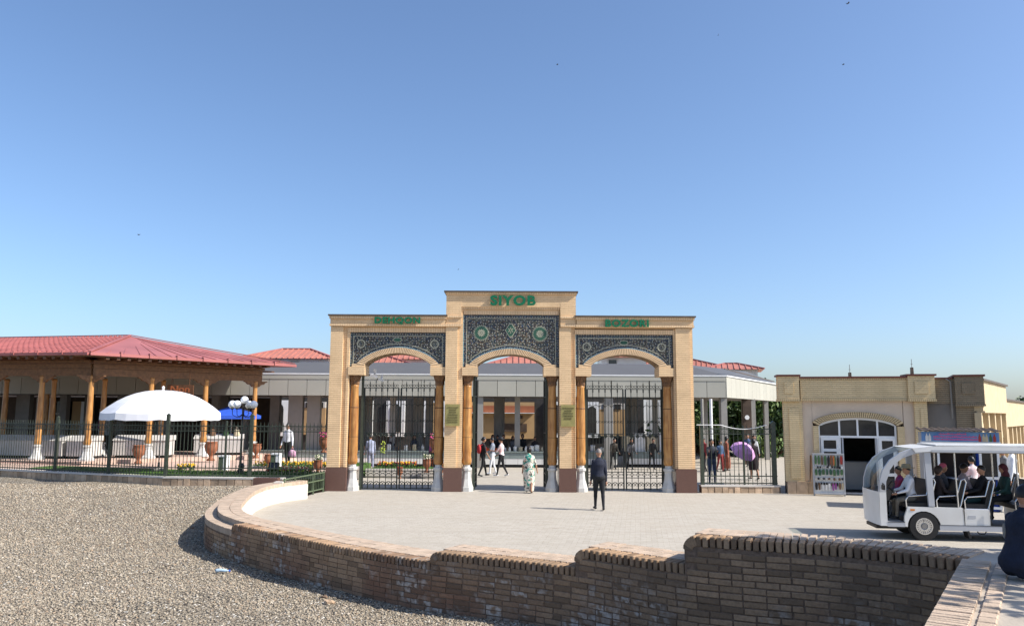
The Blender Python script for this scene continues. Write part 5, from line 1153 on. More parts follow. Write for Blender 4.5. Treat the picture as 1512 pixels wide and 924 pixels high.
MB().box(e1-.01, e2+.02, -.13, 4, zc2-.10, zc2-.03).build('soldier_course', M['soldier3'], S2); MB().box(e1+.2, e2-.3, -.13, 4, zc2+.3, zt2-.15).build('raised_panel', M['brick3'], S2)
MB().tube([(e1-.12, .0, 2.6), (e1-.12, .0, zt2-.1), (e1-.25, .0, zt2+.0)], .03, 6).build('conduit', M['conc'], S2)
pE = P2 + Vector((math.cos(T2), math.sin(T2), 0)) * (e2 - .05)
far_ = Vector((19.78, 32, 0)); d3 = (far_ - pE).normalized(); a3 = math.atan2(d3.y, d3.x); L3 = (far_ - pE).length
for k, (s0, L, ztop, off, lab) in enumerate(((0, L3, 3.86, 0, 'nearest block of the sunlit cream brick arcade at the right'), (L3, 14.5, 3.32, .12, 'second block of the sunlit cream brick arcade, one step lower'), (L3 + 14.5, 26, 2.75, .24, 'far lowest block of the sunlit cream brick arcade'))):
    o_ = pE + d3*s0; t = thing('arcade_block', lab, 'building', o_, a3)
    MB().box(.05, L, .25 + off, 1.8, -.3, ztop - .9).build('wall', M['arcade'], t); MB().box(-.02, L+.02, .0 + off, 1.85, ztop-1.0, ztop).build('parapet', M['arcade'], t)
    MB().box(-.05, L+.05, -.08 + off, 1.9, ztop, ztop+.07).build('coping', M['cap'], t); MB().box(-.03, L+.03, -.05+off, .2+off, ztop-1.06, ztop-1.0).build('string_course', M['arcade'], t)
    n_ = max(3, int(L/1.6)); 
    for i in range(n_+1): MB().box(i*L/n_ - .14, i*L/n_ + .14, .05+off, .25+off, -.2, ztop-1.06).build('pilaster', M['arcade'], t)
    for i in range(n_):
        xm_ = (i+.5)*L/n_; w_ = L/n_*.22; pts = [(xm_-w_,.2),(xm_+w_,.2),(xm_+w_,ztop-1.9),(xm_+w_*.6,ztop-1.65),(xm_,ztop-1.45),(xm_-w_*.6,ztop-1.65),(xm_-w_,ztop-1.9)]
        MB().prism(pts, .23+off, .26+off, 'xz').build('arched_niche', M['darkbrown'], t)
        MB().prism([(x, z) for x, z in ((xm_-w_*1.5,ztop-2.0),(xm_-w_,ztop-2.0),(xm_-w_*.6,ztop-1.6),(xm_,ztop-1.36),(xm_+w_*.6,ztop-1.6),(xm_+w_,ztop-2.0),(xm_+w_*1.5,ztop-2.0),(xm_+w_*.9,ztop-1.45),(xm_,ztop-1.2),(xm_-w_*.9,ztop-1.45))], .17+off, .25+off, 'xz').build('niche_hood', M['arcade'], t)
# drinks kiosk
kx0, kx1 = U(1370,645,Y=23.2).x, U(1469,645,Y=23.2).x; K = thing('drinks_kiosk', 'small white framed drinks kiosk with a blue banner behind the electric cart', 'kiosk', ((kx0+kx1)/2, 23.3, 0), R(-22))
hw = (kx1-kx0)/2; z_ = lambda py: U(1420, py, Y=23.2).z
MB().box(-hw, hw, .05, 1.7, 0, z_(652)).build('cabin', M['glass'], K) if False else None
b = MB(); b.box(-hw, hw, 1.1, 1.2, 0, 2.2); b.box(-hw, -hw+.04, .1, 1.1, 0, 2.2); b.box(hw-.04, hw, .1, 1.1, 0, 2.2); b.build('cabin_walls', M['silver'], K)
BN = MB().box(-hw-.02, hw+.02, -.06, .0, z_(652), z_(637.5)).build('banner', None or mat('blue_banner_print', (0.06, 0.16, 0.42), .4, .5, 3, col2=(0.16, 0.30, 0.50)), K)
pk_ = mat('pink_banner_lettering', (0.62, 0.12, 0.28), .5, .1, 9)
for r_, (x0, x1, zz) in enumerate(((-.55*hw, .15*hw, 640.6), (-.70*hw, .45*hw, 644.6), (-.70*hw, .50*hw, 648.6))):
    x = x0; b = MB()
    while x < x1:
        w_ = random.uniform(.015, .045); z0_ = z_(zz+1.3); b.box(x, x+w_, -.068, -.06, z0_, z0_ + random.choice((.038,.048,.03))); b.box(x+w_*.8, x+w_+.012, -.068, -.06, z0_+.012, z0_+.026); x += w_ + .016
    b.build('banner_lettering', pk_, BN, kind='stuff')
for k, (x, c) in enumerate(((-.88,0),(-.80,0),(.52,1),(.62,3),(.70,3),(.80,4),(.90,1))):
    z0_ = z_(651.5); b = MB(); b.prism([(x*hw-.035,z0_),(x*hw+.035,z0_),(x*hw+.035,z0_+.13),(x*hw+.012,z0_+.18),(x*hw+.012,z0_+.22),(x*hw-.012,z0_+.22),(x*hw-.012,z0_+.18),(x*hw-.035,z0_+.13)], -.07, -.06, 'xz'); b.build('printed_bottle', GM[c], BN)
b = MB(); n = 44
for i in range(n): xa, xb = -hw-.06+(2*hw+.12)*i/n, -hw-.06+(2*hw+.12)*(i+1)/n; h0, h1 = .02*math.sin(i*1.5), .02*math.sin((i+1)*1.5); zt_ = z_(636.5); b.add([(xa,-.2,zt_+h0),(xb,-.2,zt_+h1),(xb,1.25,zt_+.06+h1),(xa,1.25,zt_+.06+h0),(xa,-.2,zt_+h0+.02),(xb,-.2,zt_+h1+.02),(xb,1.25,zt_+.08+h1),(xa,1.25,zt_+.08+h0)], [(0,3,2,1),(4,5,6,7),(0,1,5,4),(2,3,7,6)])
b.build('corrugated_roof', M['cap'], K)
MB().box(-hw-.05, hw+.05, -.04, .1, z_(655.5), z_(652)-.003).build('head_rail', M['white'], K)
for x0, x1 in ((-1.0, -.56), (.48, 1.0)):
    b = MB(); b.box(x0*hw, x0*hw+.06, -.03, .06, .1, z_(655.5)); b.box(x1*hw-.06, x1*hw, -.03, .06, .1, z_(655.5)); 
    for z in (.12, .95, z_(657)): b.box(x0*hw, x1*hw, -.029, .059, z-.04, z+.03)
    b.build('window_frame', M['white'], K); MB().box(x0*hw+.06, x1*hw-.06, .02, .03, 1.0, z_(657)-.04).build('pane', M['glass'], K)
t = thing('drinks_fridge', 'blue drinks fridge in the left side of the kiosk', 'fridge', K.matrix_basis @ Vector((-.76*hw, .45, 0.0)), R(-22)); MB().box(-.22,.22,-.2,.3,0,1.8).build('body', M['blue'], t); MB().box(-.17,.17,-.22,-.2,.4,1.6).build('door', M['glass'], t)
t = thing('drinks_fridge', 'blue drinks fridge in the right side of the kiosk', 'fridge', K.matrix_basis @ Vector((.72*hw, .42, 0.0)), R(-22)); MB().box(-.22,.22,-.2,.3,0,1.85).build('body', M['blue'], t); MB().box(-.17,.17,-.22,-.2,.4,1.6).build('door', M['glass'], t)
MB().box(-.5*hw, .45*hw, -.1, .5, .85, .9).build('serving_shelf', M['white'], K); MB().box(-.5*hw, .45*hw, 0, .4, 0, .848).build('counter_box', M['whitetile'], K)
MB().box(-.5*hw,.45*hw,1.0,1.08,.9,2.0).build('back_shelves', M['darkbrown'], K)
# goods rack by the shop door
ra, rb_ = ux(1196), ux(1240); q = SP.matrix_basis @ Vector(((ra+rb_)/2, -.42, 0)); w_ = (rb_-ra)/2; zr = uh(670, 1215)
RK = thing('souvenir_rack', 'white display rack hung with belts and trinkets beside the shop door', 'display rack', q, TH)
b = MB(); b.box(-w_, w_, 0, .03, .08, zr); fr_ = b.build('backboard', M['whitetile'], RK)
b = MB(); b.box(-w_-.02,-w_+.02,-.04,.06,0,zr+.02); b.box(w_-.02,w_+.02,-.04,.06,0,zr+.02); b.box(-w_-.02,w_+.02,-.041,.061,zr,zr+.04); b.box(-w_,w_,-.12,.05,.06,.10); b.build('rack_frame', M['silver'], RK)
def hang(n_, z, hmin, hmax, cs, x0=-.95, x1=.95, dz=.0):
    for i in range(n_):
        x = (x0 + (x1-x0)*(i+.5)/n_)*w_; h = random.uniform(hmin, hmax); ww = (x1-x0)*w_/n_*random.uniform(.3,.42); y = -.03 - random.uniform(0,.02)
        b = MB(); b.prism([(x-ww*.5,z),(x+ww*.5,z),(x+ww,z-h*.3),(x+ww*.8,z-h),(x-ww*.8,z-h),(x-ww,z-h*.3)], y-.02, y, 'xz'); b.build('hanging_item', random.choice(cs), RK)
G_ = GM; hang(9, zr-.03, .28, .42, [G_[5], G_[1], M['black'], G_[4]]); hang(3, zr-.03, .2, .34, [G_[2]], .1, .4); hang(8, zr-.48, .18, .22, [G_[4], M['black'], M['mosgreen']]); hang(12, zr-.38, .05, .09, [M['chrome'], G_[0], M['black']])
hang(11, zr-.76, .06, .10, [M['black'], G_[5], M['chrome']]); hang(11, zr-.92, .07, .12, [M['black'], M['cap']]); hang(3, .42, .22, .26, [G_[0]], -.5, .1); hang(2, .42, .2, .26, [G_[6]], .15, .5); hang(2, .42, .22, .26, [G_[5], M['black']], -.95, -.55); hang(2, .44, .2, .25, [G_[3], G_[5]], .6, .95)
b = MB()
for k in range(5): b.tube([(-w_-.05-.01*k, -.05, zr-.02), (-w_-.07-.012*k, -.06, zr-.5), (-w_-.09-.01*k, -.05, zr-.75-.05*k)], .014, 4)
b.build('hanging_belts', G_[5], RK)
# antenna masts
def mast(px, h0, lab):
    p = U(px, 556, Y=240); t = thing('antenna_mast', lab, 'antenna', (p.x, 240, -.4)); H = h0; b = MB()
    for sx, sy in ((-1,-1),(1,-1),(1,1),(-1,1)): b.bar((sx*.55, sy*.55, 0), (sx*.25, sy*.25, H*.93), .2)
    for k in range(14):
        z0_, z1_ = H*.93*k/14, H*.93*(k+1)/14; w0, w1 = .55-.33*k/14, .55-.33*(k+1)/14
        b.bar((-w0,-w0,z0_),(w1,-w1,z1_),.08); b.bar((w0,w0,z0_),(-w1,w1,z1_),.08); b.bar((-w1,-w1,z1_),(w1,-w1,z1_),.08)
    b.build('lattice', M['cap'], t); b = MB(); b.bar((0,0,H*.93),(0,0,H+1.2),.10); b.bar((-.3,0,H-.3),(.3,0,H-.3),.10); b.build('aerial', M['cap'], t)
mast(1255, U(1255,542,Y=240).z, 'thin red lattice mast on the skyline above the shop front'); mast(1347, U(1347,534,Y=240).z, 'taller dark lattice mast on the skyline near the right end of the shop')
# ================================================================ PEOPLE
cloth = {}
def cl(name, col, var=.15, col2=None, scale=10):
    if name not in cloth: cloth[name] = mat('cloth_' + name, col, .85, var, scale, .25, 60, col2=col2)
    return cloth[name]
def capsule(b, p, q, r0, r1, n=10, flat=1.0):
    p, q = Vector(p), Vector(q); d = q - p; L = max(d.length, 1e-4); t = d / L; x = t.orthogonal().normalized()
    if abs(t.z) > .3: x = (Vector((1,0,0)) - t * t.x).normalized()
    y = t.cross(x); rings = [(-r0, .05), (-r0*.8, .6), (-r0*.4, .92), (0, 1)]
    prof = [(a, r0*k) for a, k in rings] + [(L*.5, (r0+r1)/2)] + [(L + r1*(-a/r0), r1*k) for a, k in reversed(rings)]
    vs = [p + t*a + (x*math.cos(2*math.pi*j/n) + y*math.sin(2*math.pi*j/n)*flat)*r for a, r in prof for j in range(n)]
    m_ = len(prof); fs = [(i*n+j, i*n+(j+1)%n, (i+1)*n+(j+1)%n, (i+1)*n+j) for i in range(m_-1) for j in range(n)] + [tuple(range(n-1,-1,-1)), tuple(range((m_-1)*n, m_*n))]
    b.add(vs, fs)
def rot_fwd(v, deg):      # bend a downward limb forward (+y)
    return Matrix.Rotation(R(deg), 3, 'X') @ Vector(v)
def person(lab, loc, rz=0.0, H=1.7, legs=((8, 4), (-10, 12)), arms=((5, 10, 6), (-5, 12, 6)), top='grey', bottom='black', shoe=None, sleeve='long', lean=0.0, seat=None, fat=1.0, hair='short', hairmat=None, dress=None, skirt=None, res=.016, group=None, turn=0.0, hat=None, headlean=0.0, bare=False, name='person'):
    """legs: (hip flex, knee bend) for left/right; arms: (forward, outward, elbow bend)"""
    root = thing(name, lab, 'person', loc, rz, group); b = MB(); bones = []
    h = lambda v: Vector(v) * H
    LM = Matrix.Rotation(-R(lean), 3, 'X'); pel = h((0,0,.53))
    def up(v): v = h(v); return pel + LM @ (v - pel)
    # torso as stacked ellipses
    prof = [(.465,.075,.062,0),(.50,.098,.074,-.004),(.535,.100,.078,-.006),(.58,.091,.068,0),(.63,.084,.062,.004),(.68,.092,.066,.006),(.735,.103,.070,.002),(.775,.106,.066,-.002),(.803,.090,.056,-.004),(.828,.058,.042,-.004),(.845,.030,.030,0)]
    n = 16; vs = []
    for z, rx_, ry_, yo in prof:
        f_ = fat if .47 < z < .77 else 1.0
        for j in range(n): a = 2*math.pi*j/n; vs.append(up((rx_*f_*math.cos(a), ry_*f_*math.sin(a) + yo, z)))
    b.add(vs, [(i*n+j, i*n+(j+1)%n, (i+1)*n+(j+1)%n, (i+1)*n+j) for i in range(len(prof)-1) for j in range(n)] + [tuple(range(n-1,-1,-1)), tuple(range((len(prof)-1)*n, len(prof)*n))])
    bones += [('hip', up((-.05,0,.49)), up((.05,0,.49)), .08*H), ('torso', up((0,0,.60)), up((0,0,.78)), .085*H), ('torso', up((-.075,0,.785)), up((.075,0,.785)), .05*H)]
    nk0, nk1 = up((0,-.002,.82)), up((0,.008 + headlean*.02,.885)); capsule(b, nk0, nk1, .032*H, .029*H); bones.append(('skin', nk0.lerp(nk1,.45), nk1, .028*H))
    HC = nk1 + h((0,.012 + headlean*.02,.048)); hr_ = H*.066
    # head: skull, jaw, nose, ears
    b.ball(HC, hr_, 14, 10, (.72,.88,1.02)); b.ball(HC + h((0,.018,-.030)), H*.036, 10, 8, (.86,.95,1.0))
    b.ball(HC + h((0,.060,-.006)), H*.008, 6, 5, (.8,1.1,1.6))
    for s_ in (-1, 1): b.ball(HC + h((s_*.048,-.002,-.004)), H*.011, 6, 5, (.45,.9,1.4))
    bones.append(('skin', HC - h((0,0,.02)), HC + h((0,0,.02)), .06*H))
    # legs
    for s_, (hf, kb) in zip((-1, 1), legs):
        hp = h((s_*.052,0,.50)); td = rot_fwd((0,0,-1), hf); td = (td + Vector((s_*(.012 if seat is None else .12),0,0))).normalized(); kn = hp + td*.243*H; sd2 = rot_fwd((0,0,-1), hf - kb); an = kn + sd2*.235*H
        capsule(b, hp, kn, .052*H*fat, .034*H); capsule(b, kn, an, .034*H, .022*H); capsule(b, kn.lerp(an,.2), kn.lerp(an,.5), .034*H, .028*H)
        ft = rot_fwd((0,1,0), (hf - kb)*.55 if seat is None else 0); heel = an + Vector((0,-.012*H,-.018*H)); toe = an + ft*.088*H + Vector((s_*.012*H,0,-.026*H)); capsule(b, heel, toe, .024*H, .019*H, 8)
        bones += [('leg', hp, kn, .05*H), ('leg', kn, an, .03*H), ('shoe', heel, toe, .026*H)]
    hands = []
    for s_, (fw, ow, eb) in zip((-1, 1), arms):
        sh_ = up((s_*.090,-.002,.787)); u_ = rot_fwd((0,0,-1), fw); u_ = LM @ u_; ud_ = (Matrix.Rotation(R(-s_*ow), 3, 'Y') @ u_).normalized(); el = sh_ + ud_*.175*H
        fd_ = rot_fwd((0,0,-1), fw + eb); fd_ = (Matrix.Rotation(R(-s_*ow*.6), 3, 'Y') @ (LM @ fd_)).normalized(); wr = el + fd_*.15*H
        thick = 1.25 if sleeve == 'long' else 1.0
        capsule(b, sh_, el, .032*H*thick*.95, .024*H*thick); capsule(b, el, wr, .024*H*thick, .016*H*(1.15 if sleeve == 'long' else 1))
        pm = wr + fd_*.048*H; capsule(b, wr + fd_*.012*H, pm, .018*H, .021*H, 8, .55)
        side = fd_.cross(Vector((1,0,0))); side = side.normalized() if side.length > .1 else Vector((0,1,0))
        for k, (o_, l_) in enumerate(((-.018,.036),(-.006,.043),(.006,.041),(.017,.033))):
            f0 = pm + side*o_*H + fd_*.008*H; f1 = f0 + fd_*l_*.55*H; f2 = f1 + (fd_*.75 - Vector((s_*.5,0,0)))*l_*.5*H; capsule(b, f0, f1, .0065*H, .006*H, 6); capsule(b, f1, f2, .006*H, .005*H, 6)
        t0 = wr + fd_*.02*H + side*.014*H; t1 = t0 + (fd_*.6 + side*.6)*.034*H; capsule(b, t0, t1, .008*H, .006*H, 6)
        bones += [('uarm', sh_, el, .03*H), ('farm', el, wr, .02*H), ('skin', wr + fd_*.022*H, pm + fd_*.04*H, .02*H)]; hands.append(pm)
    zs2 = min(v[2] for v in b.v)
    dz = -zs2 if seat is None else (seat - (.53 - .075)*H)
    sh2 = Vector((0,0,dz)); b.v = [tuple(Vector(v) + sh2) for v in b.v]; bones = [(k, p + sh2, q + sh2, r) for k, p, q, r in bones]; HC = HC + sh2; hands = [x + sh2 for x in hands]
    me0 = bpy.data.meshes.new('body_source'); me0.from_pydata(b.v, [], b.f); ob = bpy.data.objects.new('t', me0); C.objects.link(ob)
    md = ob.modifiers.new('r', 'REMESH'); md.mode = 'VOXEL'; md.voxel_size = res; md.use_smooth_shade = True; sm = ob.modifiers.new('s', 'SMOOTH'); sm.iterations = 3; sm.factor = .45
    dg = bpy.context.evaluated_depsgraph_get(); me = bpy.data.meshes.new_from_object(ob.evaluated_get(dg)); me.name = 'body'; bpy.data.objects.remove(ob); bpy.data.meshes.remove(me0)
    TM = top if not isinstance(top, str) else cl(top, (.3,.3,.3)); BM_ = bottom if not isinstance(bottom, str) else cl(bottom, (.02,.02,.022)); SM = shoe or M['black']
    me.materials.clear(); [me.materials.append(q) for q in (M['skin'], TM, BM_, SM)]
    np_ = len(me.polygons); ctr = np.empty(np_*3, dtype=np.float32); me.polygons.foreach_get('center', ctr); ctr = ctr.reshape(-1, 3); best = np.full(np_, 9.0); idx = np.zeros(np_, dtype=np.int32)
    mp_ = {'skin': 0, 'torso': 1, 'hip': 2 if dress is None else 1, 'leg': 2, 'shoe': 3, 'uarm': 0 if sleeve == 'none' else 1, 'farm': 1 if sleeve == 'long' else 0}
    if bare: mp_['leg'] = 0
    for kind, p, q, r in bones:
        p_, d_ = np.array(p), np.array(q - p); t_ = np.clip(((ctr - p_) @ d_) / max(1e-9, d_ @ d_), 0, 1); ds = np.linalg.norm(ctr - p_ - t_[:,None]*d_, axis=1) - r
        w_ = ds < best; best[w_] = ds[w_]; v = mp_[kind]; idx[w_] = v
    me.polygons.foreach_set('material_index', idx); me.polygons.foreach_set('use_smooth', [True]*np_)
    bo = bpy.data.objects.new('body', me); C.objects.link(bo); bo.parent = root
    # eyes, brows and mouth
    if res < .02:
        e = MB(); [e.ball(HC + h((s_*.0195,.0525,.004)), H*.0055, 6, 5) for s_ in (-1, 1)]; [e.bar(HC + h((s_*.011,.056,.018)), HC + h((s_*.029,.050,.017)), H*.004) for s_ in (-1, 1)]; e.build('eyes', M['hair'], bo)
        e = MB(); e.bar(HC + h((-.012,.0555,-.034)), HC + h((.012,.0555,-.034)), H*.005); e.build('mouth', cl('lips', (.25,.08,.07)), bo)
    # hair
    hm = hairmat or M['hair']; r_ = random.Random(lab)
    if hair:
        e = MB(); n_, m_ = 18, 11; low = {'short': -.1, 'crop': .0, 'bob': -.75, 'long': -.7, 'scarf': -1.0, 'bun': -.35}[hair]; k = {'short': 1.10, 'crop': 1.055, 'bob': 1.2, 'long': 1.16, 'scarf': 1.2, 'bun': 1.13}[hair]; vs = []
        for i in range(m_+1):
            for j in range(n_):
                a = 2*math.pi*j/n_; back = .5 - .5*math.sin(a); zl = .52 + (low - .52)*min(1, back*1.5); ph_ = math.acos(max(-1, zl))*i/m_; w_ = 1 + r_.uniform(-.025,.025)
                vs.append(HC + Vector((math.sin(ph_)*math.cos(a)*hr_*.72, math.sin(ph_)*math.sin(a)*hr_*.88 - .002*H, math.cos(ph_)*hr_*1.02))*1.0 + (Vector((math.sin(ph_)*math.cos(a)*.72, math.sin(ph_)*math.sin(a)*.88, math.cos(ph_)))*hr_*(k*w_-1)))
        e.add(vs, [(i*n_+j, (i+1)*n_+j, (i+1)*n_+(j+1)%n_, i*n_+(j+1)%n_) for i in range(m_) for j in range(n_)])
        if hair == 'bun': e.ball(HC + h((0,-.062,.0)), H*.026, 8, 6)
        if hair == 'long': capsule(e, HC + h((0,-.035,-.02)), HC + h((0,-.045,-.13)), .045*H, .03*H, 10, .6)
        if hair == 'scarf': capsule(e, HC + h((0,-.02,-.03)), HC + h((0,-.03,-.09)), .055*H, .075*H, 12, .7)
        e.build('hair' if hair != 'scarf' else 'head_scarf', hm, bo, smooth=True)
    if hat is not None:
        e = MB(); e.lathe(HC.x, HC.y, [(.105*H, HC.z+.030*H), (.108*H, HC.z+.036*H), (.062*H, HC.z+.040*H), (.055*H, HC.z+.085*H), (.03*H, HC.z+.095*H)], 18, sy=1.15); e.build('sun_hat', hat, bo, smooth=True)
    if dress is not None or skirt is not None:
        D = dress or skirt; dm = D['m']; ztop = D.get('z1', .60)*H + dz; zb_ = D.get('z0', .10)*H; e = MB(); n_ = 28; m_ = 10; vs = []; wd = D.get('w', .125)*H; sw = D.get('swing', .02)
        for i in range(m_+1):
            t = i/m_; z = ztop + (zb_ - ztop)*t; rr = .093*H*fat*(1-t) + wd*t + .028*H*math.sin(t*3.14); 
            for j in range(n_): a = 2*math.pi*j/n_; f_ = 1 + .07*t*math.sin(a*7 + 1.3) + .03*t*math.sin(a*4); vs.append((rr*f_*math.cos(a), rr*f_*math.sin(a)*.80 + sw*t, z))
        e.add(vs, [(i*n_+j, i*n_+(j+1)%n_, (i+1)*n_+(j+1)%n_, (i+1)*n_+j) for i in range(m_) for j in range(n_)]); e.build('dress' if dress else 'skirt', dm, bo, smooth=True)
    return root, bo, HC, hands
WHT = cl('white', (.68,.69,.72), .05); BLK = cl('black', (.014,.014,.016), .3)
# the two walking in
mn, mb, mh, _ = person('man in dark navy sweater and black trousers walking toward the right arch', U(885,753,z=0), R(4), 1.67, ((11,5),(-7,8)), ((4,9,10),(-9,6,14)), top=M['navy'], bottom=cl('charcoal', (.013,.014,.017), .3), hair='crop', hairmat=M['greyhair'], res=.011, fat=1.14)
dm = bpy.data.materials.new('green_white_print_cloth'); dm.use_nodes = True; g = N(dm); geo = g.n('ShaderNodeTexCoord'); P_ = geo.outputs['Object']
v = g.n('ShaderNodeTexNoise'); v.inputs['Scale'].default_value = 4.2; v.inputs['Detail'].default_value = 3; v.inputs['Distortion'].default_value = 1.5; g.link(P_, v.inputs['Vector'])
c = g.mix(g.rng(v.outputs['Fac'], .50, .56), (.62,.57,.48), (.02,.26,.20)); c = g.mix(g.rng(g.noise(P_, 11, 3), .56, .62), c, (.05,.06,.05)); c = g.mix(g.rng(g.noise(P_, 7, 3), .60, .66), c, (.45,.30,.22)); g.link(c, g.b.inputs['Base Color']); g.b.inputs['Roughness'].default_value = .8
person('woman in a long green and cream patterned dress walking through the middle arch', U(781,727.5,z=0), R(-3), 1.52, ((12,5),(-9,8)), ((2,12,12),(10,20,-2)), top=dm, bottom=M['skin'], bare=True, sleeve='short', hair='bob', dress=dict(m=dm, z0=.045, z1=.64, w=.10), fat=1.14, res=.011, shoe=cl('sandal', (.12,.07,.04)))
# pair just inside the gate
BP = cl('redpack', (.38,.03,.035))
a, _, hc, _ = person('dark haired woman in black with a red backpack just inside the middle arch', U(713,703,z=-.03), R(-70), 1.66, ((16,6),(-8,16)), ((-10,12,10),(12,10,20)), top=BLK, bottom=BLK, sleeve='short', hair='bun', res=.016)
b = MB(); b.ball((0,-.2,1.15), .15, 10, 8, (.95,.6,1.25)); b.box(-.1,.1,-.31,-.26,1.0,1.15); o = b.build('backpack_tmp', BP, smooth=True)
bpy.data.objects.remove(o)
def backpack(r, m_, lab, z=1.18, s=1.0):
    Mx = r.matrix_basis; t = thing('backpack', lab, 'backpack', Mx @ Vector((0,-.19,z-.2)), r.rotation_euler.z)
    b = MB(); b.ball((0,0,.2), .16*s, 12, 9, (.95,.62,1.3)); b.build('bag_body', m_, t, smooth=True); b = MB(); b.ball((0,-.09*s,.12), .10*s, 10, 7, (1,.55,.9)); b.build('front_pocket', m_, t, smooth=True)
    b = MB(); [b.tube([(sx*.09,.05,.36),(sx*.10,.16,.40),(sx*.11,.30,.25),(sx*.10,.22,.02)], .018, 6) for sx in (-1,1)]; b.build('shoulder_straps', m_, t)
backpack(a, BP, 'red backpack on the woman in black inside the middle arch')
person('woman with dark hat, pink shirt and white top beside the pillar inside the gate', U(740,703,z=-.03), R(68), 1.64, ((14,4),(-10,20)), ((30,10,70),(10,10,50)), top=cl('pinkwhite', (.62,.36,.36), .1, (.68,.66,.66), 5), bottom=BLK, sleeve='short', hair='short', hat=M['black'], res=.016, shoe=WHT)
person('person in white clothes half hidden between the woman in black and the woman in pink', U(727,700,z=-.04), R(80), 1.6, ((10,4),(-6,10)), ((20,10,40),(0,10,20)), top=cl('greyblue', (.20,.22,.27)), bottom=WHT, hair='short', res=.02, shoe=WHT)
# garden
wm, _, _, hs = person('man in a white shirt standing in the garden behind the fence holding a pink bag', (U(407,690,z=.44).x*.985, 34.4, .45), R(160), 1.72, ((4,2),(-4,4)), ((-4,10,10),(8,10,14)), top=WHT, bottom=BLK, res=.016, hair='short')
hp_ = wm.matrix_basis @ hs[0]; t = thing('carrier_bag', 'pink patterned bag held by the man in the white shirt', 'bag', hp_ - Vector((0,0,.42))); b = MB(); b.lathe(0,0,[(.10,0),(.16,.06),(.15,.24),(.08,.32)], 12, sy=.45); b.build('bag_body', cl('pinkbag', (.5,.16,.34), .1, (.6,.5,.55), 14), t, smooth=True); b = MB(); b.tube(arc(0,.32,.07,0,180,8,0), .012, 5); b.build('handle', cl('pinkbag', (0,0,0)), t)
person('person in pale blue overalls bending over behind the left iron gate', (U(547,690,Y=38.2).x, 38.2, -.10), R(20), 1.74, ((6,4),(-4,6)), ((25,10,30),(20,10,30)), top=cl('paleblue', (.27,.29,.38)), bottom=cl('paleblue', (0,0,0)), lean=14, res=.02, hair='short')
person('flower seller in purple standing behind the pots in the left arch', (U(640,660,Y=39.5).x, 39.5, -.10), R(170), 1.62, top=cl('purple', (.24,.06,.17)), bottom=BLK, res=.022, hair='scarf', hairmat=cl('plum', (.10,.03,.07)))
# behind the right fence
jm = cl('denim', (.05,.075,.13), .2); 
person('person in jeans with crossed arms standing behind the right iron fence', U(1052,715,z=.0), R(175), 1.70, ((3,2),(-3,3)), ((35,4,85),(35,4,85)), top=cl('darktop', (.035,.04,.055)), bottom=jm, res=.016)
person('woman in a black coat walking under the purple umbrella', U(1114,707.5,z=-.03), R(14), 1.66, ((10,4),(-8,12)), ((20,14,70),(-4,10,14)), top=cl('darkred', (.018,.010,.013)), bottom=BLK, res=.016, hair='bob', dress=dict(m=cl('darkred', (0,0,0)), z0=.24, z1=.62, w=.12), bare=True)
person('woman in a rust orange long dress facing right behind the right fence', U(1073,695,z=-.1), R(-80), 1.66, top=cl('rust', (.26,.08,.045), .3), bottom=cl('rust', (0,0,0)), res=.02, hair='bob', dress=dict(m=cl('rust', (0,0,0)), z0=.08, w=.12))
person('person in red at the far left of the group behind the right fence', U(1040,697,z=-.1), R(120), 1.66, top=cl('redtop', (.22,.03,.03)), bottom=BLK, res=.022)
person('person in blue with a red bag beside the woman in rust orange', U(1064,696,z=-.1), R(200), 1.5, top=cl('bluetop', (.05,.09,.17)), bottom=cl('redtop', (0,0,0)), res=.022, hair='bob')
person('person in a grey shirt sitting high beyond the purple umbrella', U(1120,672,z=.9)+Vector((0,0,0)), R(200), 1.66, top=cl('greytop', (.30,.32,.34)), bottom=jm, res=.022) if False else None
person('person in a pale grey shirt beyond the woman in black', (U(1120,690,z=.05).x, 41.5, -.13), R(190), 1.75, top=cl('palegrey', (.42,.43,.45)), bottom=cl('greytr', (.15,.16,.17)), res=.022)
person('person in a blue shirt furthest right behind the right fence', (U(1132,690,z=.05).x, 44, -.13), R(150), 1.75, top=cl('bluetop2', (.07,.11,.22)), bottom=BLK, res=.022)
# vendors in the hall: dark clothing behind the counters
vc = [cl('vendor%d' % i, c) for i, c in enumerate(((.02,.02,.022),(.04,.03,.03),(.03,.035,.05),(.05,.04,.03),(.10,.10,.11)))]
names = ['vendor in dark clothes behind the middle counter, %s' % s for s in ('leftmost beside the pillar', 'second from the pillar', 'third from the pillar', 'fourth from the pillar', 'near the middle pole', 'just right of the middle pole', 'right end by the gate leaf')]
for k, (px, lab) in enumerate(zip((703, 727, 735, 744, 757, 772, 790), names)):
    person(lab, (U(px,640,Y=44.2).x, 44.2 + .3*(k % 3), -.13), R(180 + 25*math.sin(k*2)), 1.6 + .08*math.sin(k*3), arms=((20,12,50),(30,10,60)), top=vc[k % 5], bottom=BLK, res=.03, hair=('short','scarf','bob')[k % 3], group='vendors behind the middle counter')
for k, (px, lab) in enumerate(((578, 'vendor standing behind the left arch counter, nearest the left gate leaf'), (612, 'vendor behind the left arch counter, right of the gate centre'), (905, 'crouching vendor in dark clothes inside the right arch'), (930, 'vendor leaning over boxes inside the right arch'), (962, 'vendor in dark clothes furthest right inside the right arch'))):
    person(lab, (U(px,640,Y=44.2 if px < 900 else 41.6).x, 44.2 if px < 900 else 41.6, -.13), R(190), 1.6, arms=((30,10,50),(30,10,50)), lean=(0 if px < 900 else 22), top=vc[(k+1) % 5], bottom=BLK, res=.03, hair='scarf' if k % 2 else 'short')
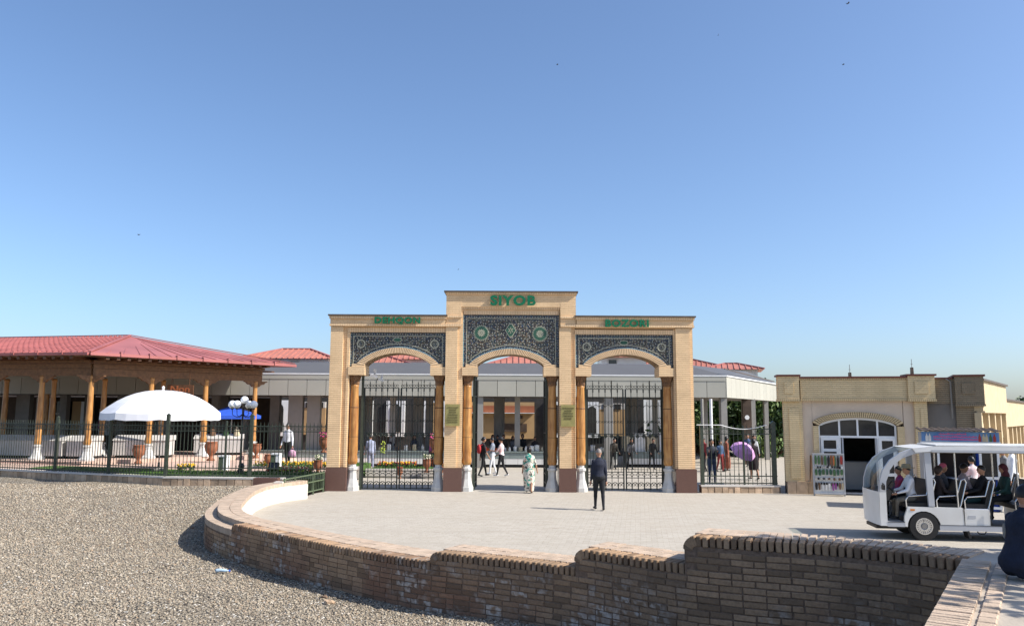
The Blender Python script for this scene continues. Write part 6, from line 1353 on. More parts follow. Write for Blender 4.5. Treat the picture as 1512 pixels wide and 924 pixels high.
# ================================================================ UMBRELLAS
def dome_umbrella(lab, loc, r, zr, zt, m_, rz=0.0, n=8, val=.2, pole=True, name='market_umbrella', bulge=.62):
    t = thing(name, lab, 'umbrella', loc, rz); b = MB(); k = 9; vs = []
    for i in range(k+1):
        q = i/k; z = zr + (zt-zr)*(1 - q**2.35)
        for j in range(n*4):
            a = 2*math.pi*j/(n*4); s_ = (j % 4)/4; sag = 1 - (.045*math.sin(math.pi*s_))*q; vs.append((r*q*sag*math.cos(a) if i else .001*math.cos(a), r*q*sag*math.sin(a) if i else .001*math.sin(a), z - .03*q*math.sin(math.pi*s_)))
    N_ = n*4; b.add(vs, [(i*N_+j, i*N_+(j+1)%N_, (i+1)*N_+(j+1)%N_, (i+1)*N_+j) for i in range(k) for j in range(N_)])
    cp = b.build('canopy', m_, t, smooth=False); b = MB(); vs = []
    for d_ in (0, val):
        for j in range(N_): a = 2*math.pi*j/N_; s_ = (j % 4)/4; sag = 1 - .045*math.sin(math.pi*s_); q = 1 + .01*(d_ > 0); vs.append((r*sag*q*math.cos(a), r*sag*q*math.sin(a), zr - d_ - .03*math.sin(math.pi*s_) - (.02*(j % 2) if d_ else 0)))
    if val: b.add(vs, [(j, (j+1)%N_, N_+(j+1)%N_, N_+j) for j in range(N_)]); b.build('valance', m_, cp)
    for j in range(n): a = 2*math.pi*j/n; MB().tube([(.03*math.cos(a),.03*math.sin(a),zt-.05),(r*.5*math.cos(a),r*.5*math.sin(a),zr+(zt-zr)*.74-.03),(r*.98*math.cos(a),r*.98*math.sin(a),zr-.02)], .011, 4).build('rib', M['chrome'], t)
    for j in range(n):
        a = 2*math.pi*j/n; MB().tube([(r*q*math.cos(a), r*q*math.sin(a), zr + (zt-zr)*(1-q**2.35) + .004) for q in (.02,.15,.3,.45,.6,.75,.9,1.0)], .012, 4).build('canopy_seam', M['seam'], cp)
    if pole: MB().tube([(0,0,0),(0,0,zt)], .025, 8).build('pole', M['chrome'], t); MB().lathe(0,0,[(.28,0),(.28,.06),(.05,.10),(.04,.3)], 12).build('base', M['conc'], t)
    MB().lathe(0,0,[(.03,zt-.02),(.05,zt+.02),(.03,zt+.05),(.055,zt+.10),(.05,zt+.14),(.015,zt+.18)], 10).build('finial', M['white'], t)
    return t
uc = U(239.5, 600, Y=30.8); dome_umbrella('large white dome umbrella on the garden side of the fence', (uc.x, 30.8, .48), 2.12, U(240,618,Y=30.8).z - .48 + .22, U(240,576.5,Y=30.8).z - .48, M['umb'], R(22.5+45*0), 8, .24)
pu = thing('parasol', 'pink purple hand umbrella held open by the woman in black', 'umbrella', U(1098,678,z=1.0) if False else (U(1096,664,Y=32.0).x, 32.0, U(1096,668,Y=32.0).z)); pr = M['purp'] = mat('lilac_canvas', (.68,.36,.66), .6, .08, 3)
pu.rotation_euler = (R(38), R(20), 0); b = MB(); n = 8; vs = [(0,0,.42)]
for i, (q, z) in enumerate(((.35,.38),(.7,.26),(1,.04))):
    for j in range(n): a = 2*math.pi*j/n; vs.append((.52*q*math.cos(a), .52*q*math.sin(a), z))
b.add(vs, [(0, 1+j, 1+(j+1)%n) for j in range(n)] + [(1+i*n+j, 1+i*n+(j+1)%n, 1+(i+1)*n+(j+1)%n, 1+(i+1)*n+j) for i in range(2) for j in range(n)]); b.build('canopy', pr, pu)
MB().tube([(0,0,-.45),(0,0,.5)], .012, 6).build('shaft', M['chrome'], pu)
for j in range(n): a = 2*math.pi*j/n; MB().tube([(.0,.0,.40),(.36*math.cos(a),.36*math.sin(a),.25),(.51*math.cos(a),.51*math.sin(a),.035)], .006, 3).build('rib', M['chrome'], pu)
def pyramid_umbrella(lab, loc, hw, zr, zt, rz=0.0):
    t = thing('blue_umbrella', lab, 'umbrella', loc, rz); b = MB(); b.add([(-hw,-hw,zr),(hw,-hw,zr),(hw,hw,zr),(-hw,hw,zr),(0,0,zt)], [(0,1,4),(1,2,4),(2,3,4),(3,0,4)]); cp = b.build('canopy', M['blue'], t)
    b = MB(); b.add([(-hw,-hw,zr),(hw,-hw,zr),(hw,hw,zr),(-hw,hw,zr)] + [(s_*hw,q*hw,zr-.16) for s_, q in ((-1,-1),(1,-1),(1,1),(-1,1))], [(0,1,5,4),(1,2,6,5),(2,3,7,6),(3,0,4,7)]); b.build('valance', M['blue'], cp); MB().tube([(0,0,0),(0,0,zt)], .03, 6).build('pole', M['chrome'], t)
def blu(px, py, Y_, hw, lab, rz=0): p = U(px, py, Y=Y_); pyramid_umbrella(lab, (p.x, Y_, .1), hw, p.z - .1 - .35, p.z + .05, rz)
blu(343, 603, 40.4, 1.25, 'blue square umbrella just behind the lamp globes', R(10))
blu(393, 606, 58, 1.5, 'blue umbrella seen through the hall right of the lamp post'); blu(420, 608, 60, 1.6, 'blue umbrella seen between two pillars left of the gate'); blu(449, 610, 60, 1.1, 'narrow glimpse of blue umbrella nearest the left gate pier')
# ================================================================ GARDEN THINGS
lp = U(357, 640, Y=29.9); t = thing('street_lamp', 'black garden lamp post with five white globes behind the fence', 'street lamp', (lp.x, 29.9, .44)); zg = U(357,597,Y=29.9).z - .44
MB().lathe(0,0,[(.11,0),(.11,.12),(.06,.2),(.045,.5),(.04,1.2),(.05,1.22),(.035,1.3),(.03,zg-.12)], 10).build('pole', M['black'], t)
for k, (dx, dy, dz_) in enumerate(((-.40,0,0),(.38,.05,0),(-.12,-.30,0),(.12,.30,.0),(.06,-.04,.16))):
    o = MB().ball((dx, dy, zg + dz_), .145, 16, 12).build('globe', M['globe'], t, smooth=True); MB().lathe(dx, dy, [(.05,zg+dz_-.18),(.06,zg+dz_-.13),(.04,zg+dz_-.11)], 8).build('globe_cap', M['black'], o)
    MB().tube([(0,0,zg-.35),(dx*.5,dy*.5,zg-.48),(dx*.95,dy*.95,zg-.38),(dx,dy,zg+dz_-.15)], .014, 5).build('arm', M['black'], t)
def urn(px, py, Y_, s, lab, flower=None):
    p = U(px, py, Y=Y_); t = thing('flower_urn', lab, 'urn', (p.x, Y_, p.z)); MB().lathe(0,0,[(.14*s,0),(.14*s,.05*s),(.06*s,.12*s),(.08*s,.2*s),(.2*s,.34*s),(.24*s,.52*s),(.2*s,.64*s),(.25*s,.68*s),(.2*s,.68*s),(.18*s,.6*s)], 14).build('bowl', M['terracotta'], t, smooth=True)
    if flower: 
        b = MB(); r_ = random.Random(lab)
        for i in range(46): a, q = r_.uniform(0,6.28), r_.uniform(0,.24)*s; z = .68*s + r_.uniform(0,.22)*s; b.add([(q*math.cos(a)-.03,q*math.sin(a),z),(q*math.cos(a)+.03,q*math.sin(a)+.01,z+.01),(q*math.cos(a),q*math.sin(a)+.02,z+.06)],[(0,1,2)])
        b.build('foliage', LEAF[0], t); b = MB(); [b.ball((r_.uniform(-.2,.2)*s, r_.uniform(-.2,.2)*s, .72*s + r_.uniform(0,.22)*s), .035*s, 5, 4) for i in range(26)]; b.build('flowers', flower, t)
LEAF = [mat('leaf_green_%s' % k, c, .6, .3, 5) for k, c in (('mid', (.065,.12,.028)), ('dark', (.03,.062,.018)), ('light', (.12,.18,.045)))]
FL = dict(pink=mat('pink_petals', (.6,.08,.22), .6, .2, 9), yellow=mat('yellow_petals', (.7,.42,.03), .6, .2, 9), white=mat('white_petals', (.7,.66,.5), .6, .1, 9), red=mat('red_petals', (.45,.04,.03), .6, .2, 9), lime=mat('lime_petals', (.35,.42,.06), .6, .2, 9))
urn(311, 680, 36.4, 1.25, 'tall terracotta urn right of the white umbrella'); urn(204, 684, 34.8, 1.15, 'large terracotta urn in front of the second pavilion column'); urn(396, 690, 33.3, .8, 'small terracotta pot left of the man in the white shirt')
urn(378, 676, 39.0, 1.0, 'broken clay pot beside the last pavilion column'); urn(469, 700, 31.6, .8, 'terracotta pot of pale flowers by the gate pier', FL['white']); urn(478, 668, 37, 1.0, 'hanging pot of pink flowers beside the left gate pier', FL['pink'])
urn(630, 697, 34.0, .8, 'pot of pale flowers behind the left arch, left of a pair', FL['white']); urn(644, 697, 34.1, .8, 'pot of pale flowers behind the left arch, beside the column', FL['white']); urn(590, 706, 33.9, .55, 'small red flower pot in front of the lawn behind the left arch', FL['red']); urn(640, 668, 38.2, .95, 'pot of pink flowers raised behind the left arch', FL['pink']); urn(651, 703, 33.9, .6, 'little terracotta pot at the foot of the middle left column', FL['red'])
def flowerbed(x0, x1, y0, y1, z, cols, lab, n=130):
    t = thing('flower_bed', lab, 'flower bed', ((x0+x1)/2, (y0+y1)/2, z)); r_ = random.Random(lab); b = MB(); hx, hy = (x1-x0)/2, (y1-y0)/2
    for i in range(n*3):
        x, y, z0_ = r_.uniform(-hx,hx), r_.uniform(-hy,hy), r_.uniform(0,.16); a = r_.uniform(0,3.14); b.add([(x-.03*math.cos(a),y-.03*math.sin(a),z0_),(x+.03*math.cos(a),y+.03*math.sin(a),z0_),(x,y,z0_+.09)],[(0,1,2)])
    b.build('foliage', LEAF[0], t)
    for c in cols: b = MB(); [b.ball((r_.uniform(-hx,hx), r_.uniform(-hy,hy), r_.uniform(.12,.24)), .04, 5, 3) for i in range(n//len(cols))]; b.build('flowers', c, t)
flowerbed(-10.6, -7.0, 33.2, 33.6, .44, [FL['yellow']], 'strip of yellow flowers along the lawn left of the gate')
flowerbed(-9.0, -7.4, 29.6, 30.4, .43, [FL['red'], FL['lime']], 'red and lime flowers in the lawn near the slanting hand rail')
flowerbed(-5.9, -4.2, 35.6, 36.2, .30, [FL['yellow'], FL['red']], 'yellow and red flowers on the lawn bed behind the left arch'); flowerbed(-12.9, -12.3, 31.2, 31.6, .45, [FL['yellow']], 'tuft of yellow flowers below the white umbrella', 30)
t = thing('tall_flower', 'tall plant with yellow green blossom behind the left iron gate', 'plant', (U(560,690,z=.3).x*.97, 35.4, .30)); MB().tube([(0,0,0),(.02,0,.9)], .012, 5).build('stem', LEAF[1], t); b = MB(); r_ = random.Random(4); [b.ball((r_.uniform(-.09,.09), r_.uniform(-.09,.09), r_.uniform(.65,1.15)), .03, 5, 3) for _ in range(40)]; b.build('blossom', FL['lime'], t)
def bin_(px0, px1, py0, py1, Y_, lab):
    a, c = U(px0,py1,Y=Y_), U(px1,py0,Y=Y_); t = thing('litter_bin', lab, 'bin', ((a.x+c.x)/2, Y_, a.z)); w_, h_ = (c.x-a.x)/2, c.z-a.z
    MB().box(-w_*.9, w_*.15, -.16, .16, 0, h_-.05).build('side_panel', M['railgreen'], t); MB().box(w_*.16, w_*.9, -.17, .17, 0, h_-.05).build('front_panel', M['white'], t); MB().box(-w_, w_, -.19, .19, h_-.048, h_).build('lid', M['white'], t)
bin_(323,338,672,694,31.4,'green and white litter bin behind the fence beside the lamp post'); bin_(400,415,669,698,31.6,'green and white litter bin in front of the man in the white shirt')
p = U(404,705,Y=28.95); t = thing('floodlight', 'black floodlight on a short stand in the lawn near the end of the curved wall', 'floodlight', (p.x, 28.95, .44)); MB().obox((0,-.02,.34),(.36,.12,.26),M=Matrix.Rotation(R(-25),3,'X')).build('lamp_housing', M['black'], t); MB().obox((0,-.08,.36),(.30,.01,.20),M=Matrix.Rotation(R(-25),3,'X')).build('lamp_glass', M['glass'], t)
for sx in (-.16,.16): MB().bar((sx,.02,0),(sx,.0,.34),.025).build('stand_leg', M['iron'], t)
p = U(357,693,Y=29.4); t = thing('floodlight', 'small black spotlight at the foot of the lamp post', 'floodlight', (p.x-.02, 29.4, .44)); MB().lathe(0,0,[(.09,.2),(.12,.32),(.06,.42)], 10).build('lamp_housing', M['black'], t, smooth=True); MB().bar((0,0,0),(0,0,.22),.03).build('stand_leg', M['iron'], t)
# ================================================================ TREES
def tree(lab, loc, h, w, n=2600, dark=1, z0=.25, seed=0, name='leafy_tree', ls=.11, conif=False):
    r_ = random.Random(seed); t = thing(name, lab, 'tree', loc); H_ = h
    b = MB(); b.tube([(0,0,0),(.06*w*.2,0,H_*z0),(0,.05,H_*.55),(.05,0,H_*.85)], [w*.055,w*.045,w*.03,w*.01], 8); clumps = []
    for i in range(15):
        a = i*2.4 + r_.uniform(-.3,.3); q = r_.uniform(.35,.95) * (1 if not conif else 0.5); z = H_*(z0 + (1-z0)*r_.uniform(.15,.95)); q *= (1 - .55*max(0,(z/H_-.6)/.4)) if not conif else (1.6*(1.1 - z/H_)); e = Vector((w/2*q*math.cos(a), w/2*q*math.sin(a), z))
        b.tube([(0,0,max(.2,z-H_*.22)), e*.55 + Vector((0,0,z*.42)), e], [w*.02,w*.012,w*.005], 5); clumps.append((e, w*r_.uniform(.14,.24)))
    b.build('trunk', M['wooddark'], t)
    bs = [MB() for _ in range(3)]
    for i in range(n):
        c, rr = r_.choice(clumps); d = Vector((r_.gauss(0,1), r_.gauss(0,1), r_.gauss(0,.75))); d = d.normalized() * rr * r_.uniform(.35,1.12) ; p = c + d; s_ = ls*r_.uniform(.6,1.4)
        u_ = Vector((r_.gauss(0,1), r_.gauss(0,1), r_.gauss(0,.6))).normalized(); v_ = u_.orthogonal().normalized(); v_ = Matrix.Rotation(r_.uniform(0,6.28), 3, u_) @ v_; q_ = u_.cross(v_)
        bs[(hash((round(c.x,2))) + (i % 5 == 0)) % 3].add([p - v_*s_, p + q_*s_*.5, p + v_*s_, p - q_*s_*.5], [(0,1,2,3)])
    cr = None
    for k, q in enumerate(bs):
        if q.v: o = q.build('crown' if cr is None else 'leaves', LEAF[k], t if cr is None else cr); cr = cr or o
    return t
def TR(px, Y_, h, w, lab, **k): p = U(px, 640, Y=Y_); return tree(lab, (p.x, Y_, -.1), h, w, **k)
TR(1058, 57, 4.5, 5.6, 'leafy green tree seen left of the square pillars behind the right fence', seed=1, n=5200, ls=.17, z0=.1); TR(1090, 57.5, 4.5, 5.6, 'darker leafy tree between the pillars behind the right fence', seed=2, n=5200, ls=.17, z0=.1); TR(1120, 57, 4.5, 5.6, 'bright green tree nearest the brick shop behind the right fence', seed=3, n=5200, ls=.17, z0=.1); TR(1150, 56, 4.2, 5.2, 'low bushy tree touching the left wall of the brick shop', seed=4, n=4600, ls=.17, z0=.08); TR(1105, 56, 3.0, 6.4, 'broad shrub low behind the purple umbrella', seed=9, n=4600, ls=.16, z0=.06); TR(1030, 58, 4.4, 6.0, 'tree half hidden behind the right gate pier', seed=12, n=4000, ls=.17, z0=.08)
TR(396, 72, 6, 6, 'green tree glimpsed through the hall left of the gate', seed=5, n=1500, ls=.2); TR(428, 74, 6, 6, 'green tree glimpsed between pillars nearer the gate', seed=6, n=1500, ls=.2); TR(472, 70, 7, 5, 'pale green tree right beside the left gate pier', seed=7, n=1500, ls=.2)
TR(1512, 92, 4.6, 3.6, 'dark conifer above the roofs at the right edge', seed=8, n=2200, ls=.16, conif=True, name='conifer_tree')
# ================================================================ ELECTRIC CART
BX = U(1283,776,z=.28); BT = thing('electric_cart', 'white open sided electric sightseeing cart with arched front', 'cart', (7.93, 17.95, 0), R(-8)); SC = 66.2
SZ = 67.1; X_ = lambda px: (px - 1284.5)/66.2; Z_ = lambda py: (796 - py)/SZ
CW = 1.25
prof = [(1300,776),(1298,727),(1299,712),(1304,695),(1314,681),(1329,670),(1347,663),(1372,660)]
def shell(px_pts, thick, y0, y1, name, m_, parent=BT, z_off=0):
    pts = [(X_(a), Z_(c)) for a, c in px_pts]; n_ = len(pts); ins = []
    for i in range(n_):
        p0, p1 = pts[max(0,i-1)], pts[min(n_-1,i+1)]; dx_, dz_ = p1[0]-p0[0], p1[1]-p0[1]; L = math.hypot(dx_,dz_); ins.append((pts[i][0] + dz_/L*thick, pts[i][1] - dx_/L*thick))
    b = MB(); b.prism(pts + ins[::-1], y0, y1, 'xz'); return b.build(name, m_, parent)
# side frames (near and far) that follow the nose
for y0, y1 in ((0,.07), (CW-.07, CW)): shell(prof[1:], .125, y0, y1, 'front_frame', M['silver'])
b = MB()      # rounded nose panel across the width
np2 = [(X_(a), Z_(c)) for a, c in [(1298,776),(1297,750),(1297,727)]]; m_ = 9
for k in range(len(np2)-1):
    for j in range(m_): y0, y1 = CW*j/m_, CW*(j+1)/m_; bul = lambda y: -.04*(1-(2*y/CW-1)**2); b.add([(np2[k][0]+bul(y0),y0,np2[k][1]),(np2[k][0]+bul(y1),y1,np2[k][1]),(np2[k+1][0]+bul(y1),y1,np2[k+1][1]),(np2[k+1][0]+bul(y0),y0,np2[k+1][1])],[(0,1,2,3)])
b.build('nose_panel', M['cartwhite'], BT, smooth=True)
b = MB(); ws = [(X_(a), Z_(c)) for a, c in prof[1:7]]
for k in range(len(ws)-1):
    for j in range(m_): y0, y1 = .06+(CW-.12)*j/m_, .06+(CW-.12)*(j+1)/m_; bul = lambda y: -.04*(1-(2*y/CW-1)**2)*(1-k/6); bul2 = lambda y: -.04*(1-(2*y/CW-1)**2)*(1-(k+1)/6); b.add([(ws[k][0]+.02+bul(y0),y0,ws[k][1]),(ws[k][0]+.02+bul(y1),y1,ws[k][1]),(ws[k+1][0]+.02+bul2(y1),y1,ws[k+1][1]),(ws[k+1][0]+.02+bul2(y0),y0,ws[k+1][1])],[(0,1,2,3)])
mg = bpy.data.materials.new('windscreen_glass'); mg.use_nodes = True; nt_ = mg.node_tree; tr_ = nt_.nodes.new('ShaderNodeBsdfTransparent'); tr_.inputs[0].default_value = (.80,.85,.84,1); gl_ = nt_.nodes.new('ShaderNodeBsdfGlossy'); gl_.inputs['Roughness'].default_value = .04; mx_ = nt_.nodes.new('ShaderNodeMixShader'); mx_.inputs[0].default_value = .10
nt_.links.new(tr_.outputs[0], mx_.inputs[1]); nt_.links.new(gl_.outputs[0], mx_.inputs[2]); nt_.links.new(mx_.outputs[0], nt_.nodes['Material Output'].inputs[0])
b.build('windscreen', mg, BT, smooth=True)
MB().box(X_(1297.5), X_(1307), .002, .10, Z_(776), Z_(727)-.003).build('front_side_panel', M['cartwhite'], BT)
MB().prism([(X_(1297),Z_(727)),(X_(1307),Z_(727)),(X_(1308),Z_(712)),(X_(1314),Z_(697)),(X_(1305),Z_(695)),(X_(1299),Z_(712))], .004, .08, 'xz').build('quarter_panel', M['silver'], BT)
RL = 5.4
MB().prism([(X_(1346),Z_(663)),(X_(1372),Z_(660)),(RL,Z_(659.5)),(RL,Z_(666)),(X_(1372),Z_(667.5)),(X_(1350),Z_(669))], -.03, CW+.03, 'xz').build('roof', M['cartwhite'], BT)
MB().box(X_(1380), RL-.1, .05, CW-.05, Z_(660)+.01, Z_(657.5)).build('roof_crown', M['cartwhite'], BT)
MB().box(X_(1372), RL, -.035, -.03+.0, Z_(668.5), Z_(665)).build('roof_edge', M['silver'], BT)
MB().box(X_(1360), RL, -.0, CW, Z_(669.5), Z_(667.6)).build('roof_lining', M['conc'], BT)
for y0 in (0, CW-.08):
    MB().prism([(X_(1362),Z_(668)),(X_(1371),Z_(668)),(X_(1373),Z_(747)),(X_(1365),Z_(747))], y0, y0+.07, 'xz').build('pillar', M['silver'], BT)
    for px in (1404, 1487, 1560): MB().tube([(X_(px), y0+.03, Z_(669)), (X_(px), y0+.03, Z_(705)), (X_(px)+.02, y0+.03, Z_(750))], .018, 8).build('grab_pole', M['chrome'], BT)
for xa, xb, za, zb_ in ((1307,1331,770.6,769.8),(1378,1512,773.4,772.8),(1447.3,1448.2,773,750),(1411.6,1412.4,773,749)): MB().box(X_(xa), X_(xb), -.004, .012, Z_(za), Z_(zb_)).build('panel_gap', M['black'], BT)
MB().box(X_(1339), X_(1345), -.006, .01, Z_(753.5), Z_(751)).build('side_marker_lamp', mat('amber_lens', (.6,.2,.02), .3), BT); MB().box(X_(1418), X_(1428), .026, .032, Z_(763), Z_(759)).build('hatch_plate', M['silver'], BT)
def archpoly(cx, cz, r, n_=12): return [(cx + r*math.cos(a), cz + r*math.sin(a)) for a in np.linspace(math.pi, 0, n_)]
for y0, y1 in ((0,.06), (CW-.06, CW)):
    wc = X_(1357), Z_(779)
    MB().prism([(X_(1330),Z_(776)),(X_(1331),Z_(762)),(X_(1336),Z_(748)),(X_(1410),Z_(748)),(X_(1412),Z_(773)),(X_(1381),Z_(773))] + archpoly(wc[0], Z_(777), .345)[::-1], y0, y1, 'xz').build('wheel_arch_panel', M['cartwhite'], BT)
b = MB(); pts_ = archpoly(wc[0], Z_(777), .35) + archpoly(wc[0], Z_(777), .335)[::-1]; b.prism(pts_, .06, CW-.06, 'xz'); b.build('wheel_well', M['black'], BT)
MB().box(X_(1307), X_(1331), .0, CW, Z_(777), Z_(770)).build('door_sill', M['silver'], BT); MB().box(X_(1300), X_(1331), .1, CW-.1, Z_(775), Z_(771)+.01).build('cab_floor', M['black'], BT)
MB().box(X_(1378), RL, .0, .07, Z_(781), Z_(773.5)).build('side_rail', M['silver'], BT); MB().box(X_(1378), RL, CW-.07, CW, Z_(781), Z_(773.5)).build('side_rail', M['silver'], BT)
MB().box(X_(1385), RL, .07, CW-.07, Z_(777), Z_(774)).build('floor', M['black'], BT); MB().box(X_(1296), RL, .25, CW-.25, Z_(782), Z_(777)-.005).build('chassis', M['black'], BT)
MB().prism([(X_(1376),Z_(749)),(X_(1404),Z_(749)),(X_(1413),Z_(773)),(X_(1384),Z_(773))], .075, CW-.075, 'xz').build('seat_box', M['silver'], BT)
for px in (1412, 1500, 1570): MB().box(X_(px), X_(px+35), .03, CW-.03, Z_(773), Z_(750)).build('seat_box', M['cartwhite'], BT)
def seat(px, back, lab=None):     # a bench: cushion, leaning back, bright tube frame
    x = X_(px); s_ = 1 if back > 0 else -1
    MB().obox((x, CW/2, Z_(746)), (.50, CW-.2, .09)).build('seat_cushion', M['black'], BT)
    Mx = Matrix.Rotation(s_*R(14), 3, 'Y'); bx = x + s_*.27
    MB().obox((bx, CW/2, Z_(728)), (.07, CW-.24, .55), M=Mx).build('seat_back', M['black'], BT)
    for y in (.06, CW-.06): MB().tube([(x - s_*.25,y,Z_(750)),(x + s_*.20,y,Z_(750)),(x+s_*.24,y,Z_(744)),(x+s_*.37,y,Z_(712)),(x+s_*.34,y,Z_(707)),(x+s_*.27,y,Z_(709)),(x+s_*.17,y,Z_(731)),(x-s_*.20,y,Z_(733)),(x-s_*.26,y,Z_(738)),(x-s_*.25,y,Z_(750))], .014, 6).build('seat_frame', M['chrome'], BT)
seat(1352, 1); seat(1394, 1); seat(1432, 1); seat(1500, 1); seat(1566, 1)
def wheel(px, y, parts=True):
    x = X_(px); z = .305; w = MB(); 
    def disc(b, r0, r1, ya, yb, n_=28): 
        b.add([(x+r*math.cos(2*math.pi*j/n_), yy, z+r*math.sin(2*math.pi*j/n_)) for r, yy in ((r0,ya),(r1,ya),(r1,yb),(r0,yb)) for j in range(n_)], [(k*n_+j, k*n_+(j+1)%n_, ((k+1)%4)*n_+(j+1)%n_, ((k+1)%4)*n_+j) for k in range(4) for j in range(n_)])
    disc(w, .17, .30, y, y+.17); disc(w, .20, .305, y+.02, y+.15); ty = w.build('tyre', M['black'], BT, smooth=False)
    r = MB(); r.tube([(x,y+.03,z),(x,y+.12,z)], .172, 28); r.build('hub_cap', M['silver'], ty); r = MB(); disc(r, .155, .178, y-.005, y+.03)
    for i in range(20): a = 2*math.pi*i/20; r.bar((x+.075*math.cos(a), y+.015, z+.075*math.sin(a)), (x+.16*math.cos(a), y+.015, z+.16*math.sin(a)), .018, .03)
    r.build('rim', M['chrome'], ty); r = MB(); r.tube([(x,y+.0,z),(x,y+.04,z)], .05, 14); r.build('hub', M['conc'], ty)
for px in (1357, 1560): wheel(px, .0); wheel(px, CW-.18)
MB().tube([(X_(1330),CW*.3,Z_(735)),(X_(1318),CW*.3,Z_(722))], .02, 6).build('steering_column', M['black'], BT)
b = MB(); cc = Vector((X_(1321),CW*.3,Z_(724))); b.tube([cc + Vector((.06*math.cos(a), .19*math.sin(a), .17*math.cos(a))) for a in np.linspace(0,6.283,17)[:-1]], .014, 6, True); b.bar(cc + Vector((0,-.19,0)), cc + Vector((0,.19,0)), .02); b.build('steering_wheel', M['black'], BT)
MB().prism([(X_(1301),Z_(740)),(X_(1302),Z_(729)),(X_(1312),Z_(723)),(X_(1317),Z_(727)),(X_(1312),Z_(740))], .08, CW-.08, 'xz').build('dashboard', M['black'], BT)
b = MB(); b.tube([(X_(1305),-.01,Z_(717)),(X_(1301),-.08,Z_(714)),(X_(1300),-.14,Z_(716))], .01, 5); o = b.build('mirror_arm', M['black'], BT); MB().obox((X_(1301),-.12,Z_(720)), (.04,.14,.10)).build('wing_mirror', M['black'], o)
MB().obox((X_(1417), .12, Z_(786)), (.05,.25,.16), M=Matrix.Rotation(R(-15),3,'Y')).build('mud_flap', M['black'], BT); MB().tube([(X_(1430),.1,Z_(781)),(X_(1433),.1,Z_(785.5)),(X_(1440),.1,Z_(785.5)),(X_(1443),.1,Z_(781))], .012, 5).build('cable_loop', M['black'], BT)
BMx = BT.matrix_basis
def rider(px, y, face, lab, zs=Z_(744), **k):
    p = BMx @ Vector((X_(px), y, 0)); return person(lab, p, R(-8) + (R(90) if face < 0 else R(-90)), seat=zs + .02, legs=((84,80),(80,76)), res=k.pop('res', .016), **k)
rider(1351, .42, -1, 'driver in a white shirt and straw hat at the wheel of the cart', H=1.45, arms=((30,8,50),(35,8,48)), top=WHT, bottom=cl('khaki', (.16,.14,.11)), hair='short', hat=mat('straw', (.36,.29,.18), .8, .1, 20), lean=6)
rider(1346, .92, -1, 'passenger in red and purple beside the cart driver', H=1.35, top=cl('redpurple', (.40,.03,.04), .1, (.14,.03,.16), 5), bottom=BLK, arms=((30,6,40),(20,6,40)))
rider(1392, .55, 1, 'passenger in dark clothes on the first bench of the cart', H=1.42, top=cl('vendor1', (.04,.03,.03)), bottom=BLK, hair='bob', hairmat=mat('brown_hair', (.035,.018,.012), .5, .2, 40), arms=((20,8,50),(20,8,50)))
rider(1408, .95, 1, 'passenger in a pink cap at the far side of the cart', H=1.5, top=cl('greydark', (.10,.10,.11)), bottom=BLK, hair='short', hairmat=cl('pinkcap', (.55,.12,.20)), arms=((20,8,50),(20,8,50)))
rider(1450, .50, -1, 'passenger in black on the middle bench of the cart', H=1.48, top=BLK, bottom=cl('darkgreen', (.015,.05,.045)), hair='short', arms=((30,8,40),(20,8,50)), lean=-6)
rider(1438, .95, 1, 'passenger in a pale shirt behind the one in black', H=1.5, top=cl('palepink', (.5,.40,.40)), bottom=BLK, hair='short', arms=((20,8,50),(20,8,50)))
rider(1494, .85, -1, 'passenger with a maroon headscarf on the rear bench of the cart', H=1.5, top=cl('darkgreen', (0,0,0)), bottom=BLK, hair='scarf', hairmat=cl('maroon', (.09,.02,.03)), arms=((20,8,50),(20,8,50)))
person('man in a white shirt standing behind the cart by the arcade', (U(1492,650,Y=23).x, 23, 0), R(60), 1.86, top=WHT, bottom=BLK, res=.018); person('person in grey half hidden beside the drinks kiosk', (U(1480,650,Y=24.5).x, 24.5, 0), R(80), 1.72, top=cl('greytop', (.22,.22,.22)), bottom=BLK, res=.02)
person('person in a pink top at the counter of the drinks kiosk', (U(1433,650,Y=22.4).x, 22.4, 0), R(10), 1.55, top=cl('pinkwhite', (0,0,0)), bottom=BLK, res=.02, hair='bun')
# ================================================================ FOREGROUND SITTERS
NV = cl('navyshirt', (.010,.014,.030), .3)
sp_ = U(1503, 851, z=1.29)
sr, sb, sh_, _ = person('person in a navy shirt seated on the wall at the right edge', (sp_.x, sp_.y, 0), R(-85), 1.47, ((88,70),(84,74)), ((38,10,45),(30,10,50)), seat=1.30, top=NV, bottom=NV, sleeve='long', hair='short', res=.010, fat=1.12, lean=12)
bpy.context.view_layer.update(); Mi_ = sb.matrix_world.inverted(); dv = (U(1483, 783, Y=7) - CAM).normalized(); hit, hl, hn, _i = sb.ray_cast(Mi_ @ CAM, (Mi_.to_3x3() @ dv).normalized())
if hit:
    q_ = hn.to_track_quat('Z', 'Y').to_matrix(); o = MB(); o.add([hl + q_ @ Vector((.05*math.cos(a)*1.0, .068*math.sin(a), z)) for z in (-.02, .006) for a in np.linspace(0, 6.283, 25)[:-1]], [tuple(range(24)), tuple(range(24, 48))] + [(i, (i+1) % 24, 24+(i+1) % 24, 24+i) for i in range(24)])
    o.build('round_patch', mat('grey_patch', (.12,.12,.11), .7, .5, 25, col2=(.22,.21,.19)), sb, label='round grey emblem on the sleeve')
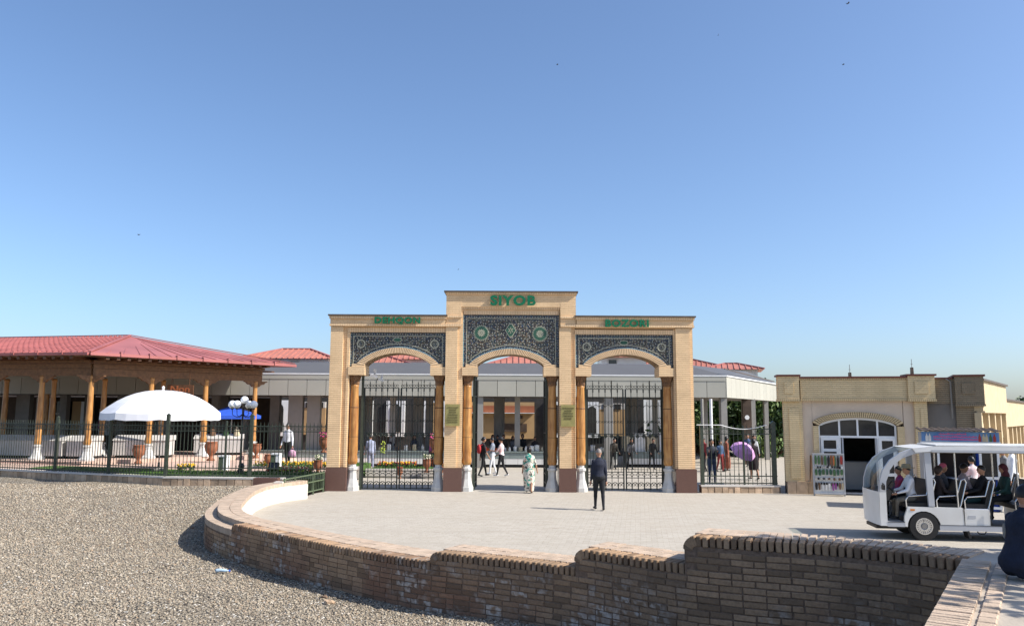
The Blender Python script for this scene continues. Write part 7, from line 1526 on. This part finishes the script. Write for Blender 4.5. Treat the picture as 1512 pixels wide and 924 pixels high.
# ================================================================ SMALL THINGS
q = U(328, 843, z=-.10); t = thing('plastic_bottle', 'crushed clear blue plastic bottle lying on the shaded gravel by the wall', 'bottle', (q.x, q.y, gz(q.x, q.y) + .02)); b = MB(); b.tube([(-.11,0,.03),(-.09,0,.035),(-.02,.01,.04),(.06,0,.035),(.09,0,.034),(.12,0,.034)], [.03,.034,.027,.033,.014,.013], 12); b.build('bottle_body', mat('pale_blue_plastic', (.40,.52,.62), .15, .1, 20), t, smooth=True); MB().tube([(.12,0,.034),(.14,0,.034)], .017, 10).build('cap', M['blue'], t)
for px, py, r_, c, lab in ((486, 889, .065, 'stone', 'pale broken stone lying on the gravel under the wall'), (479, 881, .04, 'black', 'small dark stone beside the pale broken one'), (283, 781, .05, 'black', 'dark pebble in the wall shadow near its left end')):
    q = U(px, py, z=-.12); b = MB(); rr_ = random.Random(px); b.ball((q.x, q.y, gz(q.x, q.y) + r_*.4), r_, 7, 5, (1.4,1,.7)); b.v = [tuple(Vector(v) + Vector((rr_.uniform(-1,1),rr_.uniform(-1,1),rr_.uniform(-1,1)))*r_*.22) for v in b.v]; b.build('loose_rock', M['rubble'] if c == 'stone' else M['wallmortar'], label=lab, cat='stone')
for px, py, Y_, s_, a_, lab in ((1252,6,60,.5,.3,'tiny dark bird highest in the sky at the right'), (1061,52,70,.35,1.3,'tiny bird in the upper sky right of centre'), (823,96,70,.35,.2,'tiny bird in the sky above the middle of the gate'), (1245,96,70,.4,0,'tiny bird in the sky below the highest one'), (205,347,60,.35,.1,'tiny bird in the left sky above the pavilion roof'), (677,398,70,.25,.8,'tiny bird low in the sky left of the gate top')):
    p = U(px, py, Y=Y_); b = MB(); c_, s2 = math.cos(a_), math.sin(a_)
    V = lambda x, y, z: (p.x + (x*c_ - z*s2)*s_, Y_ + y*s_, p.z + (x*s2 + z*c_)*s_)
    b.add([V(-.16,0,0),V(0,-.04,.04),V(.22,0,.01),V(0,.04,-.04),V(-.05,-.45,.12),V(.06,-.45,.1),V(-.05,.45,.12),V(.06,.45,.1),V(-.34,0,.22),V(.4,0,.2)], [(0,1,2),(0,2,3),(0,1,3),(1,2,3),(0,4,5,2),(0,6,7,2),(0,8,1),(2,9,1)]); b.build('bird', M['black'], label=lab, cat='bird')

tree('unseen leafy tree added beyond the right edge to shade the end of the wall', (8.3, 6.95, 0.0), 5.9, 3.9, n=5200, ls=.12, z0=.5, seed=21)  # added out of view; its crown throws shade over the terrace
